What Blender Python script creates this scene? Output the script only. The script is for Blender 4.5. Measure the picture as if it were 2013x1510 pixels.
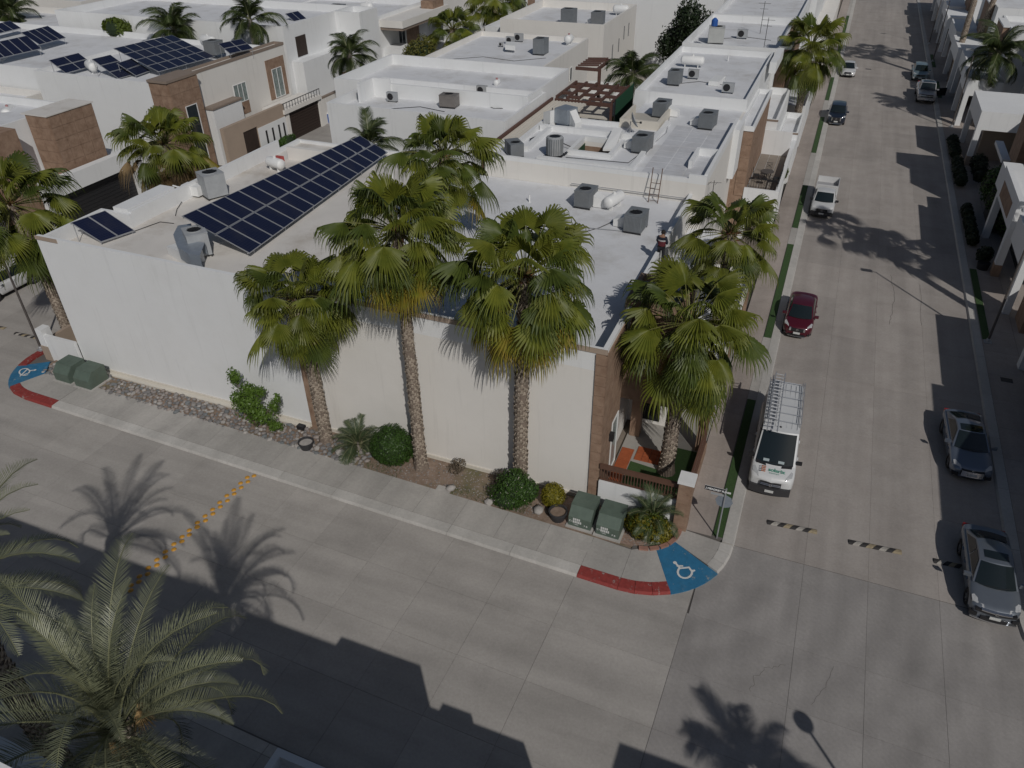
import bpy, bmesh, math, random
from mathutils import Vector, Matrix
R = random.Random(7)
S = bpy.context.scene
for o in list(bpy.data.objects): bpy.data.objects.remove(o)
C = S.collection
pi = math.pi; rad = math.radians

# ------------------------------------------------------------------ camera, sky, sun, exposure
CR = ((0.9268164, 0.20714693, -0.31321159), (0.37535711, -0.53521745, 0.75673596), (-0.01088078, -0.8189215, -0.57380239))
CAMZ = 24.5; FPX = 1502.96
cd = bpy.data.cameras.new('camera'); cam = bpy.data.objects.new('camera', cd); C.objects.link(cam); S.camera = cam
cd.sensor_width = 36; cd.lens = 36 * FPX / 2013; cd.clip_start = .5; cd.clip_end = 3000
M = Matrix.Identity(4)
for i in range(3):
    M[i][0] = CR[i][0]; M[i][1] = -CR[i][1]; M[i][2] = -CR[i][2]
M[2][3] = CAMZ; cam.matrix_world = M
SUN_EL = 39.5; SX, SY = .63, -.777
w = bpy.data.worlds.new('World'); S.world = w; w.use_nodes = True
nt = w.node_tree; bg = nt.nodes['Background']; sky = nt.nodes.new('ShaderNodeTexSky'); sky.sky_type = 'NISHITA'
sky.sun_disc = False; sky.sun_elevation = rad(SUN_EL); sky.sun_rotation = math.atan2(SX, SY); sky.air_density = 1.0; sky.dust_density = 1.2
nt.links.new(sky.outputs[0], bg.inputs[0]); bg.inputs[1].default_value = .05
sd = bpy.data.lights.new('sun', 'SUN'); sd.energy = 3.3; sd.angle = rad(.53); sd.color = (1, .962, .91)
so = bpy.data.objects.new('sun', sd); C.objects.link(so)
ce = math.cos(rad(SUN_EL)); so.rotation_euler = Vector((SX * ce, SY * ce, math.sin(rad(SUN_EL)))).to_track_quat('Z', 'Y').to_euler()
S.view_settings.view_transform = 'Standard'; S.view_settings.look = 'None'; S.view_settings.exposure = -.66; S.view_settings.gamma = 1
S.view_settings.use_curve_mapping = False

def at(px, py, z=0.0):
    """pixel of the photograph -> world point on the horizontal plane z"""
    a = (px - 1006.5, py - 755.0, FPX)
    d = [sum(CR[i][k] * a[k] for k in range(3)) for i in range(3)]
    t = (z - CAMZ) / d[2]
    return Vector((d[0] * t, d[1] * t, z))

# ------------------------------------------------------------------ materials
MATS = {}
def mat(name, col, rough=.8, var=.0, vs=3.0, bump=0, bs=30, metal=0, spec=.5, coat=0, objvar=0, col2=None, stretch=None, dirt=0, dirtcol=None):
    if name in MATS: return MATS[name]
    m = bpy.data.materials.new(name); m.use_nodes = True; n = m.node_tree.nodes; l = m.node_tree.links
    b = n['Principled BSDF']; b.inputs['Roughness'].default_value = rough; b.inputs['Metallic'].default_value = metal
    b.inputs['Specular IOR Level'].default_value = spec
    if coat: b.inputs['Coat Weight'].default_value = coat; b.inputs['Coat Roughness'].default_value = .06
    c4 = (*col, 1); b.inputs['Base Color'].default_value = c4; m.diffuse_color = c4
    cur = None
    tc = n.new('ShaderNodeNewGeometry').outputs['Position']
    if stretch:
        mp = n.new('ShaderNodeMapping'); mp.inputs['Scale'].default_value = stretch; l.new(tc, mp.inputs[0]); tc = mp.outputs[0]
    if var or col2:
        nz = n.new('ShaderNodeTexNoise'); nz.inputs['Scale'].default_value = vs; nz.inputs['Detail'].default_value = 6; nz.inputs['Roughness'].default_value = .65
        l.new(tc, nz.inputs['Vector'])
        cr = n.new('ShaderNodeValToRGB'); l.new(nz.outputs[0], cr.inputs[0])
        e = cr.color_ramp.elements; e[0].position = .32; e[1].position = .68
        c2 = col2 or tuple(min(1, c * (1 + var)) for c in col)
        c1 = col if col2 else tuple(c * (1 - var) for c in col)
        e[0].color = (*c1, 1); e[1].color = (*c2, 1); cur = cr.outputs[0]
    if dirt:
        nz = n.new('ShaderNodeTexNoise'); nz.inputs['Scale'].default_value = .35; nz.inputs['Detail'].default_value = 8; nz.inputs['Roughness'].default_value = .7
        l.new(tc, nz.inputs['Vector'])
        cr = n.new('ShaderNodeValToRGB'); l.new(nz.outputs[0], cr.inputs[0]); e = cr.color_ramp.elements; e[0].position = .5; e[1].position = .72
        e[0].color = (0, 0, 0, 1); e[1].color = (dirt, dirt, dirt, 1)
        mx = n.new('ShaderNodeMixRGB'); l.new(cr.outputs[0], mx.inputs[0])
        if cur: l.new(cur, mx.inputs[1])
        else: mx.inputs[1].default_value = c4
        mx.inputs[2].default_value = (*(dirtcol or tuple(c * .6 for c in col)), 1); cur = mx.outputs[0]
    if objvar:
        oi = n.new('ShaderNodeObjectInfo'); hs = n.new('ShaderNodeHueSaturation')
        mr = n.new('ShaderNodeMapRange'); l.new(oi.outputs['Random'], mr.inputs[0]); mr.inputs[3].default_value = 1 - objvar; mr.inputs[4].default_value = 1 + objvar
        l.new(mr.outputs[0], hs.inputs['Value'])
        if cur: l.new(cur, hs.inputs['Color'])
        else: hs.inputs['Color'].default_value = c4
        cur = hs.outputs[0]
    if cur: l.new(cur, b.inputs['Base Color'])
    if bump:
        nb = n.new('ShaderNodeTexNoise'); nb.inputs['Scale'].default_value = bs; nb.inputs['Detail'].default_value = 4; l.new(tc, nb.inputs['Vector'])
        bp = n.new('ShaderNodeBump'); bp.inputs['Strength'].default_value = bump; bp.inputs['Distance'].default_value = .02
        l.new(nb.outputs[0], bp.inputs['Height']); l.new(bp.outputs[0], b.inputs['Normal'])
    MATS[name] = m; return m

WHITE = mat('white_stucco', (.72, .73, .735), .9, .02, .5, .25, 18, dirt=.22, dirtcol=(.60, .595, .575))
WHITEW = mat('warm_white_stucco', (.705, .685, .65), .9, .02, .5, .25, 18, dirt=.22, dirtcol=(.58, .55, .50))
CREAM = mat('cream_stucco', (.60, .565, .50), .9, .04, .6, .25, 18)
TAN = mat('tan_stucco', (.36, .285, .225), .9, .05, .8, .2, 18)
STONE = mat('brown_stone', (.215, .135, .09), .85, 0, 2.2, .5, 25, col2=(.33, .225, .16), dirt=.3, dirtcol=(.15, .11, .085))
def wear(m, c, lo=.60, hi=.68, sc=5.0):
    n = m.node_tree.nodes; l = m.node_tree.links; b = n['Principled BSDF']; src = b.inputs['Base Color'].links[0].from_socket
    g = n.new('ShaderNodeNewGeometry'); nz = n.new('ShaderNodeTexNoise'); nz.inputs['Scale'].default_value = sc; nz.inputs['Detail'].default_value = 9; nz.inputs['Roughness'].default_value = .72; l.new(g.outputs['Position'], nz.inputs['Vector'])
    mr = n.new('ShaderNodeMapRange'); mr.inputs[1].default_value = lo; mr.inputs[2].default_value = hi; l.new(nz.outputs[0], mr.inputs[0])
    mx = n.new('ShaderNodeMixRGB'); l.new(mr.outputs[0], mx.inputs[0]); l.new(src, mx.inputs[1]); mx.inputs[2].default_value = (*c, 1); l.new(mx.outputs[0], b.inputs['Base Color'])
def streaks(m, amt):
    n = m.node_tree.nodes; l = m.node_tree.links; b = n['Principled BSDF']; src = b.inputs['Base Color'].links[0].from_socket
    g = n.new('ShaderNodeNewGeometry'); mp = n.new('ShaderNodeMapping'); mp.inputs['Scale'].default_value = (2.6, 2.6, .16); l.new(g.outputs['Position'], mp.inputs[0])
    nz = n.new('ShaderNodeTexNoise'); nz.inputs['Scale'].default_value = 1; nz.inputs['Detail'].default_value = 7; nz.inputs['Roughness'].default_value = .7; l.new(mp.outputs[0], nz.inputs['Vector'])
    mr = n.new('ShaderNodeMapRange'); mr.inputs[1].default_value = .56; mr.inputs[2].default_value = .74; mr.inputs[3].default_value = 1; mr.inputs[4].default_value = 1 - amt; l.new(nz.outputs[0], mr.inputs[0])
    hs = n.new('ShaderNodeHueSaturation'); l.new(src, hs.inputs['Color']); l.new(mr.outputs[0], hs.inputs['Value']); l.new(hs.outputs[0], b.inputs['Base Color'])
streaks(WHITE, .12); streaks(WHITEW, .12)
COPE = mat('brown_coping', (.24, .19, .155), .85, .08, 2)
ROOF = mat('roof_coating', (.66, .67, .69), .85, .05, .6, .3, 25, dirt=.75, dirtcol=(.46, .45, .435))
ROOFW = mat('warm_roof_coating', (.64, .615, .58), .85, .05, .6, .3, 25, dirt=.85, dirtcol=(.45, .41, .36))
DARKB = mat('dark_brown_wood', (.035, .022, .017), .6, .2, 4)
DARK = mat('dark_opening', (.012, .012, .014), .8)
GLASS = mat('window_glass', (.022, .03, .034), .08, spec=.9)
CURT = mat('window_curtain_glass', (.22, .26, .25), .25, .3, 4, spec=.8)
IRON = mat('black_iron', (.02, .02, .022), .5)
GALV = mat('galvanised_metal', (.36, .37, .385), .5, .08, 3, metal=.35)
GALVB = mat('bluish_galvanised_metal', (.33, .37, .42), .45, .1, 4, metal=.5)
ACG = mat('ac_grey_paint', (.17, .185, .20), .6, .1, 3, dirt=.3, dirtcol=(.24, .22, .2))
ACL = mat('ac_light_paint', (.34, .355, .37), .6, .08, 3, dirt=.3, dirtcol=(.3, .27, .22))
ACB = mat('ac_brown_paint', (.17, .155, .145), .6, .1, 3)
WPAINT = mat('white_enamel', (.74, .745, .74), .5, .03, 3)
BLK = mat('black_plastic', (.018, .018, .02), .55)
ALU = mat('aluminium', (.5, .51, .53), .4, metal=.6)
REDP = mat('faded_red_plastic', (.42, .07, .06), .6)
PINKP = mat('faded_pink_plastic', (.4, .2, .2), .6)
BLUEP = mat('blue_plastic', (.02, .09, .33), .5)
WPALE = mat('pale_wood', (.26, .19, .13), .8, .2, 3)

# ------------------------------------------------------------------ mesh builder
class MB:
    def __init__(s): s.v = []; s.f = []; s.m = []
    def add(s, vs, fs, mi=0):
        k = len(s.v); s.v += [tuple(v) for v in vs]; s.f += [tuple(i + k for i in f) for f in fs]; s.m += [mi] * len(fs); return s
    def box(s, x0, y0, z0, x1, y1, z1, mi=0):
        if x0 > x1: x0, x1 = x1, x0
        if y0 > y1: y0, y1 = y1, y0
        if z0 > z1: z0, z1 = z1, z0
        return s.add([(x0, y0, z0), (x1, y0, z0), (x1, y1, z0), (x0, y1, z0), (x0, y0, z1), (x1, y0, z1), (x1, y1, z1), (x0, y1, z1)],
              [(0, 3, 2, 1), (4, 5, 6, 7), (0, 1, 5, 4), (1, 2, 6, 5), (2, 3, 7, 6), (3, 0, 4, 7)], mi)
    def obox(s, c, ax, ay, az, hx, hy, hz, mi=0):
        c = Vector(c); ax, ay, az = Vector(ax) * hx, Vector(ay) * hy, Vector(az) * hz
        vs = [c + i * ax + j * ay + k * az for k in (-1, 1) for (i, j) in ((-1, -1), (1, -1), (1, 1), (-1, 1))]
        return s.add(vs, [(0, 3, 2, 1), (4, 5, 6, 7), (0, 1, 5, 4), (1, 2, 6, 5), (2, 3, 7, 6), (3, 0, 4, 7)], mi)
    def prism(s, pts, z0, z1, mi=0):
        n = len(pts); z1l = z1 if isinstance(z1, (list, tuple)) else [z1] * n
        vs = [(p[0], p[1], z0) for p in pts] + [(p[0], p[1], z) for p, z in zip(pts, z1l)]
        a = sum(pts[i][0] * pts[(i + 1) % n][1] - pts[(i + 1) % n][0] * pts[i][1] for i in range(n))
        fs = [tuple(range(n))[::-1], tuple(range(n, 2 * n))] + [(i, (i + 1) % n, n + (i + 1) % n, n + i) for i in range(n)]
        if a < 0: fs = [f[::-1] for f in fs]
        return s.add(vs, fs, mi)
    def tube(s, p0, p1, r0, r1=None, n=8, mi=0, caps=True):
        r1 = r0 if r1 is None else r1; p0, p1 = Vector(p0), Vector(p1); d = (p1 - p0)
        if d.length < 1e-6: return s
        d.normalize(); a = d.orthogonal().normalized(); b = d.cross(a)
        vs = [p0 + (a * math.cos(t) + b * math.sin(t)) * r0 for t in [2 * pi * i / n for i in range(n)]] + \
             [p1 + (a * math.cos(t) + b * math.sin(t)) * r1 for t in [2 * pi * i / n for i in range(n)]]
        fs = [(i, (i + 1) % n, n + (i + 1) % n, n + i) for i in range(n)]
        if caps: fs += [tuple(range(n))[::-1], tuple(range(n, 2 * n))]
        return s.add(vs, fs, mi)
    def path(s, pts, r, n=6, mi=0):
        for a, b in zip(pts[:-1], pts[1:]): s.tube(a, b, r, r, n, mi)
        return s
    def lathe(s, c, prof, n=16, mi=0, axis='z'):
        vs = []
        for r, z in prof:
            for i in range(n):
                t = 2 * pi * i / n; x, y = r * math.cos(t), r * math.sin(t)
                p = (x, y, z) if axis == 'z' else ((z, x, y) if axis == 'x' else (x, z, y))
                vs.append((c[0] + p[0], c[1] + p[1], c[2] + p[2]))
        fs = []
        for k in range(len(prof) - 1):
            for i in range(n):
                f = (k * n + i, k * n + (i + 1) % n, (k + 1) * n + (i + 1) % n, (k + 1) * n + i)
                fs.append(f if axis != 'y' else f[::-1])
        return s.add(vs, fs, mi)
    def mesh(s, name, mats, off=(0, 0, 0), smooth=False):
        me = bpy.data.meshes.new(name)
        me.from_pydata([(v[0] - off[0], v[1] - off[1], v[2] - off[2]) for v in s.v], [], s.f)
        if not isinstance(mats, (list, tuple)): mats = [mats]
        for m in mats: me.materials.append(m)
        if len(mats) > 1: me.polygons.foreach_set('material_index', s.m)
        if smooth:
            me.polygons.foreach_set('use_smooth', [True] * len(s.f))
        me.update(); return me
    def build(s, name, mats, parent=None, smooth=False, loc=None, **tags):
        """vertices are in world space when loc is None; the part takes its root's origin"""
        if name in SPLIT and len(s.v) > 8 and len(s.v) % 8 == 0 and len(s.f) * 8 == len(s.v) * 6:
            k = len(s.v) // 8; last = None
            for i in range(k):
                t = MB(); t.v = s.v[8 * i:8 * i + 8]; t.f = [tuple(q - 8 * i for q in f) for f in s.f[6 * i:6 * i + 6]]; t.m = s.m[6 * i:6 * i + 6]
                last = t.build(name, mats, parent, smooth, loc, **tags)
            return last
        if parent is not None and parent.name in ORG: off = ORG[parent.name]
        else: off = (0, 0, 0)
        if parent is None and loc is None and s.v:
            xs = [v[0] for v in s.v]; ys = [v[1] for v in s.v]; zs = [v[2] for v in s.v]
            off = ((min(xs) + max(xs)) / 2, (min(ys) + max(ys)) / 2, min(zs))
        o = bpy.data.objects.new(name, s.mesh(name, mats, off, smooth)); C.objects.link(o)
        if parent is not None: o.parent = parent; ORG[o.name] = off
        else: o.location = loc if loc is not None else off; ORG[o.name] = tuple(o.location)
        for k, v in tags.items(): o[k] = v
        return o
ORG = {}
SPLIT = {'wall', 'pillar', 'post', 'beam', 'feet', 'cladding_panel', 'plinth', 'rail', 'gate_post', 'stone'}
def root(name, label, cat, loc=(0, 0, 0), rz=0, group=None, local=False):
    o = bpy.data.objects.new(name, None); C.objects.link(o); o.location = loc; o.rotation_euler = (0, 0, rz); o.empty_display_size = .2
    o['label'] = label; o['category'] = cat
    if group: o['group'] = group
    ORG[o.name] = (0, 0, 0) if local else tuple(loc); return o
def tag(o, label, cat, group=None):
    o['label'] = label; o['category'] = cat
    if group: o['group'] = group
    return o
def struct(o): o['kind'] = 'structure'; return o
def copy_tree(o, parent=None):
    c = o.copy(); C.objects.link(c)
    if parent is not None: c.parent = parent
    for ch in o.children: copy_tree(ch, c)
    return c
def clone(o, loc, rz, label, scale=None):
    c = copy_tree(o); c.location = loc; c.rotation_euler = (0, 0, rz); c['label'] = label
    if scale: c.scale = (scale,) * 3
    return c
def part(me, name, parent, loc=(0, 0, 0), rot=(0, 0, 0), scale=1):
    o = bpy.data.objects.new(name, me); C.objects.link(o); o.parent = parent; o.location = loc; o.rotation_euler = rot
    o.scale = (scale,) * 3 if not isinstance(scale, (tuple, list)) else scale
    return o
def text(body, name, m, parent, size, mat4, ext=.003, align='LEFT', bold=0):
    cu = bpy.data.curves.new(name, 'FONT'); cu.body = body; cu.size = size; cu.extrude = ext; cu.offset = bold; cu.align_x = align
    t = bpy.data.objects.new('tmp', cu); C.objects.link(t); bpy.context.view_layer.update()
    me = bpy.data.meshes.new_from_object(t.evaluated_get(bpy.context.evaluated_depsgraph_get())); bpy.data.objects.remove(t)
    me.materials.clear(); me.materials.append(m); me.transform(mat4)
    o = bpy.data.objects.new(name, me); C.objects.link(o); o.parent = parent; return o
# ------------------------------------------------------------------ ground, roads, pavements
def concrete(name, c, c2, objvar, brush=False):
    m = mat(name, c, .92, 0, .55, .25, 60, objvar=objvar, col2=c2, dirt=.5, dirtcol=tuple(x * .72 for x in c))
    n = m.node_tree.nodes; l = m.node_tree.links; b = n['Principled BSDF']
    src = b.inputs['Base Color'].links[0].from_socket
    nz = n.new('ShaderNodeTexNoise'); nz.inputs['Scale'].default_value = 9; nz.inputs['Detail'].default_value = 10; nz.inputs['Roughness'].default_value = .75
    g = n.new('ShaderNodeNewGeometry'); l.new(g.outputs['Position'], nz.inputs['Vector'])
    mr = n.new('ShaderNodeMapRange'); mr.inputs[1].default_value = .25; mr.inputs[2].default_value = .75; mr.inputs[3].default_value = .86; mr.inputs[4].default_value = 1.14
    l.new(nz.outputs[0], mr.inputs[0])
    # tyre-darkened travel bands, following the lanes
    tr = n.new('ShaderNodeTexNoise'); mp = n.new('ShaderNodeMapping'); mp.inputs['Scale'].default_value = (1.1, .06, 1) if not brush else (.12, 1.2, 1)
    l.new(g.outputs['Position'], mp.inputs[0]); l.new(mp.outputs[0], tr.inputs['Vector']); tr.inputs['Scale'].default_value = 1; tr.inputs['Detail'].default_value = 3
    m2 = n.new('ShaderNodeMapRange'); m2.inputs[1].default_value = .3; m2.inputs[2].default_value = .7; m2.inputs[3].default_value = .88; m2.inputs[4].default_value = 1.08; l.new(tr.outputs[0], m2.inputs[0])
    mu = n.new('ShaderNodeMath'); mu.operation = 'MULTIPLY'; l.new(mr.outputs[0], mu.inputs[0]); l.new(m2.outputs[0], mu.inputs[1])
    hs = n.new('ShaderNodeHueSaturation'); l.new(src, hs.inputs['Color']); l.new(mu.outputs[0], hs.inputs['Value']); l.new(hs.outputs[0], b.inputs['Base Color'])
    return m
ROADA = concrete('street_concrete', (.315, .285, .262), (.365, .335, .31), .06)
ROADB = concrete('side_street_concrete', (.335, .315, .292), (.375, .352, .328), .055, True)
ROADI = concrete('junction_concrete', (.27, .255, .245), (.315, .298, .284), .05)
# broom / swirl grooves on the junction slabs
def grooves(m, scale):
    n = m.node_tree.nodes; l = m.node_tree.links; b = n['Principled BSDF']
    g = n.new('ShaderNodeNewGeometry'); mp = n.new('ShaderNodeMapping'); mp.inputs['Location'].default_value = (3.9, -24.3, 0)
    l.new(g.outputs['Position'], mp.inputs[0])
    wv = n.new('ShaderNodeTexWave'); wv.wave_type = 'RINGS'; wv.rings_direction = 'SPHERICAL'; wv.inputs['Scale'].default_value = scale
    wv.inputs['Distortion'].default_value = 6; wv.inputs['Detail'].default_value = 5; wv.inputs['Detail Scale'].default_value = .25
    l.new(mp.outputs[0], wv.inputs['Vector'])
    w2 = n.new('ShaderNodeTexWave'); w2.wave_type = 'BANDS'; w2.bands_direction = 'DIAGONAL'; w2.inputs['Scale'].default_value = 2.2; w2.inputs['Distortion'].default_value = 1.2
    w2.inputs['Detail'].default_value = 4; l.new(g.outputs['Position'], w2.inputs['Vector'])
    r1 = n.new('ShaderNodeMapRange'); r1.inputs[3].default_value = .94; r1.inputs[4].default_value = 1.05; l.new(wv.outputs['Fac'], r1.inputs[0])
    r2 = n.new('ShaderNodeMapRange'); r2.inputs[3].default_value = .985; r2.inputs[4].default_value = 1.01; l.new(w2.outputs['Fac'], r2.inputs[0])
    mu = n.new('ShaderNodeMath'); mu.operation = 'MULTIPLY'; l.new(r1.outputs[0], mu.inputs[0]); l.new(r2.outputs[0], mu.inputs[1])
    hs = n.new('ShaderNodeHueSaturation'); src = b.inputs['Base Color'].links[0].from_socket; l.new(src, hs.inputs['Color']); l.new(mu.outputs[0], hs.inputs['Value']); l.new(hs.outputs[0], b.inputs['Base Color'])
grooves(ROADI, .22)
WALK = concrete('pavement_concrete', (.36, .345, .322), (.41, .39, .365), .05)
WALKA = concrete('pinkish_pavement_concrete', (.31, .27, .242), (.36, .315, .285), .06)
KERB = concrete('kerb_concrete', (.42, .405, .38), (.47, .455, .43), .05)
JOINT = mat('joint_filler', (.125, .115, .107), .95)
SOIL = mat('dry_soil', (.17, .12, .085), .95, 0, 3, .8, 20, col2=(.28, .21, .165), dirt=.8, dirtcol=(.10, .11, .045))
GROUND = mat('sandy_ground', (.20, .17, .14), .95, .15, .3)
REDK = mat('red_kerb_paint', (.24, .035, .03), .75, .18, 6, dirt=.9, dirtcol=(.19, .10, .08))
BLUEK = mat('blue_kerb_paint', (.02, .14, .27), .75, .14, 4, dirt=.9, dirtcol=(.10, .19, .23))
wear(REDK, (.30, .27, .25), .57, .66, 4); wear(BLUEK, (.22, .25, .26), .60, .68, 3.5)
GRASS = mat('artificial_grass', (.035, .075, .02), .95, .3, 20, .8, 80)
GRAVEL = mat('pinkish_gravel', (.22, .145, .11), .95, 0, 14, 1, 60, col2=(.36, .26, .21))

g = MB().box(-900, -300, -.5, 900, 1500, -.06).build('ground', GROUND); struct(g)
AT = .025
def Bf(u, v):
    return (-5.73 + u * math.cos(AT) + v * math.sin(AT), 20.47 - u * math.sin(AT) + v * math.cos(AT))
def base_sheet(name, pts, z):
    return struct(MB().prism(pts, -.2, z).build(name, JOINT))
roadA = base_sheet('main_street', [(-2.5, 24.6), (13.2, 24.6), (13.2, 330), (-2.5, 330)], -.014)
roadJ = base_sheet('street_junction', [Bf(4.6, 2), Bf(4.6, -14), Bf(30, -14), (25, 24.59), (-1.1, 24.59)], -.0165)
roadB = base_sheet('side_street', [Bf(-80, .3), Bf(-80, -14), Bf(4.58, -14), Bf(4.58, 3.3), Bf(1.5, 3.3), Bf(1.5, .3), Bf(-29.8, .3), Bf(-29.8, 3.3), Bf(-35.3, 3.3), Bf(-35.3, .3)], -.019)
roadW = base_sheet('back_street', [(-52.6, 21), (-41.0, 21), (-41.0, 330), (-52.6, 330)], -.022)
SL = {}
def slab(parent, pts, m, z=0.0, name='concrete_slab', t=.012, gap=.005):
    cx = sum(p[0] for p in pts) / len(pts); cy = sum(p[1] for p in pts) / len(pts)
    q = []
    for p in pts:
        d = Vector((cx - p[0], cy - p[1])); d2 = d.normalized() * gap * 1.4; q.append((round(p[0] + d2.x - cx, 3), round(p[1] + d2.y - cy, 3)))
    key = (tuple(q), m.name, t)
    if key not in SL: SL[key] = MB().prism(q, -t, 0).mesh(name, m)
    o = ORG[parent.name]
    return part(SL[key], name, parent, (cx - o[0], cy - o[1], z - o[2]))
XA = [.0, 2.85, 5.33, 7.95, 10.65]
for i in range(4):
    for k in range(20):
        y0 = 24.6 + k * 4.9
        slab(roadA, [(XA[i], y0), (XA[i + 1], y0), (XA[i + 1], y0 + 4.9), (XA[i], y0 + 4.9)], ROADA)
    slab(roadA, [(XA[i], 122.6), (XA[i + 1], 122.6), (XA[i + 1], 330), (XA[i], 330)], ROADA)
# junction slabs
VB = [4.9, .0, -2.62, -5.2, -7.85, -10.75, -14]
XJ = [-1.1, 2.85, 5.33, 7.95, 10.8, 14, 25]
def onB(x, v):
    y = 20.47 - math.tan(AT) * (x + 5.73) + v; return (x, y)
for i in range(6):
    for j in range(6):
        top = (XJ[i], 24.58) if j == 0 else onB(XJ[i], VB[j]); top2 = (XJ[i + 1], 24.58) if j == 0 else onB(XJ[i + 1], VB[j])
        lo_ = onB(XJ[i], VB[j + 1])
        if i == 0 and j > 0: top = Bf(4.552, VB[j]); lo_ = Bf(4.552, VB[j + 1])
        slab(roadJ, [top, lo_, onB(XJ[i + 1], VB[j + 1]), top2], ROADI)
UB = [-13 * 2.75 + k * 2.75 - .1 for k in range(0, 15)]   # transverse joints
UB = [-74, -60, -47] + UB[:-1] + [4.55]
for k in range(len(UB) - 1):
    u0, u1 = UB[k], min(UB[k + 1], 4.55)
    if u0 >= 4.5: break
    for j in range(1, 6):
        tv = VB[j] + ((3.2 if (u1 > 1.6 or (u0 > -36 and u1 < -29)) else .28) if j == 1 else 0)
        slab(roadB, [Bf(u0, VB[j + 1]), Bf(u1, VB[j + 1]), Bf(u1, tv), Bf(u0, tv if u1 < 0 or j > 1 else VB[j] + .28)], ROADB)
for i in range(4):
    for k in range(12):
        x0 = -52.5 + i * 2.88; y0 = 21.5 + k * 5
        if y0 < 24: y0 = 21.4
        slab(roadW, [(x0, y0), (x0 + 2.88, y0), (x0 + 2.88, 26.5 + k * 5), (x0, 26.5 + k * 5)], ROADB, -.004)
slab(roadW, [(-52.5, 81.5), (-41, 81.5), (-41, 330), (-52.5, 330)], ROADB)
# road studs on the junction approach, rain marks and cracks
def strip(name, pts, wd, m, z, parent=None):
    b = MB(); L = []; Rr = []
    for i, p in enumerate(pts):
        a = Vector(pts[max(0, i - 1)][:2]); c = Vector(pts[min(len(pts) - 1, i + 1)][:2]); d = (c - a).normalized(); n_ = Vector((-d.y, d.x)) * wd / 2
        L.append((p[0] + n_.x, p[1] + n_.y, z)); Rr.append((p[0] - n_.x, p[1] - n_.y, z))
    n = len(pts); b.add(L + Rr, [(n + i, n + i + 1, i + 1, i) for i in range(n - 1)])
    return b.build(name, m, parent)
CRK = mat('crack_filler', (.14, .125, .115), .95)
def crack(ctrl, parent, wd=.018, jit=.07):
    pts = []
    for a, b in zip(ctrl[:-1], ctrl[1:]):
        A = at(*a); B = at(*b)
        for k in range(7): pts.append(A.lerp(B, k / 7) + Vector((R.uniform(-jit, jit), R.uniform(-jit, jit), 0)))
    pts.append(at(*ctrl[-1])); strip('crack', pts, wd, CRK, .004, parent)
crack([(1751, 540), (1758, 570), (1755, 610), (1748, 638)], roadA, .025)
crack([(1473, 1360), (1485, 1330), (1505, 1315), (1543, 1308)], roadJ, .014)
crack([(1640, 1310), (1622, 1350), (1595, 1385)], roadJ, .012, .03)
crack([(1808, 560), (1812, 640)], roadA, .02)

# pavements
pavB = struct(MB().prism([Bf(-30.2, .3), Bf(1.9, .3), Bf(1.9, 2.27), Bf(-30.2, 2.27)], -.1, .135).build('north_pavement', JOINT))
KZ = .155
def kerb_seg(parent, o0, o1, i0, i1, m):
    """outer edge o, inner edge i; battered kerb"""
    o = ORG[parent.name]
    b = MB(); e = .02
    def lp(a, b_, t): return (a[0] + (b_[0] - a[0]) * t, a[1] + (b_[1] - a[1]) * t)
    L = math.dist(o0, o1); t = .008 / L
    a0, a1, b0, b1 = lp(o0, o1, t), lp(o0, o1, 1 - t), lp(i0, i1, t), lp(i0, i1, 1 - t)
    m0, m1 = lp(a0, b0, .12), lp(a1, b1, .12)
    vs = [(*a0, -.05), (*a1, -.05), (*b1, -.05), (*b0, -.05), (*a0, .02), (*a1, .02), (*m1, KZ - .025), (*m0, KZ - .025), (*b0, KZ), (*b1, KZ)]
    b.add(vs, [(0, 1, 5, 4), (4, 5, 6, 7), (7, 6, 9, 8), (8, 9, 2, 3), (1, 2, 9, 6, 5), (0, 4, 7, 8, 3), (0, 3, 2, 1)])
    return b.build('kerb_stone', m, parent)
for k in range(10):
    u0 = -30 + 3 * k; kerb_seg(pavB, Bf(u0, 0), Bf(u0 + 3, 0), Bf(u0, .55), Bf(u0 + 3, .55), KERB)
CC = (-4.0, 24.42)
def arc(r, a): return (CC[0] + r * math.cos(rad(a)), CC[1] + r * math.sin(rad(a)))
kerb_seg(pavB, Bf(0, 0), arc(3.98, -90), Bf(0, .55), arc(3.43, -90), REDK)
for a0, a1 in ((-90, -80), (-80, -69.5), (-69.5, -59)): kerb_seg(pavB, arc(3.98, a0), arc(3.98, a1), arc(3.43, a0), arc(3.43, a1), REDK)
for a0, a1 in ((-25, -17), (-17, -8), (-8, 0)): kerb_seg(pavB, arc(3.98, a0), arc(3.98, a1), arc(3.43, a0), arc(3.43, a1), KERB)
for k in range(16):
    u0 = -30 + 2 * k; u1 = u0 + 2
    slab(pavB, [Bf(u0, .56), Bf(u1, .56), Bf(u1, 2.26), Bf(u0, 2.26)] if k < 15 else [Bf(u0, .56), (-4.0, 21.0), (-4.0, 22.62), Bf(u0, 2.26)], WALK, KZ, 'paving_slab')
IN = {-90: (-4.0, 22.62), -59: (-3.1, 23.15), -25: (-2.42, 23.75), 0: (-2.3, 24.6)}
def cpoly(a0, a1, r=3.42):
    n = 5; return [arc(r, a0 + (a1 - a0) * i / n) for i in range(n + 1)] + [IN[a1], IN[a0]]
pc = struct(MB().prism([arc(3.5, a) for a in range(-90, -58, 10)] + [arc(3.5, -59), (-3.1, 23.15), (-4.0, 22.9)], -.1, .13).build('corner_pavement', JOINT))
MB().prism([arc(3.5, -25), arc(3.5, -12), arc(3.5, 0), (-2.3, 24.6), (-2.42, 23.75)], -.1, .13).build('paving_base', JOINT, pc)
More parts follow.
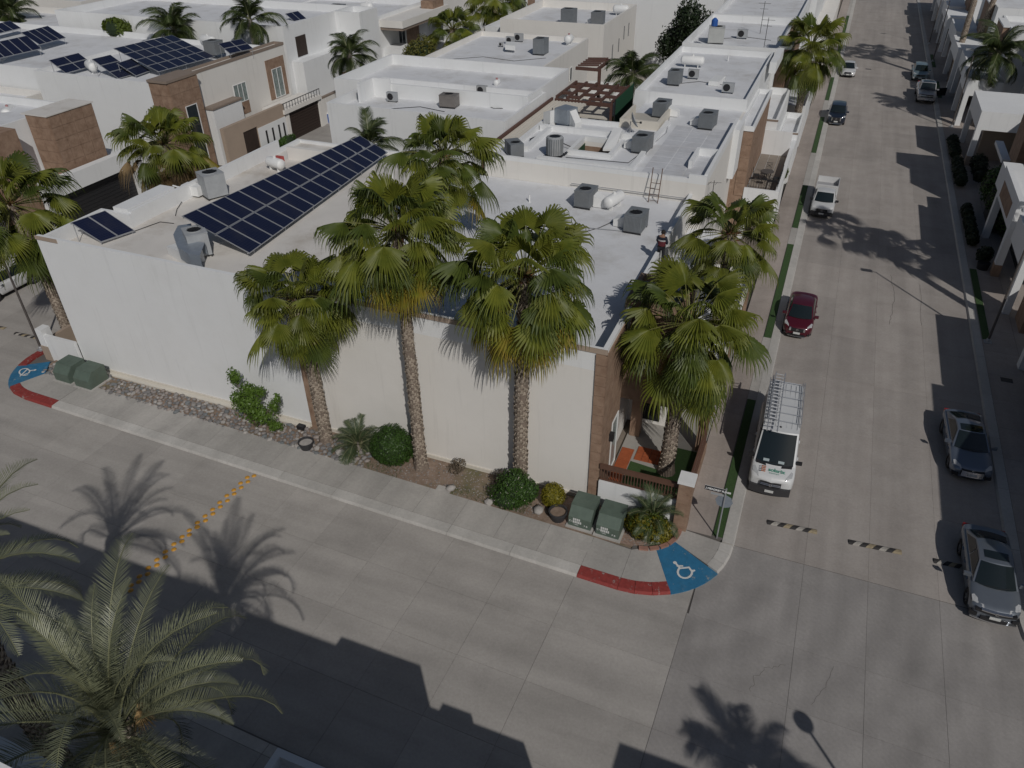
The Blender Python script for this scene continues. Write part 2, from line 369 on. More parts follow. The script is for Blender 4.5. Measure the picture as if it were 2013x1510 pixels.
for a in (( -90, -59), (-25, 0)): slab(pc, cpoly(*a), WALK, KZ, 'paving_slab')
# blue wheelchair ramp wedge
def ramp(pts_out, pts_in, label):
    n = len(pts_out); pts = pts_out + pts_in; zs = [.035] * n + [KZ + .006] * len(pts_in)
    b = MB().prism(pts, -.05, zs); o = b.build('wheelchair_ramp', BLUEK); struct(o); return o
rampR = ramp([arc(3.99, -59 + 34 * i / 6) for i in range(7)], [IN[-25], IN[-59]], '')
SYM = mat('white_symbol_paint', (.6, .61, .6), .7, .1, 8)
def symbol(strokes, head, sc, ox, oy, zf, wd, rt):
    b = MB()
    def pt(p):
        q = at(ox + p[0] / sc, oy + p[1] / sc, .09); return Vector((q.x, q.y, zf(q.x, q.y)))
    for st in strokes:
        P = [pt(p) for p in st]
        for i in range(len(P) - 1):
            d = (P[i + 1] - P[i]); d.z = 0; d.normalize(); n_ = Vector((-d.y, d.x, 0)) * wd / 2; e = d * wd * .3
            b.add([P[i] + n_ - e, P[i] - n_ - e, P[i + 1] - n_ + e, P[i + 1] + n_ + e], [(0, 1, 2, 3)])
    h = pt(head); b.add([h + Vector((math.cos(t) * wd * .95, math.sin(t) * wd * .95, 0)) for t in [2 * pi * i / 12 for i in range(12)]], [tuple(range(12))])
    return b.build('wheelchair_symbol', SYM, rt)
def rampz(x, y):
    r = math.hypot(x - CC[0], y - CC[1]); t = max(0, min(1, (3.99 - r) / (3.99 - 1.45))); return .035 + (KZ + .006 - .035) * t + .02
wheel = [(775 + 44 * math.cos(rad(t)), 298 + 36 * math.sin(rad(t))) for t in range(-20, 215, 18)]
symbol([wheel, [(717, 246), (745, 276), (800, 270), (818, 294), (834, 287)], [(727, 262), (760, 262)]], (713, 243), 3.145, 1100, 1030, rampz, .085, rampR)
# street A west pavement
pavA = struct(MB().prism([(-.3, 24.6), (-2.34, 24.6), (-2.34, 330), (-.3, 330)], -.1, .13).build('west_pavement_of_main_street', JOINT))
for k in range(26):
    kerb_seg(pavA, (0, 24.5 + 4 * k), (0, 28.5 + 4 * k), (-.52, 24.5 + 4 * k), (-.52, 28.5 + 4 * k), KERB)
kerb_seg(pavA, (0, 128.5), (0, 330), (-.52, 128.5), (-.52, 330), KERB)
k = 0; y = 24.62
while y < 110:
    y2 = y + 2.3
    slab(pavA, [(-1.0, y), (-2.33, y), (-2.33, y2), (-1.0, y2)], WALKA, KZ, 'paving_slab'); y = y2
slab(pavA, [(-1.0, y), (-2.33, y), (-2.33, 330), (-1.0, 330)], WALKA, KZ, 'paving_slab')
GR = [(24.7, 35.4), (42.2, 56.4), (59.6, 69.3), (78.6, 91.3), (98.5, 110), (117, 131), (140, 156)]

prev = 24.62
for a, b_ in GR:
    if a - prev > .3: slab(pavA, [(-.53, prev), (-.99, prev), (-.99, a), (-.53, a)], WALK, KZ, 'paving_slab')
    gs = MB().box(-.95, a + .02, .1, -.54, b_ - .02, KZ + .015).build('turf_strip', GRASS); struct(gs); prev = b_
slab(pavA, [(-.53, prev), (-.99, prev), (-.99, 330), (-.53, 330)], WALK, KZ, 'paving_slab')
# east pavement
pavE = struct(MB().prism([(10.9, 22), (13.0, 22), (13.0, 330), (10.9, 330)], -.1, .13).build('east_pavement_of_main_street', JOINT))
for k in range(26):
    kerb_seg(pavE, (10.65, 28.5 + 4 * k), (10.65, 24.5 + 4 * k), (11.15, 28.5 + 4 * k), (11.15, 24.5 + 4 * k), KERB)
kerb_seg(pavE, (10.65, 330), (10.65, 128.5), (11.15, 330), (11.15, 128.5), KERB)
ce_ = (13.6, 24.5)
def arce(r, a): return (ce_[0] - r * math.cos(rad(a)), ce_[1] - r * math.sin(rad(a)))
for a in range(0, 90, 15): kerb_seg(pavE, arce(2.95, a), arce(2.95, a + 15), arce(2.45, a), arce(2.45, a + 15), KERB)
slab(pavE, [arce(2.44, a) for a in range(0, 91, 15)] + [ce_], WALK, KZ, 'paving_slab')
y = 24.5
while y < 110:
    slab(pavE, [(11.16, y), (12.98, y), (12.98, y + 2.6), (11.16, y + 2.6)], WALKA, KZ, 'paving_slab'); y += 2.6
slab(pavE, [(11.16, y), (12.98, y), (12.98, 330), (11.16, 330)], WALKA, KZ, 'paving_slab')
for a, b_ in [(46.6, 56.6), (104, 112), (120, 128)]: struct(MB().box(11.2, a, .1, 11.62, b_, KZ + .03).build('turf_strip', GRASS))
# driveway on the east side
struct(MB().box(13.0, 22, -.06, 40, 330, .14).build('east_forecourt', WALKA))
# north-west corner of the side street (round blue ramp)
CW = (-37.75, 24.72)
def arcw(r, a): return (CW[0] + r * math.cos(rad(a)), CW[1] + r * math.sin(rad(a)))
pw = struct(MB().prism([Bf(-30, .2)] + [arcw(3.2, a) for a in range(-88, -181, -12)] + [(-40.9, 40), (-38, 40), (-38, 25), Bf(-30, 2.3)], -.1, .03).build('west_corner_pavement', JOINT))
kerb_seg(pw, arcw(3.45, -90), Bf(-30, 0), arcw(2.9, -90), Bf(-30, .55), REDK)
for a in (-108, -90): kerb_seg(pw, arcw(3.45, a - (18 if a == -90 else 12)), arcw(3.45, a), arcw(2.9, a - (18 if a == -90 else 12)), arcw(2.9, a), REDK)
for a0, a1 in ((-172, -160), (-184, -172)): kerb_seg(pw, arcw(3.45, a0), arcw(3.45, a1), arcw(2.9, a0), arcw(2.9, a1), REDK)
for k in range(12):
    kerb_seg(pw, (-41.2, 28.6 + 4 * k), (-41.2, 24.6 + 4 * k), (-40.65, 28.6 + 4 * k), (-40.65, 24.6 + 4 * k), REDK if k == 0 else KERB)
slab(pw, [arcw(2.88, a) for a in range(-92, -121, -7)] + [(-38.6, 23.5), Bf(-30.02, 2.26), Bf(-30.02, .56)], WALK, KZ, 'paving_slab')
slab(pw, [(-40.6, 25.0), (-38.9, 25.0), (-38.9, 27.6), (-40.6, 27.6)], WALK, KZ, 'paving_slab')
for k in range(8): slab(pw, [(-40.6, 27.6 + 2.5 * k), (-38.1, 27.6 + 2.5 * k), (-38.1, 30.1 + 2.5 * k), (-40.6, 30.1 + 2.5 * k)], WALK, KZ, 'paving_slab')
rampL = ramp([arcw(3.47, a) for a in range(-160, -119, 8)], [(-38.7, 23.5), (-39.4, 24.45)], '')
def rampzl(x, y):
    r = math.hypot(x - CW[0], y - CW[1]); t = max(0, min(1, (3.47 - r) / 1.9)); return .035 + .126 * t + .02
wh2 = [(185 + 42 * math.cos(rad(t)), 1365 + 26 * math.sin(rad(t))) for t in range(60, 320, 20)]
symbol([wh2, [(262, 1355), (225, 1358), (205, 1345), (150, 1395)], [(225, 1358), (215, 1375), (180, 1385)]], (262, 1355), 3.775, 0, 370, rampzl, .08, rampL)
# planting bed along the long wall
bed = struct(MB().prism([Bf(-31.5, 2.3), (-38.6, 23.6), (-39.3, 24.3), (-39.3, 24.93), (-2.4, 24.93), (-2.38, 24.2), (-2.6, 23.75), (-3.2, 23.2), (-4.2, 22.75), Bf(1.0, 2.28)], -.1, .11).build('planting_bed', SOIL))
struct(MB().prism([(-7.5, 22.95), (-5.2, 22.88), (-3.9, 22.85), (-2.75, 23.8), (-2.5, 24.3), (-2.5, 24.7), (-7.5, 24.7)], .1, .125).build('gravel_patch', GRAVEL))
struct(MB().prism([(-13.6, 24.1), (-11, 23.1), (-8, 23.0), (-8, 24.6), (-13.6, 24.6)], .1, .118).build('soil_patch', SOIL))
# ------------------------------------------------------------------ buildings
def ring(b, x0, y0, x1, y1, z0, z1, t, mi=0, sides='wesn'):
    if 's' in sides: b.box(x0, y0, z0, x1, y0 + t, z1, mi)
    if 'n' in sides: b.box(x0, y1 - t, z0, x1, y1, z1, mi)
    if 'w' in sides: b.box(x0, y0 + t, z0, x0 + t, y1 - t, z1, mi)
    if 'e' in sides: b.box(x1 - t, y0 + t, z0, x1, y1 - t, z1, mi)
    return b
def volume(rt, x0, y0, x1, y1, zr, zt, m, rm=None, t=.2, cope=None, copes='wesn', z0=0, sides='wesn', capm=None):
    """one block: outer wall, roof sheet, parapet; coping where it has one"""
    MB().box(x0, y0, z0, x1, y1, zr).build('wall', m, rt)
    MB().box(x0 + t, y0 + t, zr, x1 - t, y1 - t, zr + .02).build('roof', rm or ROOF, rt)
    ring(MB(), x0, y0, x1, y1, zr, zt, t, 0, sides).build('parapet', m, rt)
    if cope:
        b = MB(); e = .03; h = .16
        if 's' in copes: b.box(x0 - e, y0 - e, zt - h, x1 + e, y0 - .003, zt - .01)
        if 'e' in copes: b.box(x1 + .003, y0, zt - h, x1 + e, y1, zt - .01)
        if 'w' in copes: b.box(x0 - e, y0, zt - h, x0 - .003, y1, zt - .01)
        if 'n' in copes: b.box(x0 - e, y1 + .003, zt - h, x1 + e, y1 + e, zt - .01)
        b.build('coping', cope, rt)
def opening(rt, face, c, a0, a1, z0, z1, kind='window', m=None, fm=None, mull=1, name=None):
    """face: 's' plane y=c, 'e' plane x=c, 'w', 'n'; a0..a1 along the face"""
    f = .06
    sgn = -1 if face in 'sw' else 1
    def bx(b, u0, u1, za, zb, d0, d1):
        if face in 'sn': b.box(u0, c + sgn * d0, za, u1, c + sgn * d1, zb)
        else: b.box(c + sgn * d0, u0, za, c + sgn * d1, u1, zb)
    if kind == 'window':
        b = MB(); bx(b, a0 - f, a1 + f, z0 - f, z0, .002, .05); bx(b, a0 - f, a1 + f, z1, z1 + f, .002, .05)
        bx(b, a0 - f, a0, z0, z1, .002, .05); bx(b, a1, a1 + f, z0, z1, .002, .05)
        for k in range(1, mull + 1):
            q = a0 + (a1 - a0) * k / (mull + 1); bx(b, q - .025, q + .025, z0, z1, .012, .045)
        w_ = b.build(name or 'window', fm or WPAINT, rt)
        for k in range(mull + 1):
            q0 = a0 + (a1 - a0) * k / (mull + 1) + .026; q1 = a0 + (a1 - a0) * (k + 1) / (mull + 1) - .026
            b = MB(); bx(b, q0, q1, z0, z1, .002, .012); b.build('pane', m or GLASS, w_)
    elif kind == 'slot':
        b = MB(); bx(b, a0, a1, z0, z1, .002, .02); b.build(name or 'window', m or GLASS, rt)
    elif kind == 'garage':
        d = MB(); bx(d, a0, a1, z0, z1, .002, .03); g_ = d.build(name or 'garage_door', m or DARKB, rt)
        n = int((z1 - z0) / .28)
        for k in range(n):
            b = MB(); h = (z1 - z0) / n; bx(b, a0 + .03, a1 - .03, z0 + k * h + .02, z0 + (k + 1) * h - .02, .03, .055); b.build('board', m or DARKB, g_)
    elif kind == 'panel':
        b = MB(); bx(b, a0, a1, z0, z1, .002, .05); b.build(name or 'cladding_panel', m or STONE, rt)
def wall_lamp(rt, x, y, z):
    MB().box(x - .1, y - .12, z - .2, x + .1, y + .12, z + .2).build('wall_lamp', IRON, rt)

# --- west house of the corner block (white, with the large solar array)
HA = root('corner_house', 'long white house with tall blank wall, large solar array on its roof', 'house', (-29.3, 34, 0))
ZR = 7.3
MB().box(-37.1, 24.95, 0, -21.33, 29.3, ZR).build('wall', WHITE, HA)
MB().box(-35.1, 29.3, 0, -21.33, 45.4, ZR - .001).build('wall', WHITE, HA)
MB().prism([(-36.9, 25.15), (-21.33, 25.15), (-21.33, 45.2), (-34.9, 45.2), (-34.9, 29.1), (-36.9, 29.1)], ZR, ZR + .02).build('roof', ROOFW, HA)
b = MB(); b.box(-37.1, 24.95, ZR, -21.33, 25.15, 8.25); b.box(-37.1, 25.15, ZR, -36.9, 29.1, 8.1); b.box(-37.1, 29.1, ZR, -34.9, 29.3, 8.1)
b.box(-35.1, 29.3, ZR, -34.9, 42.8, 8.2); b.box(-35.1, 42.8, ZR, -34.9, 45.2, 7.6); b.box(-35.1, 45.2, ZR, -21.33, 45.4, 7.52); b.build('parapet', WHITE, HA)
MB().box(-36.2, 29.32, 7.55, -35.14, 33, 8.3).build('parapet', WHITE, HA)
MB().box(-33.6, 41.9, ZR, -30.4, 42.2, 8.15).box(-30.6, 39.5, ZR, -30.4, 41.9, 8.15).box(-30.4, 39.5, ZR, -27.6, 39.7, 7.95).build('parapet', WHITEW, HA)
MB().box(-37.14, 24.91, 8.06, -35.6, 24.947, 8.27).build('coping', TAN, HA)
MB().box(-37.16, 25.0, 0, -37.102, 29.1, 7.9).build('cladding_panel', STONE, HA)
MB().box(-37.1, 24.88, .0, -21.5, 24.948, .32).build('plinth', CREAM, HA)
MB().box(-36.9, 24.62, .08, -21.55, 24.879, .2).build('footing', CREAM, HA)
# parting pilaster
MB().box(-21.5, 24.87, 0, -21.08, 24.948, 8.2).build('pilaster', STONE, HA)
# --- east house of the corner block
HB = root('corner_house', 'cream corner house with smooth side wall behind the palms, bluish white roof', 'house', (-13.5, 34, 0))
ZB = 7.15
MB().box(-21.33, 24.95, 0, -6.55, 44, ZB).build('wall', WHITEW, HB)
MB().box(-21.33, 25.15, ZB, -6.75, 44, ZB + .02).build('roof', ROOF, HB)
b = MB(); b.box(-21.33, 24.95, ZB, -6.25, 25.15, 8.2); b.box(-6.45, 25.15, ZB, -6.25, 28.8, 8.2); b.box(-6.75, 30.6, ZB, -6.55, 44, 7.75)
b.build('parapet', WHITE, HB)
MB().box(-6.55, 25.15, 0, -6.253, 27.9, ZB).build('wall', STONE, HB)
MB().box(-21.05, 24.9, 8.02, -6.2, 24.947, 8.24).build('coping', TAN, HB)
MB().box(-21.05, 24.88, 0, -6.25, 24.948, .3).build('plinth', CREAM, HB)
# brown stone quoin at the street corner, in separate stones
for k in range(16):
    dz = 8.0 / 16
    MB().box(-6.66, 24.868 - (k % 2) * .004, k * dz + .012, -6.2, 24.946, (k + 1) * dz - .012).build('stone', STONE, HB)
    for j in range(3):
        MB().box(-6.248, 24.87 + j * 1.0 + .012, k * dz + .012, -6.19 - (j + k) % 2 * .004, 25.87 + j * 1.0 - .012, (k + 1) * dz - .012).build('stone', STONE, HB)
wall_lamp(HB, -6.1, 26.3, 2.9)
# narrow street side window
opening(HB, 'e', -6.185, 26.6, 27.5, .6, 3.4, 'window', m=CURT, mull=0)
# stone portal box with dark face, canopy over the entry
MB().box(-6.55, 28.8, 3.3, -4.0, 31.5, 8.2).build('wall', STONE, HB)
MB().box(-6.3, 29.0, 8.2, -4.25, 31.3, 8.22).build('roof', ROOF, HB)
ring(MB(), -6.55, 28.8, -4.0, 31.5, 8.2, 8.5, .2).build('parapet', STONE, HB)
MB().box(-6.55, 31.5, 0, -4.6, 44, 5.6).build('wall', WHITEW, HB)
MB().box(-6.5, 31.55, 5.6, -4.65, 43.95, 5.62).build('roof', ROOF, HB)
MB().box(-6.0, 30.1, 3.0, -2.35, 44.0, 3.25).build('canopy', STONE, HB)
MB().box(-5.9, 30.2, 3.25, -2.45, 43.9, 3.27).build('canopy_top', ROOF, HB)
ring(MB(), -6.0, 30.1, -2.35, 44.0, 3.251, 3.55, .18).build('canopy_parapet', WHITEW, HB)
MB().box(-2.8, 30.15, 0, -2.36, 30.6, 3.0).box(-6.1, 30.15, 0, -5.6, 30.6, 3.0).box(-2.8, 36, 0, -2.36, 36.6, 3).box(-2.8, 43.3, 0, -2.36, 43.9, 3).build('pillar', STONE, HB)
opening(HB, 's', 31.5, -6.2, -4.9, .3, 2.4, 'slot', m=DARK, name='door')
# front yard
yard = struct(MB().box(-6.2, 24.95, -.05, -2.36, 44, .1).build('front_yard', mat('yard_concrete', (.33, .315, .29), .9, .06, 2)))
TERRA = mat('terracotta_tile', (.33, .085, .03), .7, .15, 3)
for j in range(8): MB().box(-6.15, 25.1 + j * .5, .1, -5.55, 25.58 + j * .5, .14).build('tile', TERRA, yard)
for j in range(3):
    for i in range(4): MB().box(-5.4 + i * .35, 28.4 + j * .35, .1, -5.07 + i * .35, 28.73 + j * .35, .14).build('tile', TERRA, yard)
struct(MB().prism([(-5.5, 25.1), (-2.5, 25.1), (-2.5, 30), (-3.7, 30), (-3.7, 28), (-5.5, 28.2)], .1, .13).build('yard_lawn', GRASS))
fence = root('garden_wall', 'low white garden wall with brown slatted railing between cream house and square pillar', 'wall', (-4.3, 24.9, 0))
MB().box(-6.15, 24.72, 0, -2.62, 24.9, 1.55).build('wall', WHITE, fence)
BR = mat('brown_painted_steel', (.12, .062, .042), .6, .12, 5)
MB().box(-6.15, 24.76, 2.25, -2.6, 24.86, 2.5).box(-6.15, 24.77, 1.62, -2.6, 24.85, 1.68).build('rail', BR, fence)
bm_ = MB().box(-.018, -.02, 0, .018, .02, .59).mesh('bar', BR)
for k in range(26): part(bm_, 'bar', fence, (-6.08 + k * .135 + 4.3, 24.81 - 24.9, 1.67))
pill = root('gate_pillar', 'square brown stone pillar with white cap at the street corner', 'pillar', (-2.36, 24.75, 0))
for k in range(5): MB().box(-2.66, 24.46, k * .56 + .012, -2.08, 25.04, k * .56 + .548).build('stone', STONE, pill)
MB().box(-2.72, 24.4, 2.81, -2.02, 25.1, 2.98).build('cap', WPAINT, pill)
fe = root('front_fence', 'brown steel fence beside the pink pavement of the corner house', 'fence', (-2.3, 27.5, 0))
MB().box(-2.42, 25.06, .1, -2.24, 30.1, .75).build('wall', STONE, fe)
MB().box(-2.37, 25.06, 2.3, -2.28, 30.1, 2.5).box(-2.36, 25.06, .8, -2.29, 30.1, .86).build('rail', BR, fe)
bm2 = MB().box(-.02, -.018, 0, .02, .018, 1.45).mesh('bar', BR)
for k in range(36): part(bm2, 'bar', fe, (-2.325 + 2.3, 25.15 + k * .137 - 27.5, .855))
lant = root('post_lantern', 'small yellow lit wall lantern at the end of the canopy', 'lantern', (-2.25, 30.0, 2.6))
MB().box(-2.35, 29.95, 2.75, -2.15, 30.1, 2.95).build('lamp_body', IRON, lant); MB().box(-2.3, 29.9, 2.55, -2.2, 30.05, 2.74).build('lamp_glass', mat('amber_glass', (.6, .35, .05), .3), lant)

# --- house C
HC = root('house', 'white house with green courtyard well, satellite dish and brown stone street tower', 'house', (-11, 52, 0))
ZC = 8.35
HOLE = (-14.9, 46.6, -12.5, 49.4)
b = MB(); b.box(-13.4, 44.02, 0, -5.85, 60, 5).box(-18.9, 44.02, 0, -13.401, 53.2, 5).box(-19.9, 44.02, 0, -18.901, 47, ZC)
SG = ((-18.9, 44.02, HOLE[0], 53.2), (HOLE[2], 44.02, -5.85, 60), (HOLE[0], 44.02, HOLE[2], HOLE[1]), (HOLE[0], HOLE[3], HOLE[2], 53.2), (-13.4, 53.2, HOLE[2], 60))
for (x0, y0, x1, y1) in SG: b.box(x0, y0, 5.001, x1, y1, ZC)
b.build('wall', WHITEW, HC)
b = MB()
for (x0, y0, x1, y1) in SG: b.box(x0, max(y0, 44.2), ZC, min(x1, -6.05), y1, ZC + .02)
b.box(-19.8, 44.2, ZC, -18.9, 46.9, ZC + .02).build('roof', ROOF, HC)
MB().box(HOLE[0] + .01, HOLE[1] + .01, 5.01, HOLE[2] - .01, HOLE[3] - .01, 5.03).build('courtyard_floor', mat('green_turf_well', (.02, .05, .015), .9), HC)
MB().box(HOLE[0] + .005, HOLE[3] - .02, 5.03, HOLE[2] - .005, HOLE[3] - .001, ZC - .3).build('cladding_panel', STONE, HC)
MB().box(HOLE[0] + .001, HOLE[1] + .02, 5.03, HOLE[0] + .02, HOLE[3] - .03, ZC - .1).build('cladding_panel', mat('green_artificial_hedge', (.012, .05, .02), .9), HC)
ring(MB(), HOLE[0] - .25, HOLE[1] - .25, HOLE[2] + .25, HOLE[3] + .25, ZC + .02, ZC + .32, .25).build('kerb', WHITE, HC)
b = MB(); b.box(-19.9, 44.02, ZC, -6.9, 44.22, 8.62); b.box(-6.9, 44.02, ZC, -5.85, 44.22, 8.85); b.box(-6.05, 44.22, ZC, -5.85, 56.3, 8.9); b.box(-19.9, 44.22, ZC, -19.7, 47, 8.62); b.box(-18.9, 47, ZC, -18.7, 53.2, 8.7); b.box(-18.7, 53.0, ZC, -13.6, 53.2, 8.7)
b.box(-7.4, 46.4, ZC + .02, -7.2, 49.2, 8.85); b.box(-7.2, 49.0, ZC + .02, -6.05, 49.2, 8.85); b.box(-5.85, 54, ZC - 3, -5.45, 56.4, 8.75)
b.build('parapet', WHITE, HC)
# raised roof pads and curbs
b = MB(); b.box(-18.6, 50.6, ZC + .02, -11.6, 50.9, 8.75); b.box(-16.6, 44.6, ZC + .02, -10.4, 44.9, 8.62); b.box(-10.7, 44.9, ZC + .02, -10.4, 55, 8.62); b.box(-18.0, 46, ZC + .02, -17.7, 50.6, 8.7); b.build('roof_curb', WHITE, HC)
b = MB()
for k in range(9):
    for j in range(3): b.box(-9.9 + j * 1.25, 44.6 + k * 1.15, ZC + .02, -8.72 + j * 1.25, 45.7 + k * 1.15, ZC + .034)
b.build('roof_membrane', mat('roof_membrane', (.55, .56, .585), .8, .09, 1.5, .4, 20, dirt=.6, dirtcol=(.42, .41, .41)), HC)
# patio slot behind
MB().box(-13.6, 53.2, ZC + .02, -13.4, 57, 8.95).box(-13.4, 53.2, ZC + .02, -10.8, 53.4, 8.95).box(-11, 53.4, ZC + .02, -10.8, 57, 8.95).build('parapet', CREAM, HC)
MB().box(-13.39, 53.41, ZC + .02, -11.01, 57, ZC + .04).build('courtyard_floor', mat('courtyard_cream', (.42, .4, .36), .9), HC)
# stone tower and terrace over the carport
for k in range(5):
    MB().box(-5.45, 56.51, 3.3 + k * .93 + .01, -4.75, 56.558, 3.3 + (k + 1) * .93 - .01).build('stone', STONE, HC)
MB().box(-5.85, 56.56, 0, -4.8, 67.2, 8.0).build('wall', STONE, HC)
for k in range(6):
    for j in range(8): MB().box(-4.8, 56.6 + j * 1.32 + .01, 3.3 + k * .78 + .01, -4.76 - ((j * 3 + k) % 3) * .008, 56.6 + (j + 1) * 1.32 - .01, 3.3 + (k + 1) * .78 - .01).build('stone', STONE, HC)
ring(MB(), -5.85, 56.5, -4.74, 67.2, 8.001, 8.35, .16).build('parapet', WHITE, HC)
MB().box(-5.69, 56.66, 8.0, -4.9, 67.04, 8.02).build('roof', ROOF, HC)
MB().box(-4.76, 56.5, 2.75, -2.36, 67.2, 3.2).build('wall', WHITE, HC)
TILEF = mat('terrace_tile', (.25, .215, .18), .7, .08, 1.5)
for k in range(8):
    for j in range(3): MB().box(-4.72 + j * .72, 56.75 + k * 1.28, 3.2, -4.03 + j * .72, 58.0 + k * 1.28, 3.225).build('tile', TILEF, HC)
b = MB(); b.box(-4.76, 56.45, 2.7, -2.3, 56.65, 3.95); b.box(-2.56, 56.65, 3.2, -2.3, 67.2, 3.95); b.box(-4.76, 67.0, 3.2, -2.56, 67.2, 5.2); b.build('parapet', WHITE, HC)
MB().box(-2.75, 56.45, 0, -2.3, 56.9, 2.7).box(-2.75, 62, 0, -2.3, 62.5, 2.7).box(-4.7, 56.46, 0, -4.3, 56.9, 2.7).build('pillar', WHITE, HC)
opening(HC, 's', 60.0, -4.6, -2.9, 0, 2.6, 'slot', m=DARK, name='door')
b = MB()
b.box(-4.7, 58.1, 4.1, -2.5, 58.14, 4.15)
for k in range(12): b.box(-4.65 + k * .19, 58.1, 3.23, -4.63 + k * .19, 58.13, 4.1)
b.box(-2.52, 56.9, 4.4, -2.47, 61, 4.45)
for k in range(8): b.box(-2.51, 56.95 + k * .57, 3.95, -2.48, 56.98 + k * .57, 4.4)
b.build('railing', IRON, HC)
# --- pergola and patio between the rows
PW = mat('pergola_wood', (.10, .05, .038), .7, .15, 4)
perg = root('pergola', 'brown lattice pergola over the back patio between white houses', 'pergola', (-19.5, 65, 0))
MB().box(-21.7, 62.6, 7.0, -16.7, 62.8, 7.3).box(-21.9, 68.2, 7.0, -16.9, 68.4, 7.3).build('beam', PW, perg)
sl_ = MB().box(-.09, -2.7, 0, .09, 2.7, .2).mesh('slat', PW)
for k in range(6): part(sl_, 'slat', perg, (-21.6 + k * .96 + 19.5, .5, 7.3))
for k in range(5):
    for j in range(5):
        if (k + j) % 2: MB().box(-21.5 + j * .96, 63.0 + k * 1.08, 7.3, -20.74 + j * .96, 63.35 + k * 1.08, 7.5).build('slat', PW, perg)
for x in (-21.7, -16.9): MB().box(x, 62.6, 0, x + .2, 62.8, 7.0).box(x, 68.2, 0, x + .2, 68.4, 7.0).build('post', PW, perg)
MB().prism([(-21.4, 62.9), (-16.9, 62.9), (-16.9, 68.1), (-21.4, 68.1)], 5.9, 6.0).build('shade_cloth', CREAM, perg)
pf = root('pergola', 'brown open post frame against the white wall behind the lattice pergola', 'pergola', (-21, 70, 0))
MB().box(-20.1, 69.6, 0, -19.85, 69.85, 8.3).box(-22.2, 69.6, 8.05, -20.1, 69.85, 8.3).box(-22.2, 73.5, 8.05, -20.3, 73.7, 8.3).box(-20.3, 69.85, 8.05, -20.1, 73.7, 8.3).build('beam', PW, pf)
for k in range(5): MB().obox((-21.2, 70.3 + k * .75, 8.36), (.96, .28, 0), (-.28, .96, 0), (0, 0, 1), .95, .12, .05).build('slat', PW, pf)
pr = root('patio_roof', 'pale corrugated patio roof against the brown edged wall', 'roof', (-20.4, 55, 0))
for k in range(20): MB().box(-21.75 + k * .145, 51.6 - (3.6 if k < 12 else -1.8), 7.14 - (k % 2) * .04, -21.62 + k * .145, 62.4, 7.22 - (k % 2) * .04).build('corrugation', CREAM, pr)
MB().box(-21.95, 47.8, 6.95, -21.78, 62.5, 7.42).box(-21.78, 47.8, 6.95, -19.9, 47.98, 7.3).build('beam', PW, pr)
MB().box(-21.9, 47.8, 0, -21.75, 47.95, 6.95).box(-20.05, 47.8, 0, -19.91, 47.95, 6.95).build('post', PW, pr)
# --- house D, E, and on up the street
def row_house(name, label, x0, y0, x1, y1, zr, zt, tower=True, m=WHITE, rt=None):
    h = rt or root('house', label, 'house', ((x0 + x1) / 2, (y0 + y1) / 2, 0))
    volume(h, x0, y0, x1, y1, zr, zt, m, sides='wesn')
    return h
HD = row_house('D', 'white house with broad party wall, two roof condensers and dark window over its carport', -14.3, 60.02, -5.85, 77, 8.7, 9.2)
HD.location.x = HD.location.x
volume(HD, -5.85, 67.3, -3.9, 77.9, 5.4, 6.0, WHITE, t=.18, cope=COPE, copes='s')
opening(HD, 's', 67.3, -5.2, -4.3, 3.6, 4.9, 'slot', m=DARK)
volume(HD, -3.9, 71.5, -2.3, 77.9, 3.4, 3.9, WHITE, t=.16, cope=COPE, copes='s')
MB().box(-2.75, 69.5, 0, -2.3, 70.2, 2.7).build('pillar', WHITE, HD)
MB().box(-3.9, 69.0, 2.7, -2.3, 71.5, 3.3).build('wall', WHITE, HD)
MB().box(-5.6, 71, 8.72, -5.05, 77, 9.6).build('parapet', WHITE, HD)
HE = row_house('E', 'white house with tall brown stone front behind the street palm', -14.4, 78, -5.6, 94, 8.6, 9.3)
MB().box(-5.6, 78.5, 0, -4.6, 92, 9.2).build('wall', STONE, HE)
ring(MB(), -5.65, 78.45, -4.55, 92.05, 9.2, 9.45, .15).build('parapet', WHITE, HE)
for k in range(9):
    for j in range(5): MB().box(-4.6, 78.6 + j * 2.66, .3 + k * .98 + .01, -4.56 - (j + k) % 3 * .01, 78.6 + (j + 1) * 2.66 - .03, .3 + (k + 1) * .98 - .01).build('stone', STONE, HE)
volume(HE, -4.5, 80, -2.3, 92, 3.4, 4.0, WHITE, t=.16)
opening(HE, 's', 80, -4.2, -2.6, .1, 2.6, 'garage', m=DARKB)
HF2 = row_house('F', 'white house beyond the brown stone front, antenna on its roof', -14.4, 95, -5.2, 112, 8.6, 9.2)
volume(HF2, -5.2, 97, -2.4, 110, 4.0, 4.6, WHITE, t=.2, cope=COPE, copes='s')
HG2 = row_house('G', 'white house with grey roof near the top of the main street', -15, 113, -4.5, 132, 8.2, 8.8)
MB().box(-4.5, 114, 0, -2.4, 131, 4.4).build('wall', WHITEW, HG2)
HG3 = row_house('G', 'farthest white house on the left of the main street', -15, 133, -4.5, 152, 8.4, 8.8)
MB().box(-4.49, 134, 0, -2.4, 150, 4).build('wall', WHITEW, HG3)
row_house('H', 'distant white house at the top edge of the picture left of the street', -15, 153, -3, 175, 8.4, 8.9)

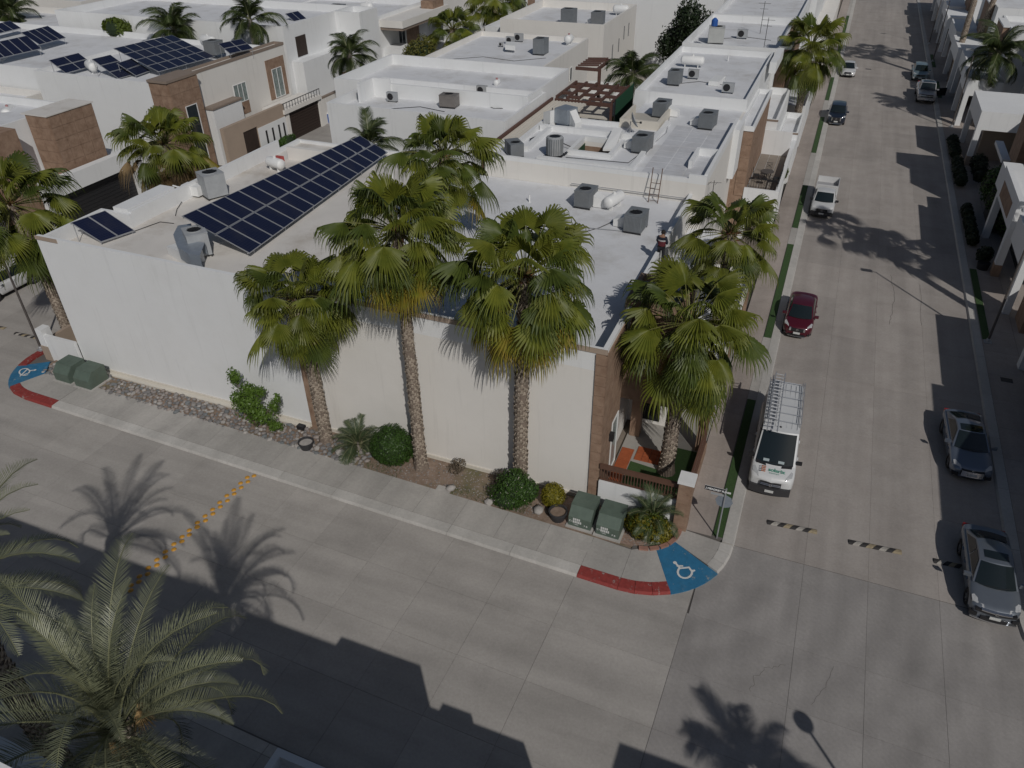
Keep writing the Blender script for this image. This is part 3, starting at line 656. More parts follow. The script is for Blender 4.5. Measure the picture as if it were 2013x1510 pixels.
# --- middle column: F, G, H
HF = root('house', 'white house facing away with row of small side windows and brown condenser on its roof', 'house', (-29, 56, 0))
volume(HF, -37.4, 52.5, -22.0, 61.3, 7.35, 8.1, WHITE)
volume(HF, -40.2, 58.0, -22.3, 68.0, 7.6, 8.5, WHITE)
MB().box(-36.4, 57.8, 7.37, -34.6, 58.0, 8.9).box(-36.4, 55.6, 7.37, -36.2, 57.8, 8.9).build('parapet', WHITE, HF)
for y0, z in ((54.2, 4.6), (56.2, 4.9), (58.6, 5.0)): opening(HF, 'e', -22.0, y0, y0 + .55, z, z + 1.25, 'window', mull=0, fm=WPAINT, m=GLASS)
HGm = root('house', 'white house with mini split condensers behind the brown lattice pergola', 'house', (-31, 76, 0))
volume(HGm, -37.6, 68.6, -25.2, 83.2, 7.6, 8.1, WHITEW)
volume(HGm, -39.4, 68.2, -37.6, 76.0, 5.0, 5.6, WHITE, cope=COPE, copes='s')
for y0, z in ((70.2, 4.6), (72.6, 4.9), (75.4, 5.1), (77.2, 5.1)): opening(HGm, 'e', -25.2, y0, y0 + .6, z, z + 1.25, 'window', mull=0)
HHm = root('house', 'white house with stepped roof and two grey condensers, narrow windows in its side wall', 'house', (-31, 96, 0))
volume(HHm, -38, 89.6, -25.4, 104.0, 7.4, 8.3, WHITEW)
volume(HHm, -41, 92, -38, 104, 6.0, 6.9, WHITE)
for y0, z in ((91.5, 3.0), (93.5, 4.0), (96.2, 4.2), (98.4, 5.2), (100.5, 5.2)): opening(HHm, 'e', -25.4, y0, y0 + .35, z, z + 1.5, 'slot')
opening(HHm, 'e', -25.4, 92.0, 93.2, .8, 2.4, 'slot', m=CURT)
HIm = root('house', 'large white house with broad blank wall behind the queen palm', 'house', (-20, 115, 0))
volume(HIm, -38, 108.5, -15.4, 124, 8.2, 8.8, WHITE)
HIw = root('boundary_wall', 'white boundary wall behind the queen palm patio', 'wall', (-20, 85, 0))
MB().box(-25.2, 84.0, 0, -14.5, 84.25, 3.6).build('wall', WHITE, HIw)
MB().box(-14.6, 62, 0, -14.4, 94, 5.6).build('wall', WHITEW, HIw)
MB().box(-22.8, 71.5, 0, -22.6, 84.0, 3.3).build('wall', WHITEW, HIw)
gm = root('green_mesh_screen', 'green shade mesh screen beside the lattice pergola', 'screen', (-16.5, 62, 0))
MB().box(-16.5, 62.6, 4, -16.45, 68.4, 7.6).build('mesh_panel', mat('green_shade_mesh', (.012, .07, .035), .8), gm)
MB().box(-15.1, 64.0, 4, -15.05, 70.0, 7.8).build('mesh_panel', MATS['green_shade_mesh'], gm)
for x, y in ((-16.5, 62.5), (-16.5, 68.4), (-15.1, 63.9), (-15.1, 70)): MB().box(x, y, 0, x + .08, y + .08, 7.7).build('post', IRON, gm)
patio = struct(MB().box(-25, 44, -.05, -14.3, 108, .12).build('back_patio', mat('patio_tile', (.33, .3, .26), .9, .08, 1)))
struct(MB().box(-20.3, 64, .1, -15, 80, .16).build('patio_lawn', GRASS))
# low fence and entry on the back street side of the corner house
lw = root('garden_wall', 'low white garden wall with tan base at the back street corner', 'wall', (-38.6, 24.9, 0))
MB().box(-39.9, 24.75, 0, -37.17, 24.95, 1.75).build('wall', WHITE, lw); MB().box(-40.0, 24.72, 0, -39.5, 25.3, 2.1).build('pillar', WHITE, lw)
MB().box(-40.03, 24.69, 0, -39.47, 24.718, 1.0).build('plinth', TAN, lw)
MB().box(-39.9, 25.3, 0, -39.7, 29, 1.3).build('wall', TAN, lw)
yl = struct(MB().box(-39.7, 24.96, -.05, -37.16, 43, .12).build('west_front_yard', MATS['yard_concrete']))
struct(MB().box(-39.5, 25.3, .12, -37.5, 28, .16).build('yard_lawn', GRASS))

# --- west row across the back street (x < -52)
def far_house(label, x0, y0, x1, y1, zr, zt, m=WHITE, rt=None, **k):
    h = rt or root('house', label, 'house', ((x0 + x1) / 2, (y0 + y1) / 2, 0)); volume(h, x0, y0, x1, y1, zr, zt, m, **k); return h
W0 = far_house('white house with big brown stone block front and garage roof by the back street', -66, 34, -56, 44.7, 7.7, 8.3)
MB().box(-56, 36.0, 0, -54.4, 38.2, 8.3).build('wall', STONE, W0)
MB().box(-55.9, 40.4, 3.6, -53.7, 44.6, 8.6).build('wall', STONE, W0)
MB().box(-56.2, 40.3, 8.6, -53.6, 44.7, 8.68).build('roof', ROOFW, W0)
for k in range(5):
    for j in range(2): MB().box(-55.85 + j * 1.07, 40.36, 4.2 + k * .88 + .012, -54.8 + j * 1.07, 40.395, 4.2 + (k + 1) * .88 - .012).build('stone', STONE, W0)
    for j in range(4): MB().box(-53.698, 40.45 + j * 1.03, 4.2 + k * .88 + .012, -53.66, 41.45 + j * 1.03, 4.2 + (k + 1) * .88 - .012).build('stone', STONE, W0)
MB().box(-56, 38.2, 3.8, -53.2, 46.5, 4.2).build('wall', WHITE, W0)
MB().box(-53.4, 37.5, 0, -52.6, 38.3, 4.6).box(-53.4, 46.0, 0, -52.6, 46.8, 4.6).box(-53.3, 38.3, 3.3, -52.6, 46.0, 4.6).build('wall', WHITE, W0)
opening(W0, 'e', -53.25, 38.35, 45.95, .1, 3.3, 'garage', m=IRON)
W0b = far_house('white low house at the left edge with white tank on its roof', -75, 20, -54.5, 33.9, 6.4, 7.0)
MB().box(-54.5, 25, 0, -53.0, 33, 7.8).build('wall', STONE, W0b)
MB().box(-54.6, 20, 7.0, -52.6, 25, 7.6).build('wall', WHITE, W0b)
W1 = far_house('white house covered in solar panels with brown stone tower and tan fence', -68, 51.5, -54.6, 67.4, 8.0, 8.45)
MB().box(-54.6, 51.55, 0, -52.6, 55.2, 8.5).build('wall', STONE, W1)
for k in range(8):
    for j in range(3): MB().box(-52.6, 51.6 + j * 1.2 + .01, .6 + k * .98 + .01, -52.56, 51.6 + (j + 1) * 1.2 - .01, .6 + (k + 1) * .98 - .01).build('stone', STONE, W1)
    for j in range(2): MB().box(-54.58 + j, 51.51, .6 + k * .98 + .01, -53.62 + j, 51.546, .6 + (k + 1) * .98 - .01).build('stone', STONE, W1)
MB().box(-54.62, 51.4, 8.501, -52.5, 55.3, 8.7).build('coping', COPE, W1)
opening(W1, 'e', -52.555, 53.0, 54.3, 1.0, 6.2, 'window', m=GLASS, mull=0)
MB().box(-54.6, 55.22, 0, -53.4, 69, 8.3).build('wall', WHITEW, W1)
ring(MB(), -54.6, 55.3, -53.36, 69.04, 8.301, 8.55, .14).build('coping', COPE, W1)
MB().box(-54.55, 55.4, 8.3, -53.5, 69, 8.32).build('roof', ROOFW, W1)
opening(W1, 'e', -53.4, 60.4, 62.2, 4.6, 6.2, 'window', m=CURT, mull=2)
opening(W1, 'e', -53.4, 60.4, 62.2, 3.4, 4.5, 'panel', m=STONE)
MB().box(-53.4, 56, 0, -52.4, 60, 5.2).build('wall', WHITE, W1); MB().box(-53.4, 55.9, 5.2, -52.3, 60.1, 5.35).build('coping', COPE, W1)
opening(W1, 'e', -52.4, 56.6, 58.2, .2, 2.8, 'slot', m=DARKB, name='door')
opening(W1, 'e', -53.4, 65.6, 68.6, 3.6, 7.4, 'panel', m=STONE)
opening(W1, 'e', -53.35, 66.4, 67.9, 3.7, 6.4, 'window', m=CURT, mull=1)
MB().box(-53.3, 63.8, 2.9, -50.6, 70.2, 3.3).build('wall', WHITEW, W1)
b = MB(); b.box(-50.72, 63.8, 3.9, -50.66, 70.2, 3.96)
for k in range(14): b.box(-50.71, 63.9 + k * .48, 3.3, -50.67, 63.94 + k * .48, 3.9)
b.build('railing', IRON, W1)
tw = root('fence_wall', 'tan rendered fence wall with dark gate and narrow slots along the back street', 'wall', (-51, 60, 0))
MB().box(-51.2, 55.0, 0, -50.8, 57.5, 3.9).box(-51.2, 57.5, 2.9, -50.8, 64, 3.9).box(-51.2, 59.6, 0, -50.8, 64, 2.9).build('wall', TAN, tw)
MB().box(-50.8, 59.6, 0, -50.76, 64, 2.7).build('render_panel', WHITE, tw)
MB().box(-51.1, 57.52, 0, -50.9, 59.58, 2.88).build('gate', DARKB, tw)
for y in (60.6, 61.6, 62.6, 63.4): MB().box(-50.758, y, .6, -50.74, y + .25, 2.2).build('slot', DARK, tw)
MB().box(-51.1, 64.2, 0, -50.8, 64.7, 3.2).box(-51.1, 70, 0, -50.8, 70.6, 3.2).build('pillar', WHITEW, tw)
gd = tag(None or MB().box(-51.2, 64.72, 0, -51.0, 69.98, 2.85).build('garage_gate', DARKB), 'wide dark brown slatted garage gate on the back street', 'gate')
for k in range(10): MB().box(-50.99, 64.75, .05 + k * .28, -50.95, 69.95, .28 + k * .28).build('board', DARKB, gd)
W2 = far_house('white house with pale side wall behind the blue bin', -86, 70.4, -54.2, 84, 8.9, 9.7, WHITE)
MB().box(-54.2, 71, 0, -52.8, 80, 6.2).build('wall', WHITE, W2)
opening(W2, 'e', -52.8, 78.0, 79.7, 3.8, 5.6, 'window', m=CURT, mull=1)
opening(W2, 'e', -52.8, 78.0, 79.7, 2.0, 3.7, 'panel', m=STONE)
MB().box(-51.2, 70.7, 0, -50.9, 82, 2.7).build('fence_wall', WHITEW, W2); MB().box(-51.22, 70.7, 2.7, -50.88, 82, 2.86).build('coping', COPE, W2)
opening(W2, 'e', -54.2, 72.2, 74.0, 6.4, 8.4, 'panel', m=DARKB)
volume(W2, -54.2, 80.1, -51.0, 84, 8.9, 9.7, WHITE)
MB().box(-90, 84.3, 0, -86.2, 86, 9.3).build('wall', WHITE, W2)
W3 = far_house('white two storey house with dark overhanging eave, balcony and brown garage bay', -78, 84.2, -52, 100, 7.4, 8.4, WHITE)
MB().box(-52, 86.0, 6.9, -49.0, 98.5, 7.2).build('eave', COPE, W3)
MB().box(-52, 85.9, 7.2, -48.9, 98.6, 8.0).build('wall', WHITEW, W3)
MB().box(-52, 86, 2.9, -49.2, 98, 3.7).build('wall', WHITE, W3)
MB().box(-49.4, 97.4, 0, -49.0, 98.4, 6.9).box(-52, 86.2, 3.7, -49.3, 89.5, 4.8).build('wall', WHITE, W3)
opening(W3, 'e', -52, 90.2, 91.8, 3.7, 6.2, 'window', mull=1)
opening(W3, 'e', -52, 92.2, 95.5, 3.7, 6.8, 'panel', m=STONE)
MB().box(-50.9, 94.5, 8.0, -49.2, 97.5, 8.9).build('cladding_panel', STONE, W3)
opening(W3, 'e', -49.2, 88.6, 96.6, .1, 2.7, 'garage', m=IRON)
b = MB(); b.box(-49.3, 91, 4.6, -49.25, 97, 4.65)
for k in range(16): b.box(-49.29, 91 + k * .38, 3.7, -49.26, 91.03 + k * .38, 4.6)
b.build('railing', IRON, W3)
W4 = far_house('white house past the fan palms with teal window and shaded carport', -76, 104, -52.5, 122, 7.0, 7.8, WHITEW)
MB().box(-52.5, 105, 3.0, -49.8, 112, 3.6).box(-52.5, 100.6, 0, -50, 103, 5.4).build('wall', WHITE, W4)
opening(W4, 'e', -52.5, 105.5, 111.5, .1, 2.9, 'slot', m=DARK, name='carport')
opening(W4, 'e', -52.5, 114.0, 115.2, 4.2, 6.6, 'window', m=CURT)
opening(W4, 'e', -50, 101.0, 102.6, .5, 2.8, 'slot', m=STONE, name='door')
W5 = far_house('distant white house with open dark garage beyond the red car', -76, 124, -53, 142, 7.0, 7.6, WHITE)
opening(W5, 'e', -53, 130.5, 136.5, .1, 4.8, 'slot', m=DARK, name='carport')
opening(W5, 'e', -53, 137.5, 141, .1, 6, 'panel', m=STONE)
opening(W5, 'e', -53, 126, 128.5, .8, 5.6, 'window', m=CURT, mull=2)
far_house('white house at the top of the picture above the far carports', -74, 146, -44, 160, 7.0, 7.6, WHITE)
far_house('white house above the brown screen at the top of the picture', -40, 128, -20, 142, 6.2, 7.0, WHITEW)
X1 = far_house('far left white house with row of tall windows at top of picture', -118, 66, -85, 84, 6.4, 7.2, WHITEW)
opening(X1, 's', 66, -102.5, -100.8, 2.2, 6.2, 'window', m=CURT); opening(X1, 's', 66, -107.0, -105.8, 3.0, 5.2, 'slot', m=mat('grey_shutter', (.2, .2, .21), .8))
X2 = far_house('far white house with brown door panel at top left', -95, 86, -70, 104, 6.8, 7.6, WHITE)
opening(X2, 's', 86, -87.5, -80, 3.6, 7.4, 'panel', m=STONE); opening(X2, 's', 85.95, -85.0, -83.0, 3.6, 7.0, 'window')
far_house('white low house with tilted panel rows at left edge', -100, 53, -68.3, 69.5, 7.6, 8.2, WHITE)
far_house('pale narrow house wall left of the solar house', -78, 46, -69, 52.8, 5.6, 6.2, WHITEW)
far_house('far white house behind the leafless courtyard at top', -100, 106, -60, 124, 6.6, 7.4, WHITE)
far_house('far white house row at the top left corner', -150, 90, -104, 120, 6.2, 7.0, WHITEW)
X5 = far_house('wide white house wall at top centre left', -96, 128, -78, 160, 6.6, 7.4, WHITEW)

# --- east row (right of the main street), mostly in shade
def carport(label, xa, y0, y1, zt, zb, rt=None, m=WHITE, deep=5, pil=.45, under=TAN):
    h = rt or root('house', label, 'house', (xa + 4, (y0 + y1) / 2, 0))
    MB().box(xa, y0, zb, xa + deep, y1, zt).build('wall', m, h)
    MB().box(xa, y0, .1, xa + pil, y0 + pil * 1.3, zb).build('pillar', m, h); MB().box(xa, y1 - pil * 1.3, .1, xa + pil, y1, zb).build('pillar', m, h)
    MB().box(xa - .02, y0 - .02, .1, xa + pil + .02, y0 + pil * 1.3 + .02, 1.0).build('plinth', under, h)
    return h
E1 = carport('white house with long flat carport roof beside the ball clipped bushes', 12.35, 79.7, 87.3, 5.0, 3.4, deep=12)
volume(E1, 18, 88.1, 34, 100, 8.2, 8.7, WHITE); MB().box(13.4, 82.4, .1, 26, 82.0, 3.4).build('wall', TAN, E1)
volume(E1, 17.5, 72.0, 34, 79.6, 6.4, 6.9, WHITE)
MB().box(14.2, 69.4, .1, 15.2, 72.7, 9.9).build('wall', STONE, E1); MB().box(13.6, 71.3, 3.2, 14.2, 76.5, 3.5).build('canopy', WHITE, E1)
E2 = carport('white house with framed carport and brown window beside the double black gate', 12.45, 55.9, 63.2, 5.2, 3.4, deep=4, under=STONE)
MB().box(12.43, 57.5, 3.7, 12.448, 62.0, 4.8).build('window', STONE, E2)
MB().box(12.6, 50.4, 3.2, 16, 55.2, 4.9).box(12.6, 50.4, .1, 13, 51, 3.2).box(12.7, 63.2, 3.2, 14, 66.0, 4.9).build('wall', WHITE, E2)
MB().box(12.45, 55.9, 5.2, 12.8, 63.2, 5.5).box(12.8, 55.9, 5.2, 16.4, 56.2, 5.5).build('parapet', WHITE, E2)
volume(E2, 17, 52, 34, 63.2, 6.8, 7.5, WHITE)
volume(E2, 15.3, 64.2, 34, 72.7, 9.3, 9.9, STONE, t=.25)
opening(E2, 'w', 14.2, 56.6, 62.4, .1, 3.2, 'garage', m=IRON)
MB().box(13.0, 63.8, .1, 13.1, 68.0, 2.3).build('gate', IRON, E2)
E3 = carport('white house at the right edge behind the lamp post', 12.75, 36.0, 44.3, 5.2, 3.2, deep=3.5, under=STONE)
volume(E3, 16.6, 34, 34, 44.3, 6.8, 7.5, WHITEW)
opening(E3, 'w', 14.2, 37.2, 43.2, .1, 2.8, 'garage', m=DARKB)
MB().box(13.3, 48.2, .1, 13.6, 50.2, 2.3).build('gate_post', STONE, E3)
E3b = root('house', 'shaded house beside the grey sedans, out at the right edge', 'house', (20, 28, 0))
volume(E3b, 14.2, 21, 34, 33.4, 6.8, 7.8, WHITE)
for (lab, y0, y1_, yb) in (('white house with brown tower and queen palm, right of the pickup truck', 92.8, 107.2, 97.5), ('white house with stepped carport roofs beyond the queen palm', 108.4, 127.6, 112.5), ('far white house behind the two tall palm trunks', 130.2, 145.4, 133), ('farthest white house on the right of the street', 147.4, 166, 150)):
    e = carport(lab, 12.3, y0, y0 + (y1_ - y0) * .45, 4.7, 3.2, deep=3.2, under=WHITE)
    ym = y0 + (y1_ - y0) * .45
    MB().box(12.6, ym + 1.2, 3.2, 15.2, y1_, 4.9).box(12.6, ym + 1.2, .1, 13.1, ym + 1.8, 3.2).box(12.6, y1_ - .6, .1, 13.1, y1_, 3.2).build('wall', WHITE, e)
    volume(e, 15.6, yb, 34, y1_ + .4, 8.0, 8.6, WHITE)
    MB().box(15.0, yb + 3, .1, 15.6, yb + 8, 8.5).build('wall', STONE, e); MB().box(14.95, yb + 2.9, 8.5, 15.65, yb + 8.1, 8.65).build('coping', WHITE, e)
    MB().box(13.6, ym + 2, .15, 13.7, y1_ - .8, 3.1).build('garage_door', DARKB, e)
# --- houses south of the camera's street: seen by one white parapet corner and by their shadows
S1 = root('house', 'white house parapet corner at the bottom left below the date palm', 'house', (-20, 2, 0))
volume(S1, -60, -8, -22.4, 6.6, 7.5, 8.3, WHITE)
volume(S1, -22.4, -8, -12.42, 4.45, 7.9, 8.3, WHITE, t=.35)
volume(S1, -22.3, -8, -9.5, 3.1, 11.6, 12.0, WHITE)  # unseen tall block, added to carry the shadow edge along the side street
volume(S1, -9.3, -8, -4.9, 4.35, 9.8, 10.3, WHITE)  # unseen tower block, sized to close the gap in that shadow
S2 = root('house', 'shaded low white parapet corner at the bottom edge beside the date palm', 'house', (-8, 2, 0))
volume(S2, -6.8, -8, -3.42, 6.62, 7.5, 8.3, WHITE)
volume(S2, -3.42, -8, .22, 6.45, 6.5, 7.05, WHITE); MB().box(-2.75, 2, 7.05, -1.65, 6.5, 7.3).build('roof_bump', WHITE, S2)  # unseen raised roof block, shaped to give the bump in the shadow outline
volume(S2, -11.2, 3, -9.33, 8.7, 2.55, 2.95, WHITE, t=.22); volume(S2, -9.33, 4.4, -6.6, 8.55, 2.55, 2.95, WHITE, t=.22)
S3 = root('house', 'white house across the junction below the picture', 'house', (10, 2, 0))
volume(S3, 4.15, -8, 20, 6.45, 7.4, 8.3, WHITE)
psS = struct(MB().prism([Bf(-50, -11.6), Bf(-50, -10.75), Bf(30, -10.75), Bf(30, -11.6)], -.1, .13).build('south_pavement', JOINT))
for k in range(20):
    u0 = -40 + 3 * k; kerb_seg(psS, Bf(u0 + 3, -10.75), Bf(u0, -10.75), Bf(u0 + 3, -11.2), Bf(u0, -11.2), KERB)
    slab(psS, [Bf(u0, -13), Bf(u0 + 3, -13), Bf(u0 + 3, -11.21), Bf(u0, -11.21)], WALK, KZ, 'paving_slab')
struct(MB().prism([Bf(-50, -40), Bf(30, -40), Bf(30, -12.95), Bf(-50, -12.95)], -.1, .13).build('south_forecourt', WALK))
# ------------------------------------------------------------------ vegetation
def leafmat(name, c, c2, rough=.45, vs=2.5, spec=.5, trans=.12):
    m = mat(name, c, rough, 0, vs, 0, col2=c2, objvar=.18, spec=spec)
    n = m.node_tree.nodes; l = m.node_tree.links; b = n['Principled BSDF']; out = n['Material Output']
    t = n.new('ShaderNodeBsdfTranslucent'); mx = n.new('ShaderNodeMixShader'); mx.inputs[0].default_value = trans
    src = b.inputs['Base Color'].links[0].from_socket; l.new(src, t.inputs[0])
    l.new(b.outputs[0], mx.inputs[1]); l.new(t.outputs[0], mx.inputs[2]); l.new(mx.outputs[0], out.inputs[0]); return m
FAN = leafmat('fan_leaf_green', (.092, .116, .014), (.172, .184, .024), .5, 1.6, .4, .25)
FAND = leafmat('fan_leaf_dark_green', (.048, .072, .013), (.092, .118, .019), .5, 1.6, .4, .2)
FANY = leafmat('fan_leaf_yellowing', (.17, .18, .02), (.29, .20, .03), .5, 2.2, .4, .25)
FANDEAD = leafmat('dead_fan_leaf', (.17, .115, .055), (.25, .18, .10), .8, 3, .2, .1)
PET = mat('palm_petiole', (.16, .16, .05), .5, .2, 4)
DATE = leafmat('date_leaflet', (.15, .165, .10), (.23, .24, .145), .45, 2.0, .5, .1)
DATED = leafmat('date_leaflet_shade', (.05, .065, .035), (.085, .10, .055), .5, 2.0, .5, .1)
RACH = mat('date_rachis', (.16, .165, .09), .5, .15, 3)
QUEEN = leafmat('queen_leaflet', (.028, .045, .012), (.062, .082, .022), .45, 2.0, .5, .15)
BARK = mat('palm_bark', (.25, .20, .155), .9, 0, 9, .6, 30, col2=(.50, .43, .35))
BARKB = mat('palm_bark_scar', (.19, .15, .12), .95, .25, 9)
BARKG = mat('grey_trunk', (.21, .185, .165), .9, .15, 5, .5, 20)
BOXL = leafmat('boxwood_leaf', (.026, .065, .009), (.055, .115, .016), .5, 6, .4, .15)
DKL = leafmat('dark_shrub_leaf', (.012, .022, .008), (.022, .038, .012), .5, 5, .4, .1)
LIME = leafmat('lime_shrub_leaf', (.05, .08, .012), (.10, .13, .018), .5, 5, .4, .2)
YEL = leafmat('yellow_shrub_leaf', (.16, .15, .01), (.24, .20, .015), .5, 7, .4, .2)
OLIVE = leafmat('olive_tree_leaf', (.075, .075, .012), (.12, .115, .018), .55, 4, .4, .2)
FLOWER = mat('pale_flower', (.6, .5, .5), .7)

ELS = (78, 58, 38, 18, 0, -20, -42, -64)
def fan_mesh(name, m, el, L=1.25, pet=1.3, seg=24, seed=0, spread=112, tear=.58, fold=.34, hang=1.0):
    """costapalmate leaf for a petiole raised by el degrees: pleated blade, split tips that hang with gravity"""
    r = random.Random(seed); b = MB(); e = rad(el); g = Vector((-math.sin(e), 0, -math.cos(e)))
    P = [Vector((pet * t, 0, 0)) + g * (.15 * pet * t * t) for t in (0, .33, .66, 1)]
    for i in range(3): b.tube(P[i], P[i + 1], .030 - .005 * i, .025 - .005 * i, 4, 1, caps=False)
    base = P[3]; d = (P[3] - P[2]).normalized()
    F = (d + g * r.uniform(.12, .45)).normalized(); Y = Vector((0, 1, 0)); N = F.cross(Y).normalized()
    rows = []
    for i in range(seg + 1):
        a = rad(-spread + 2 * spread * i / seg); c, s_ = math.cos(a), math.sin(a)
        dr = (F * c + Y * s_ - N * (fold * abs(s_))).normalized() if N.dot(g) < 0 else (F * c + Y * s_ + N * (fold * abs(s_))).normalized()
        l_ = L * (1.0 - .30 * (abs(a) / rad(spread)) ** 2)
        rows.append((dr, l_))
    Nu = N if N.dot(g) < 0 else -N
    for i in range(seg):
        (d0, l0), (d1, l1) = rows[i], rows[i + 1]; dm = (d0 + d1).normalized(); lm = (l0 + l1) / 2 * r.uniform(.92, 1.06)
        ri0, ri1 = l0 * tear, l1 * tear; rm = lm * tear
        a0 = base + d0 * ri0 * .5 + g * .01; a1 = base + d1 * ri1 * .5 + g * .01
        e0 = base + d0 * ri0 + g * .07 * L; e1 = base + d1 * ri1 + g * .07 * L
        m0 = base + dm * rm * .5 + Nu * .02; m1 = base + dm * rm + g * .05 * L + Nu * .032
        b.add([base, a0, m0, a1, e0, m1, e1], [(0, 1, 2), (0, 2, 3), (1, 4, 5, 2), (2, 5, 6, 3)], 0)
        hg = hang * r.uniform(.6, 1.4)
        for (p0, p1, dd) in ((e0, m1, d0), (m1, e1, d1)):
            h2 = hg * r.uniform(.75, 1.25); q = (p0 + p1) / 2; w_ = (p1 - p0) * .34
            k1 = q + dm * lm * .20 + g * (.07 * h2 * L); k2 = k1 + dm * lm * .10 + g * (.19 * h2 * L); t_ = k2 + dm * lm * .02 + g * (.22 * h2 * L)
            if r.random() < .06: continue
            b.add([p0, p1, k1 + w_ * .85, k1 - w_ * .85, k2 + w_ * .5, k2 - w_ * .5, t_], [(0, 3, 2, 1), (3, 5, 4, 2), (5, 6, 4)], 0)
    return b.mesh(name, [m, PET])
FM = {}
for key, m, hg in (('g', FAN, .72), ('d', FAND, .85), ('y', FANY, .8), ('x', FANDEAD, 1.7)):
    FM[key] = {el: [fan_mesh('frond_leaf', m, el, L=1.14 + .14 * k - (.25 if key == 'x' else 0), pet=(1.62 + .2 * k) * (.75 if el > 70 else 1), seed=k + i * 7 + ord(key), hang=hg, tear=(.60, .55)[k] if key != 'x' else .35, fold=(.28, .42)[k] + (.25 if el > 60 else 0)) for k in range(2)] for i, el in enumerate(ELS)}
def trunk_mesh(r0, r1, h, scars=True, lean=(0, 0), seed=1, bmats=None, flare=1.35):
    r = random.Random(seed); b = MB(); n = 10; N = max(6, int(h / .28)); rings = []
    for i in range(N + 1):
        t = i / N; rr = (r0 + (r1 - r0) * t) * (1 + (flare - 1) * max(0, 1 - t * h / .6))
        rings.append((t, rr))
    vs = []
    for t, rr in rings:
        for j in range(n):
            a = 2 * pi * j / n; vs.append((lean[0] * t * t + rr * math.cos(a) * r.uniform(.96, 1.04), lean[1] * t * t + rr * math.sin(a) * r.uniform(.96, 1.04), h * t))
    b.add(vs, [(i * n + j, i * n + (j + 1) % n, (i + 1) * n + (j + 1) % n, (i + 1) * n + j) for i in range(N) for j in range(n)], 1 if scars else 0)
    if scars:
        m_ = int(h / .13)
        for k in range(m_):
            t = (k + .5) / m_; rr = r0 + (r1 - r0) * t
            for j in range(8):
                a = 2 * pi * (j + .5 * (k % 2)) / 8 + r.uniform(-.06, .06); ca, sa = math.cos(a), math.sin(a); z = h * t
                c = Vector((lean[0] * t * t + ca * rr, lean[1] * t * t + sa * rr, z)); rd = Vector((ca, sa, 0)); tg = Vector((-sa, ca, 0)); up = Vector((0, 0, 1))
                o = r.uniform(.015, .075); w_ = rr * r.uniform(.26, .42); c = c + up * r.uniform(-.035, .035)
                if r.random() < .12: continue
                b.add([c - tg * w_ - up * .05, c + tg * w_ - up * .05, c + tg * w_ * .45 + up * .11 + rd * o, c - tg * w_ * .45 + up * .11 + rd * o, c + up * .13 - rd * .02], [(0, 1, 2, 3), (3, 2, 4)], 0)
    return b.mesh('trunk', bmats or [BARK, BARKB])
def crown(rt, z, nf, kinds, top=78, low=-62, sc=1.0, seed=0, meshes=None, bare=.12, off=(0, 0), power=1.0, skip=None):
    r = random.Random(seed); ga = 137.508; fan = meshes is None; meshes = meshes or FM
    for k in range(nf):
        t = k / (nf - 1); el = top + (low - top) * (t ** power) + r.uniform(-15, 15); az = k * ga + r.uniform(-24, 24)
        if skip and skip(az % 360, el): continue
        kd = kinds(t, r); ms = meshes[kd]
        if fan and t > .6 and r.random() < .07: kd = 'x'; ms = meshes[kd]; el = min(el, -50)
        if fan: ms = ms[min(ELS, key=lambda q: abs(q - el))]
        me = ms[r.randrange(len(ms))]
        M_ = Matrix.Rotation(rad(az), 4, 'Z') @ Matrix.Rotation(-rad(el), 4, 'Y') @ Matrix.Rotation(rad(r.uniform(-14, 14)), 4, 'X')
        o = part(me, 'frond', rt, (off[0] + math.cos(rad(az)) * bare, off[1] + math.sin(rad(az)) * bare, z - .35 * t), M_.to_euler(), sc * r.uniform(.74, 1.16))
def kmix(y0=.72, d=.35):
    def f(t, r):
        if t > y0 + .1 and r.random() < .6: return 'y'
        return 'd' if r.random() < d else 'g'
    return f
def kdead(t, r):
    if t > .55: return 'x' if r.random() < .7 else 'y'
    return 'd' if r.random() < .4 else 'g'
def fan_palm(label, x, y, h, r0=.34, r1=.24, sc=1.0, nf=40, kinds=None, seed=1, low=-62, top=80, lean=(0, 0), z0=.1, group=None):
    rt = root('fan_palm', label, 'palm tree', (x, y, z0), group=group)
    nf = int(nf * 1.4)
    part(trunk_mesh(r0, r1, h - .15, True, lean, seed), 'trunk', rt)
    b = MB()
    r = random.Random(seed)
    for k in range(40):
        a = r.uniform(0, 2 * pi); e = r.uniform(.2, 1.2); z = h - r.uniform(0, .7)
        b.tube((lean[0], lean[1], z), (lean[0] + math.cos(a) * .55 * math.cos(e), lean[1] + math.sin(a) * .55 * math.cos(e), z + .45 * math.sin(e)), .04, .012, 4)
    o = b.build('leaf_bases', mat('leaf_base_fibre', (.2, .09, .045), .9, .3, 8), rt, loc=None); o.data.transform(Matrix.Translation((x, y, z0)))
    crown(rt, h, nf, kinds or kmix(), top=top, low=low, sc=sc, seed=seed, off=lean)
    return rt
G3 = 'fan palms in the planting bed'
fan_palm('stout fan palm with round full crown, leftmost of the palms against the long wall', -20.15, 24.15, 8.55, .30, .25, .95, 56, kmix(.9, .2), 11, -64, 78, lean=(.1, -.25))
fan_palm('tall slender fan palm in front of the long wall, right of the boxwood ball', -14.75, 24.1, 12.4, .28, .20, 1.08, 48, kmix(.74, .35), 12, -52, 82)
fan_palm('fan palm with yellowing lower leaves, rising behind the flowering bush', -9.75, 24.45, 11.2, .30, .25, 1.12, 48, kmix(.68, .3), 13, -56, 84, lean=(.25, 0))
fan_palm('fan palm with many drooping leaves inside the fenced front yard', -3.75, 28.1, 8.3, .34, .24, 1.15, 46, kmix(.84, .3), 14, -52, 72, lean=(.1, .1))
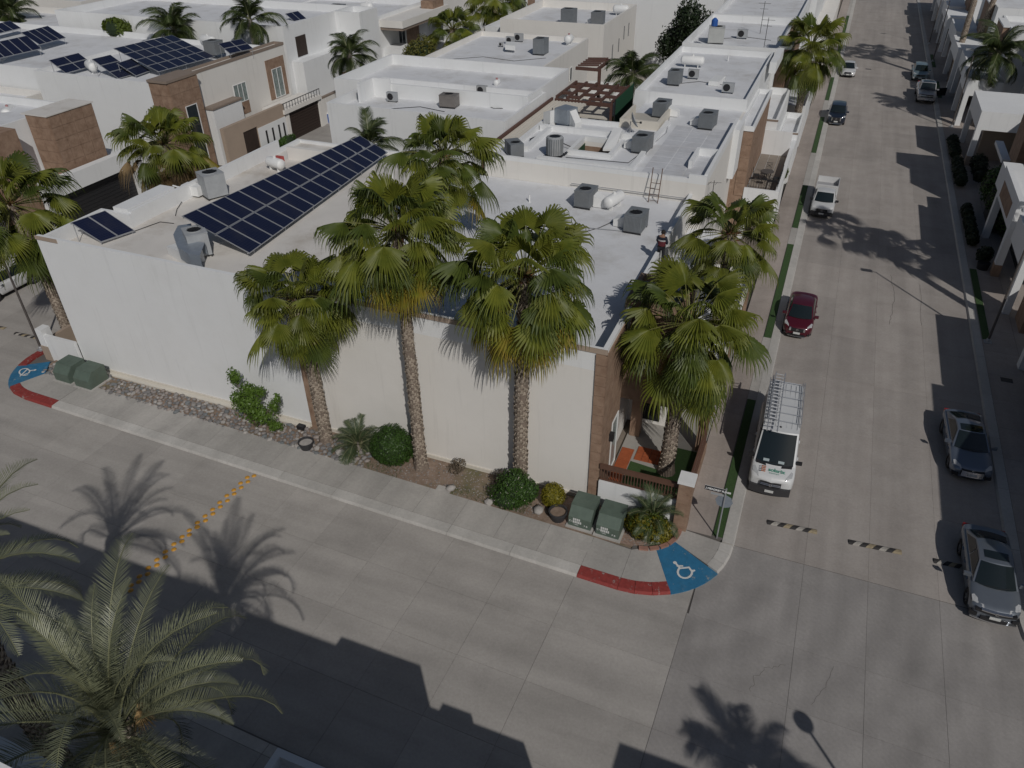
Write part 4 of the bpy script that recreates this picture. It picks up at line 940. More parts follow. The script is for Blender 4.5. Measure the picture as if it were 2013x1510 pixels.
fan_palm('fan palm behind the front yard palm, beside the white carport', -3.4, 37.2, 8.6, .28, .22, 1.0, 34, kmix(.85, .4), 15, -50, 75)
fan_palm('fan palm rising from the patio behind the tall slender palm', -17.9, 34.4, 11.7, .26, .22, 1.05, 42, kmix(.85, .4), 16, -60, 82)
fan_palm('fan palm at left edge with brown leaf stubs down its trunk', -40.4, 26.9, 8.6, .30, .26, 1.25, 46, kmix(.86, .4), 17, -70, 80, lean=(-.9, .2))
fan_palm('fan palm with a skirt of dead leaves in front of the tan fence', -44.6, 42.0, 7.2, .35, .3, 1.25, 54, kdead, 18, -78, 82)
fan_palm('street fan palm standing before the brown stone house front', -2.9, 79.0, 9.6, .34, .27, 1.2, 44, kmix(.8, .4), 19, -72, 80)
fan_palm('left one of two fan palms before the shaded carport on the back street', -44.9, 91.0, 6.5, .4, .32, 1.35, 34, kmix(.95, .5), 20, -40, 78)
fan_palm('taller fan palm with long beard, right of its neighbour on the back street', -43.2, 100.5, 8.8, .4, .32, 1.4, 44, kmix(.75, .4), 21, -76, 78)
fan_palm('broad fan palm behind the white roofs left of the main street', -11.6, 116, 9.2, .4, .3, 1.8, 46, kmix(.7, .4), 22, -74, 78)
fan_palm('second fan palm half hidden at the top edge left of the street', -14.5, 124, 8.8, .4, .3, 1.6, 30, kmix(.7, .4), 23, -70, 78)
fan_palm('tall fan palm out of view right of the lamp post', 14.1, 47.0, 14.3, .3, .22, 1.1, 26, kmix(), 24, -50, 80)
fan_palm('second tall fan palm out of view right of the lamp post', 15.3, 48.4, 11.2, .3, .22, 1.1, 26, kmix(), 25, -50, 80)
fan_palm('left one of two tall bare palm trunks right of the street', 12.9, 112.5, 15.5, .34, .26, 1.2, 24, kmix(), 26, -60, 80)
fan_palm('right leaning one of two tall bare palm trunks', 14.8, 115.5, 15.5, .34, .26, 1.2, 24, kmix(), 27, -60, 80, lean=(1.4, 0))

# feather palms
def feather_mesh(name, m, L=3.3, n=62, ll=.5, arch=1.0, vee=.6, droopl=.0, seed=0, rw=.035, lw=.035):
    r = random.Random(seed); b = MB(); N = 9; P = []
    for i in range(N + 1):
        t = i / N; a = rad(8) - arch * t * t * 1.05; P.append((t, a))
    pts = [Vector((0, 0, 0))]
    for i in range(1, N + 1): pts.append(pts[-1] + Vector((math.cos(P[i][1]), 0, math.sin(P[i][1]))) * L / N)
    for i in range(N): b.tube(pts[i], pts[i + 1], rw * (1 - i / N) + .008, rw * (1 - (i + 1) / N) + .008, 4, 1, caps=False)
    def at_(t):
        q = t * N; i = min(N - 1, int(q)); return pts[i].lerp(pts[i + 1], q - i), (pts[i + 1] - pts[i]).normalized()
    for k in range(n):
        t = .12 + .88 * k / n; c, d = at_(t); up = Vector((-d.z, 0, d.x))
        l_ = ll * math.sin(pi * min(1, .22 + .80 * t)) ** .6 * r.uniform(.85, 1.1) + .08
        for s in (-1, 1):
            fw = .55 + .35 * t + r.uniform(-.08, .08); dr = (Vector((0, s, 0)) + d * fw + up * (vee + r.uniform(-.15, .15))).normalized()
            sag = Vector((0, 0, -droopl * l_)); wv = d * lw
            tip = c + dr * l_ + sag; md = c + dr * l_ * .5 + sag * .2
            b.add([c - wv * .5, md - wv * .6, tip, md + wv * .6, c + wv * .5], [(0, 1, 3, 4), (1, 2, 3)], 0)
    return b.mesh(name, [m, RACH])
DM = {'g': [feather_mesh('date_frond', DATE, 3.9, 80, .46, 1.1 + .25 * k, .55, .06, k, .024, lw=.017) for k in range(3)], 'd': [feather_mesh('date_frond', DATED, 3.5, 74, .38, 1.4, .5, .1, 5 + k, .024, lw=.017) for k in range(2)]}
QM = {'g': [feather_mesh('queen_frond', QUEEN, 2.9, 84, .66, 1.75, .15, .85, 10 + k, lw=.035) for k in range(3)]}
PM = {'g': [feather_mesh('pygmy_frond', leafmat('pygmy_leaflet', (.045, .07, .03), (.08, .11, .05), .4, 5, .5, .1), 1.1, 36, .2, 1.3, .3, .2, 20 + k, .014, .016) for k in range(2)]}
def feather_palm(label, name, x, y, h, meshes, nf, sc, seed, top=80, low=-30, r0=.3, r1=.25, kinds=lambda t, r: 'g', bm_=None, z0=.1, lean=(0, 0), power=1.0, skip=None):
    rt = root(name, label, 'palm tree', (x, y, z0))
    part(trunk_mesh(r0, r1, h, bm_ is None, lean, seed, bm_ and [bm_]), 'trunk', rt)
    crown(rt, h, nf, kinds, top, low, sc, seed, meshes, .1, lean, power, skip); return rt
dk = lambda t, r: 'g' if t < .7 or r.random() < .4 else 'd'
DQ = at(222, 1428, 9.7)
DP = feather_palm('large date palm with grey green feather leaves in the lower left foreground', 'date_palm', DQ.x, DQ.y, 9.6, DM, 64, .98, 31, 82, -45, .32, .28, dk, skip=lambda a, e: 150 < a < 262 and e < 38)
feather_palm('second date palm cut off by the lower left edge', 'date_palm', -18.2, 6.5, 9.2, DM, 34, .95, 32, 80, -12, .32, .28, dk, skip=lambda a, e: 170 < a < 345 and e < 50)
fib = mat('dry_palm_fibre', (.33, .22, .10), .9, .3, 8)
for j, (dx, dy, dz) in enumerate(((.35, -.35, .3), (.55, .3, .55), (.2, .55, .25))):
    b = MB(); r = random.Random(j)
    for k in range(70):
        a = r.uniform(0, 2 * pi); q = Vector((math.cos(a) * .22, math.sin(a) * .22, -.55 * r.uniform(.6, 1.1)))
        c0 = Vector((DQ.x + dx, DQ.y + dy, 9.6 + dz)); b.tube(c0, c0 + q, .012, .004, 3, caps=False)
    b.build('dry_flower_stalk', fib, DP)
feather_palm('queen palm with arching fronds behind the solar roof', 'queen_palm', -30.6, 47.5, 7.0, QM, 20, 1.0, 41, 80, -25, .22, .16, bm_=BARKG)
feather_palm('queen palm rising before the brown balcony house, over the blue bin', 'queen_palm', -44.4, 67.2, 8.3, QM, 24, 1.15, 42, 82, -40, .26, .2, bm_=BARKG)
feather_palm('queen palm standing in the walled patio between white houses', 'queen_palm', -17.6, 72.5, 7.4, QM, 24, 1.15, 43, 82, -35, .22, .17, bm_=BARKG)
feather_palm('queen palm beyond the solar roof at top left', 'queen_palm', -67.3, 69.0, 8.9, QM, 30, 1.35, 44, 84, -50, .3, .24, bm_=BARKG)
feather_palm('queen palm with curved fronds at top, right of the solar roofs', 'queen_palm', -57.2, 69.2, 10.4, QM, 20, 1.3, 45, 80, -40, .3, .24, bm_=BARKG)
feather_palm('dark palm at the top left corner', 'queen_palm', -104, 78, 7.2, QM, 34, 1.6, 46, 84, -60, .3, .24, bm_=BARKG)
feather_palm('shaded queen palm right of the street above the pickup truck', 'queen_palm', 14.2, 93.5, 7.2, QM, 26, 1.35, 47, 82, -35, .22, .17, bm_=BARKG)
feather_palm('small queen palm right of the shaded queen palm', 'queen_palm', 19.5, 97.0, 7.6, QM, 18, 1.2, 48, 82, -35, .22, .17, bm_=BARKG)
feather_palm('queen palm beside the junction, only its shadow falls in view', 'queen_palm', 8.7, 6.9, 8.2, QM, 15, 1.0, 49, 80, -30, .22, .17, bm_=BARKG)
def pygmy(label, x, y, h, sc, nf, seed):
    return feather_palm(label, 'pygmy_palm', x, y, h, PM, nf, sc, seed, 80, -35, .09, .08, bm_=BARKG)
pygmy('small pygmy date palm left of the boxwood ball', -18.25, 24.1, .55, 1.25, 40, 51)
pygmy('small pygmy date palm over the yellow hedge at the corner', -3.5, 24.0, 1.0, 1.2, 34, 52)

def leaf_cloud(shapes, n, size, m, seed=0, name='foliage', parent=None, dens=.8):
    """leaves spread through the outer part of several ellipsoids: (cx,cy,cz,rx,ry,rz)"""
    r = random.Random(seed); b = MB(); tot = sum(s[3] * s[4] + s[4] * s[5] for s in shapes); lumps = [(Vector((r.gauss(0, 1), r.gauss(0, 1), r.gauss(0, 1))).normalized(), r.uniform(.75, 1.18)) for _ in range(26)]
    for s in shapes:
        k = int(n * (s[3] * s[4] + s[4] * s[5]) / tot)
        for _ in range(k):
            v = Vector((r.gauss(0, 1), r.gauss(0, 1), r.gauss(0, 1))).normalized(); q = r.uniform(dens, 1.04) + .04 * math.sin(v.x * 7 + seed) * math.sin(v.y * 9 + 2) 
            lv = max(lumps, key=lambda L_: L_[0].dot(v)); q *= lv[1] if dens < .7 else 1 + (lv[1] - 1) * .25
            c = Vector((s[0] + v.x * s[3] * q, s[1] + v.y * s[4] * q, s[2] + v.z * s[5] * q))
            if c.z < .1: continue
            nrm = (v + Vector((r.uniform(-.8, .8), r.uniform(-.8, .8), r.uniform(-.8, .8)))).normalized(); a = nrm.orthogonal().normalized()
            a = Matrix.Rotation(r.uniform(0, 2 * pi), 3, nrm) @ a; bb = nrm.cross(a); z = size * r.uniform(.6, 1.3)
            b.add([c - a * z, c - bb * z * .45, c + a * z, c + bb * z * .45], [(0, 1, 2, 3)])
    return b.build(name, m, parent)
def bush(name, label, shapes, n, size, m, seed, cat='shrub', core=None, stems=0, group=None, dens=.8):
    x = shapes[0][0]; y = shapes[0][1]; rt = root(name, label, cat, (x, y, .1), group=group)
    leaf_cloud(shapes, n, size, m, seed, 'foliage', rt, dens)
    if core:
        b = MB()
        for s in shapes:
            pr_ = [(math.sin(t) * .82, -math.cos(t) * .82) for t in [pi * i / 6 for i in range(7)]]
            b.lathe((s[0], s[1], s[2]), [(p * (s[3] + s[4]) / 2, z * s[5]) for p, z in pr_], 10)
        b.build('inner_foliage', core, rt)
    if stems:
        r = random.Random(seed); b = MB()
        for k in range(stems):
            s = shapes[k % len(shapes)]; b.tube((x + r.uniform(-.12, .12), y + r.uniform(-.12, .12), .05), (s[0] + r.uniform(-.3, .3) * s[3], s[1] + r.uniform(-.3, .3) * s[4], s[2]), .03, .012, 5)
        b.build('stems', mat('shrub_stem', (.16, .12, .09), .9, .2, 6), rt)
    return rt
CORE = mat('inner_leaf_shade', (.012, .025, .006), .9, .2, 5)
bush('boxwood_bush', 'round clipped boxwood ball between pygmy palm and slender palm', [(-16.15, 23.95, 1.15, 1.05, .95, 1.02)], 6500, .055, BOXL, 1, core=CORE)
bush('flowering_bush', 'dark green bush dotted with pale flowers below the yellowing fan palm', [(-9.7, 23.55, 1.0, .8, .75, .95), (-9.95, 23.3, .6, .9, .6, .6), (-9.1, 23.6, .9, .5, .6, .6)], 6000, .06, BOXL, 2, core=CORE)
fb = [o for o in bpy.data.objects if o.name == 'flowering_bush'][0]
leaf_cloud([(-9.7, 23.5, 1.0, .86, .82, 1.0), (-9.95, 23.3, .6, .95, .66, .66)], 90, .035, FLOWER, 3, 'flowers', fb, .98)
bush('yellow_bush', 'small yellow green bush right of the flowering bush', [(-8.0, 23.95, .75, .55, .5, .6)], 3200, .05, YEL, 4, core=mat('yellow_inner', (.06, .07, .01), .9))
bush('corner_hedge', 'yellow and green leafy hedge under the pygmy palm at the corner', [(-3.6, 23.7, .7, .85, .7, .6), (-4.1, 23.9, .55, .6, .5, .5), (-3.1, 23.7, .6, .55, .5, .55)], 5200, .07, YEL, 5, core=CORE)
ch = [o for o in bpy.data.objects if o.name == 'corner_hedge'][0]
leaf_cloud([(-3.6, 23.8, .75, .9, .75, .62)], 3000, .065, LIME, 6, 'foliage', ch)
bush('leafy_shrub', 'loose bright green shrub on river stones against the long wall', [(-24.3, 23.85, 1.5, .9, .6, .8), (-23.7, 23.8, 1.0, .85, .5, .55), (-25.0, 23.9, 1.6, .5, .4, .6), (-22.8, 23.9, 1.75, .33, .3, .5), (-25.0, 24.0, 2.9, .42, .35, .6), (-23.0, 23.9, .45, .45, .35, .28), (-24.3, 24, 2.3, .6, .4, .45), (-22.5, 23.9, 2.3, .22, .22, .35), (-23.6, 24, 2.35, .3, .3, .4)], 5600, .08, leafmat('bright_shrub_leaf', (.055, .10, .014), (.10, .17, .025), .45, 5, .4, .2), 7, stems=14, dens=.25)
bush('dry_shrub', 'sparse dry shrub at wall foot left of the flowering bush', [(-12.9, 24.5, .55, .35, .3, .35), (-13.1, 24.4, .3, .4, .3, .2)], 420, .06, mat('dry_twigs', (.12, .095, .065), .9, .3, 8), 8, stems=10)
bush('dry_shrub', 'brown twiggy shrub just behind the flowering bush', [(-10.6, 24.3, .6, .5, .35, .45)], 420, .06, MATS['dry_twigs'], 9, stems=10)
bush('yard_shrub', 'pale striped low plant at the foot of the front yard palm', [(-3.2, 25.8, .5, .4, .4, .4)], 500, .09, mat('variegated_leaf', (.25, .24, .12), .7, .3, 6), 10, stems=6)
bush('ball_bush', 'clipped lime ball bush behind the terrace of the street house', [(-3.1, 68.5, 1.3, .75, .75, .9)], 2400, .09, LIME, 11, core=CORE)
bush('hedge', 'low clipped hedge below the dark slot windows of the tan fence', [(-50.3, 60.5, .6, .4, 1.6, .5), (-50.3, 63.0, .6, .4, 1.4, .5)], 2600, .09, BOXL, 12, core=CORE)
bush('small_tree', 'round olive green tree in front of the balcony house', [(-46.0, 84.5, 4.6, 2.2, 2.2, 2.1), (-47.2, 85, 3.8, 1.6, 1.6, 1.5), (-44.8, 84, 3.8, 1.5, 1.5, 1.5)], 6000, .16, OLIVE, 13, 'tree', CORE, 8, dens=.65)
bush('roof_shrub', 'lime green shrub showing between the far solar roofs', [(-76.5, 69.9, 8.4, 2.0, .9, 1.1)], 1600, .2, LIME, 14, core=CORE)
bush('feathery_tree', 'dark feathery tree behind the white roofs left of the main street', [(-17.3, 100, 5.5, 2.6, 2.6, 3.6), (-19.0, 101, 5.5, 2.0, 2.2, 3.0), (-15.8, 100, 5.5, 1.8, 2, 3.2), (-18.0, 99.5, 8.0, 1.9, 2, 2.0), (-20.4, 100, 4.5, 1.4, 1.6, 2.0)], 11000, .2, DKL, 15, 'tree', None, 12, dens=.35)
bush('patio_shrub', 'green shrub on the patio behind the queen palm', [(-19.3, 76, 1.8, 1.5, 2.2, 1.6), (-17, 77.5, 1.6, 1.5, 1.8, 1.4)], 2600, .16, LIME, 16, core=CORE)
for i, (x, y, rr) in enumerate(((-46.5, 122, 1.6), (-44.0, 126, 1.3), (-47.5, 116, 1.2))):
    bush('garden_shrub', ['clipped green shrub beside the far white garden wall', 'low shrub on the far lawn by the dark garage', 'small shrub nearest the red car'][i], [(x, y, 1.0, rr, rr, .9)], 900, .2, (LIME, BOXL, LIME)[i], 30 + i, core=CORE)
# shaded balls on the east pavement
for i, y in enumerate([73.5, 74.8, 76.0, 77.3, 78.6, 81.2, 82.6, 84.0, 85.3]):
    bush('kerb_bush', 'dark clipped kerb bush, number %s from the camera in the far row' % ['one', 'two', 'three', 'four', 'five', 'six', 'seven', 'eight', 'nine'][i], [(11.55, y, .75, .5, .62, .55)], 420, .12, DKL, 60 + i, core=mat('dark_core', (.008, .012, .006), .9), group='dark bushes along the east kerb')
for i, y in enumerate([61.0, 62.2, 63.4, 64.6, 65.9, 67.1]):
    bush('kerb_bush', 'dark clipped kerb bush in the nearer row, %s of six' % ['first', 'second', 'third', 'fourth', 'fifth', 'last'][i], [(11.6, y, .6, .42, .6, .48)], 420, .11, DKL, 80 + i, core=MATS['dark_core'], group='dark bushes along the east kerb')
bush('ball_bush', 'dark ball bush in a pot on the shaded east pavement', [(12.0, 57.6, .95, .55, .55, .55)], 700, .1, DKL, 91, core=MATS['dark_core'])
tag(MB().lathe((12.0, 56.9, .14), [(0, 0), (.35, 0), (.42, .5), (0, .5)], 12).build('plant_pot', BLK), 'black plant pot on the shaded east pavement', 'pot')
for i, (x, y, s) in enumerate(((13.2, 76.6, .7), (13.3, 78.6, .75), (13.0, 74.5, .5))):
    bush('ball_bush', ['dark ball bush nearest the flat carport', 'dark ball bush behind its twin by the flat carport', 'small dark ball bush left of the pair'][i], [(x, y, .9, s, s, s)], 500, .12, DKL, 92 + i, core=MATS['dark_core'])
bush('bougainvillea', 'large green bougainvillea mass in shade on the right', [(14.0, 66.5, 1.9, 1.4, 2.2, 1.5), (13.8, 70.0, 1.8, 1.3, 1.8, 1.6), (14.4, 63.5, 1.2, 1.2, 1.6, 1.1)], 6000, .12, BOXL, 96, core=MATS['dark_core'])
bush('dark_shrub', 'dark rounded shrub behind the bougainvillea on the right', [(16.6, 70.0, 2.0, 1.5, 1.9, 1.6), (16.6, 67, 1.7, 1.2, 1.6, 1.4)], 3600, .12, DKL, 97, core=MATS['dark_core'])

# river stones: the bigger ones one by one, the rest as one heap
RS = []
r = random.Random(3)
SC = [(.24, .225, .215), (.17, .165, .165), (.27, .235, .215), (.15, .16, .165), (.22, .20, .19), (.36, .34, .32)]
SM = [mat('river_stone_%s' % n_, c, .8, .15, 6) for n_, c in zip(('grey', 'slate', 'pink', 'blue', 'brown', 'pale'), SC)]
def stone_bm(seed):
    rr = random.Random(seed); bm = bmesh.new(); bmesh.ops.create_icosphere(bm, subdivisions=1, radius=1)
    for v in bm.verts: v.co *= rr.uniform(.82, 1.12); v.co.z *= .62
    return bm
STM = []
for k in range(12):
    bm = stone_bm(k); me = bpy.data.meshes.new('river_stone'); bm.to_mesh(me); bm.free(); me.materials.append(SM[k % 6]); STM.append(me)
    for p in me.polygons: p.use_smooth = (k % 2 == 0)
def inbed(x, y):
    if x < -17.3 and x > -37.5:
        y0 = 22.78 - .0157 * (x + 5.7) + .08; return y0 < y < 24.58
    return False
pl = []
for k in range(15000):
    x = r.uniform(-39.0, -17.4); y = r.uniform(22.8, 24.85)
    if x < -37.2 and not (24.9 - (x + 37.2) * -0.0 > y > 23.5 + (-37.2 - x) * .0): continue
    if -36.9 < x < -34.0 and y < 24.4 and y > 23: 
        if r.random() < .93: continue
    if not (inbed(x, y) or (x < -37 and 23.4 < y < 24.8)): continue
    if x > -24.8 and r.random() < .25: continue
    s = r.uniform(.075, .185)
    if any((x - a) ** 2 + (y - b_) ** 2 < (.78 * (s + c)) ** 2 for a, b_, c in pl[-1400:]): continue
    pl.append((x, y, s))
pl.sort(key=lambda q: -q[2] / (q[0] ** 2 + q[1] ** 2) ** .5)
ob_ = ORG[bed.name]
for x, y, s in pl[:290]:
    o = part(STM[r.randrange(12)], 'river_stone', bed, (x - ob_[0], y - ob_[1], .13 - ob_[2] + r.uniform(0, .04)), (r.uniform(-.3, .3), r.uniform(-.3, .3), r.uniform(0, 6)), (s * r.uniform(.9, 1.35), s, s * r.uniform(.8, 1.2)))
b = MB()
for x, y, s in pl[290:]:
    me = STM[r.randrange(12)]; M_ = Matrix.Translation((x, y, .13)) @ Matrix.Rotation(r.uniform(0, 6), 4, 'Z') @ Matrix.Diagonal((s * r.uniform(.9, 1.35), s, s, 1))
    b.add([M_ @ v.co for v in me.vertices], [tuple(p.vertices) for p in me.polygons], r.randrange(6))
o = b.build('river_stones', SM, bed); o['kind'] = 'stuff'
# loose stones and litter on the soil part of the bed
b = MB()
for k in range(1500):
    x = r.uniform(-17, -3); y = r.uniform(22.95, 24.8); s = r.uniform(.012, .04); me = STM[r.randrange(12)]
    M_ = Matrix.Translation((x, y, .125)) @ Matrix.Rotation(r.uniform(0, 6), 4, 'Z') @ Matrix.Diagonal((s * 1.3, s, s, 1)); b.add([M_ @ v.co for v in me.vertices], [tuple(p.vertices) for p in me.polygons], 2 if r.random() < .6 else r.randrange(6))
o = b.build('gravel', SM, bed); o['kind'] = 'stuff'
b = MB()
for k in range(900):
    x = r.choice([r.uniform(-17.5, -15.5), r.uniform(-12.8, -9.9), r.uniform(-10, -9)]); y = r.uniform(22.95, 23.6); a = r.uniform(0, 6.28); h = r.uniform(.05, .14)
    b.add([(x, y, .11), (x + .02 * math.cos(a), y + .02 * math.sin(a), .11), (x + .06 * math.cos(a * 3), y + .06 * math.sin(a * 3), .11 + h)], [(0, 1, 2)])
o = b.build('weeds', GRASS, bed); o['kind'] = 'stuff'
def boulder(label, x, y, s, k, m='pale'):
    o = part(STM[k], 'boulder', None, (x, y, .2)); o.parent = None; me = STM[k].copy(); me.materials.clear(); me.materials.append(MATS['river_stone_pale']); o.data = me
    o.scale = (s, s * .8, s * .9); o.rotation_euler = (0, 0, k); tag(o, label, 'stone')
boulder('pale boulder at the lower edge of the bed left of the flowering bush', -10.75, 23.05, .3, 1)
boulder('pale boulder between flowering bush and yellow bush', -8.45, 23.35, .34, 2)
boulder('pale flat boulder right of the left palm foot', -19.0, 23.55, .3, 3)
boulder('pale boulder below the soil patch left of the flowering bush', -12.75, 23.2, .28, 4)
slabp = struct(MB().prism([(-18.75, 22.95), (-17.9, 22.95), (-17.9, 23.45), (-18.75, 23.45)], .1, .165).build('stepping_slab', WALK))
slabp = struct(MB().prism([(-13.4, 22.9), (-12.7, 22.9), (-12.7, 23.25), (-13.4, 23.25)], .1, .165).build('stepping_slab', WALK))
for k in range(7):
    a = rad(-75 + k * 16); MB().obox((-3.95 + 1.62 * math.cos(a), 24.4 + 1.62 * math.sin(a) , .17), (math.cos(a), math.sin(a), 0), (-math.sin(a), math.cos(a), 0), (0, 0, 1), .09, .2, .07).build('edging_brick', mat('edging_brick', (.3, .16, .12), .85, .15, 6), bed)
# ------------------------------------------------------------------ rooftop equipment
FAND_ = mat('fan_dark', (.012, .012, .014), .6)
def package_unit(label, x, y, z, rz=0, sx=1.15, sy=1.5, h=1.05, m=None, louver=True, duct=0, cat='air conditioner', group='rooftop condensers', k=.78):
    """cabinet with louvred coil, round fan guard on top, legs and white duct"""
    m = m or ACG; rt = root('air_conditioner', label, cat, (x, y, z), rz, group, local=True); rt.scale = (k, k, k)
    b = MB(); b.box(-sx / 2, -sy / 2, .14, sx / 2, sy / 2, h + .14); b.build('cabinet', m, rt)
    MB().box(-sx / 2 - .02, -sy / 2 - .02, h + .14, sx / 2 + .02, sy / 2 + .02, h + .18).build('lid', m, rt)
    b = MB(); rr = min(sx, sy) * .37; cy = -sy / 2 + min(sx, sy) * .5
    b.lathe((0, cy, h + .18), [(rr, 0), (rr, .05), (rr - .03, .05), (rr - .03, .01)], 20)
    b.build('fan_ring', m, rt)
    b = MB(); b.lathe((0, cy, h + .183), [(0, .002), (rr - .03, .002)], 20)
    b.build('fan_opening', FAND_, rt)
    b = MB()
    for k in range(5):
        a = 2 * pi * k / 5; b.add([(0, cy, h + .2), (math.cos(a) * rr * .85, cy + math.sin(a) * rr * .85, h + .2), (math.cos(a + .5) * rr * .85, cy + math.sin(a + .5) * rr * .85, h + .215)], [(0, 1, 2)])
    for k in range(1, 4): b.lathe((0, cy, h + .225), [(rr * k / 4, 0), (rr * k / 4 + .012, .004), (rr * k / 4, .008)], 20)
    for k in range(4): a = pi * k / 4; b.tube((math.cos(a) * rr, cy + math.sin(a) * rr, h + .228), (-math.cos(a) * rr, cy - math.sin(a) * rr, h + .228), .008, n=4)
    b.build('fan', IRON, rt)
    if louver:
        b = MB(); n = int(sx / .09)
        for k in range(n): b.box(-sx / 2 + .04 + k * .09, -sy / 2 - .025, .2, -sx / 2 + .075 + k * .09, -sy / 2 - .001, h + .08)
        n = int(sy * .6 / .09)
        for k in range(n):
            b.box(sx / 2 + .001, -sy / 2 + .05 + k * .09, .2, sx / 2 + .02, -sy / 2 + .085 + k * .09, h + .08); b.box(-sx / 2 - .02, -sy / 2 + .05 + k * .09, .2, -sx / 2 - .001, -sy / 2 + .085 + k * .09, h + .08)
        b.build('louvres', m, rt)
    b = MB()
    for i in (-1, 1):
        for j in (-1, 1): b.box(i * sx * .46 - .03, j * sy * .46 - .03, 0, i * sx * .46 + .03, j * sy * .46 + .03, .14)
    b.box(-sx / 2, -sy / 2 - .05, .09, sx / 2, -sy / 2, .14).box(-sx / 2, sy / 2, .09, sx / 2, sy / 2 + .05, .14)
    b.build('stand', IRON, rt)
    if duct:
        d = -1 if duct < 0 else 1
        b = MB(); x0 = d * sx / 2
        b.prism([(x0, -sy * .1), (x0 + d * .9, -sy * .05), (x0 + d * .9, sy * .4), (x0, sy * .45)], .05, [.85, .5, .5, .85]); b.build('duct', WPAINT, rt)
    return rt
def split_unit(label, x, y, z, rz=0, m=None, s=1.0):
    rt = root('condenser', label, 'air conditioner', (x, y, z), rz, 'small split condensers', local=True); rt.scale = (.8, .8, .8)
    MB().box(-.45 * s, -.17 * s, .12, .45 * s, .17 * s, .12 + .68 * s).build('cabinet', m or ACL, rt)
    b = MB().lathe((-.1 * s, -.17 * s, .12 + .34 * s), [(.0, -.004), (.26 * s, -.004), (.27 * s, -.02)], 16, axis='y'); b.build('fan_opening', FAND_, rt)
    MB().box(-.4 * s, -.15, 0, -.34 * s, .15, .12).box(.34 * s, -.15, 0, .4 * s, .15, .12).build('stand', IRON, rt); return rt
def gas_tank(label, x, y, z, rz=0, L=1.15, r_=.3, red=None, group='rooftop gas tanks'):
    rt = root('gas_tank', label, 'gas tank', (x, y, z), rz, group, local=True)
    prof = [(0, -L / 2 - r_ * .6)] + [(r_ * math.sin(t), -L / 2 - r_ * .6 * math.cos(t)) for t in (.4, .8, 1.2, pi / 2)] + [(r_ * math.sin(t), L / 2 + r_ * .6 * -math.cos(t)) for t in (pi / 2, 1.95, 2.35, 2.75)] + [(0, L / 2 + r_ * .6)]
    MB().lathe((0, 0, .18 + r_), [(p, q) for p, q in prof], 20, axis='y').build('tank', WPAINT, rt, smooth=True)
    MB().box(-.2, -L * .35, 0, .2, -L * .35 + .06, .3).box(-.2, L * .35, 0, .2, L * .35 + .06, .3).build('feet', WPAINT, rt)
    MB().lathe((0, 0, .18 + 2 * r_ - .02), [(.1, 0), (.1, .14), (.08, .14), (.08, 0)], 12).build('valve_guard', red or WPAINT, rt); return rt
pu = package_unit
z = ZB + .02
def P_(px, py, zz): q = at(px, py, zz); return q.x, q.y
x, y = P_(1151, 404, z); pu('grey condenser on the bluish roof just right of the yellowing palm crown', x, y, z, rad(-3), duct=1, k=.87)
x, y = P_(1249, 452, z); pu('grey condenser on the bluish roof nearest the standing man', x, y, z, rad(-3), duct=-1, k=.87)
x, y = P_(1206, 408, z); gas_tank('white gas tank lying between two grey condensers', x, y, z, rad(-15), 1.3, .34)
ld = root('roof_ladder', 'brown steel ladder leaning over the party wall of the roof', 'ladder', (-8.7, 43.8, z))
b = MB()
for dx in (-.28, .28): b.tube((-8.7 + dx, 43.25, z), (-8.7 + dx, 43.75, z + 1.95), .03, n=6)
b.build('rail', mat('rusty_steel', (.12, .075, .055), .8, .2, 6), ld)
for k in range(4):
    t = (k + .4) / 6; MB().tube((-8.98, 43.25 + .5 * t, z + 1.95 * t), (-8.42, 43.25 + .5 * t, z + 1.95 * t), .02, n=5).build('rung', MATS['rusty_steel'], ld)
def pipe(label, pts, r_, m=None, name='roof_pipe'):
    return tag(MB().path([Vector(p) for p in pts], r_).build(name, m or GALV), label, 'pipe')
pipe('thin pipe across the bluish roof below two condensers', [(*P_(1100, 441, z), z + .05), (*P_(1160, 450, z), z + .05), (*P_(1225, 456, z), z + .05)], .025)
pipe('pale conduit along the foot of the party wall', [(-14, 43.85, z + .3), (-6.9, 43.85, z + .3)], .03)
an = root('antenna', 'small roof antenna beside the right edge of the bluish roof', 'antenna', (*P_(1392, 440, 5.7), 5.62))
ax, ay = P_(1392, 440, 5.7); MB().tube((ax, ay, 5.62), (ax, ay, 8.4), .02).build('mast', IRON, an); MB().tube((ax - .5, ay, 8.2), (ax + .4, ay + .2, 8.25), .012).tube((ax - .3, ay - .3, 8.22), (ax - .2, ay + .3, 8.22), .01).tube((ax + .1, ay - .2, 8.22), (ax + .15, ay + .3, 8.22), .01).build('dipole', IRON, an)
# house C roof
z = ZC + .035
LC = [('left rear condenser on the tiled roof of the neighbour house', 1300, 227, 1), ('right rear condenser on the tiled roof next to the street tower', 1390, 250, -1), ('middle condenser on the tiled roof below the satellite dish', 1262, 296, -1)]
for lab, px, py, d in LC:
    x, y = P_(px, py, z); pu(lab, x, y, z, rad(-3), 1.3, 1.9, 1.15, duct=d)
x, y = P_(1011, 305, z); pu('grey condenser perched on the roof edge left of the tall cylinder unit', x, y, z, rad(40), 1.1, 1.7, .95)
x, y = P_(1090, 306, z); rt = root('air_conditioner', 'tall pale square condenser with ribbed sides on the roof edge', 'air conditioner', (x, y, z), 0, 'rooftop condensers', local=True); rt.scale = (.8, .8, .8)
b = MB(); b.lathe((0, 0, .15), [(0, 0), (.66, 0), (.66, 1.35), (.5, 1.42), (.5, 1.38), (0, 1.36)], 12); b.build('cabinet', ACL, rt)
b = MB()
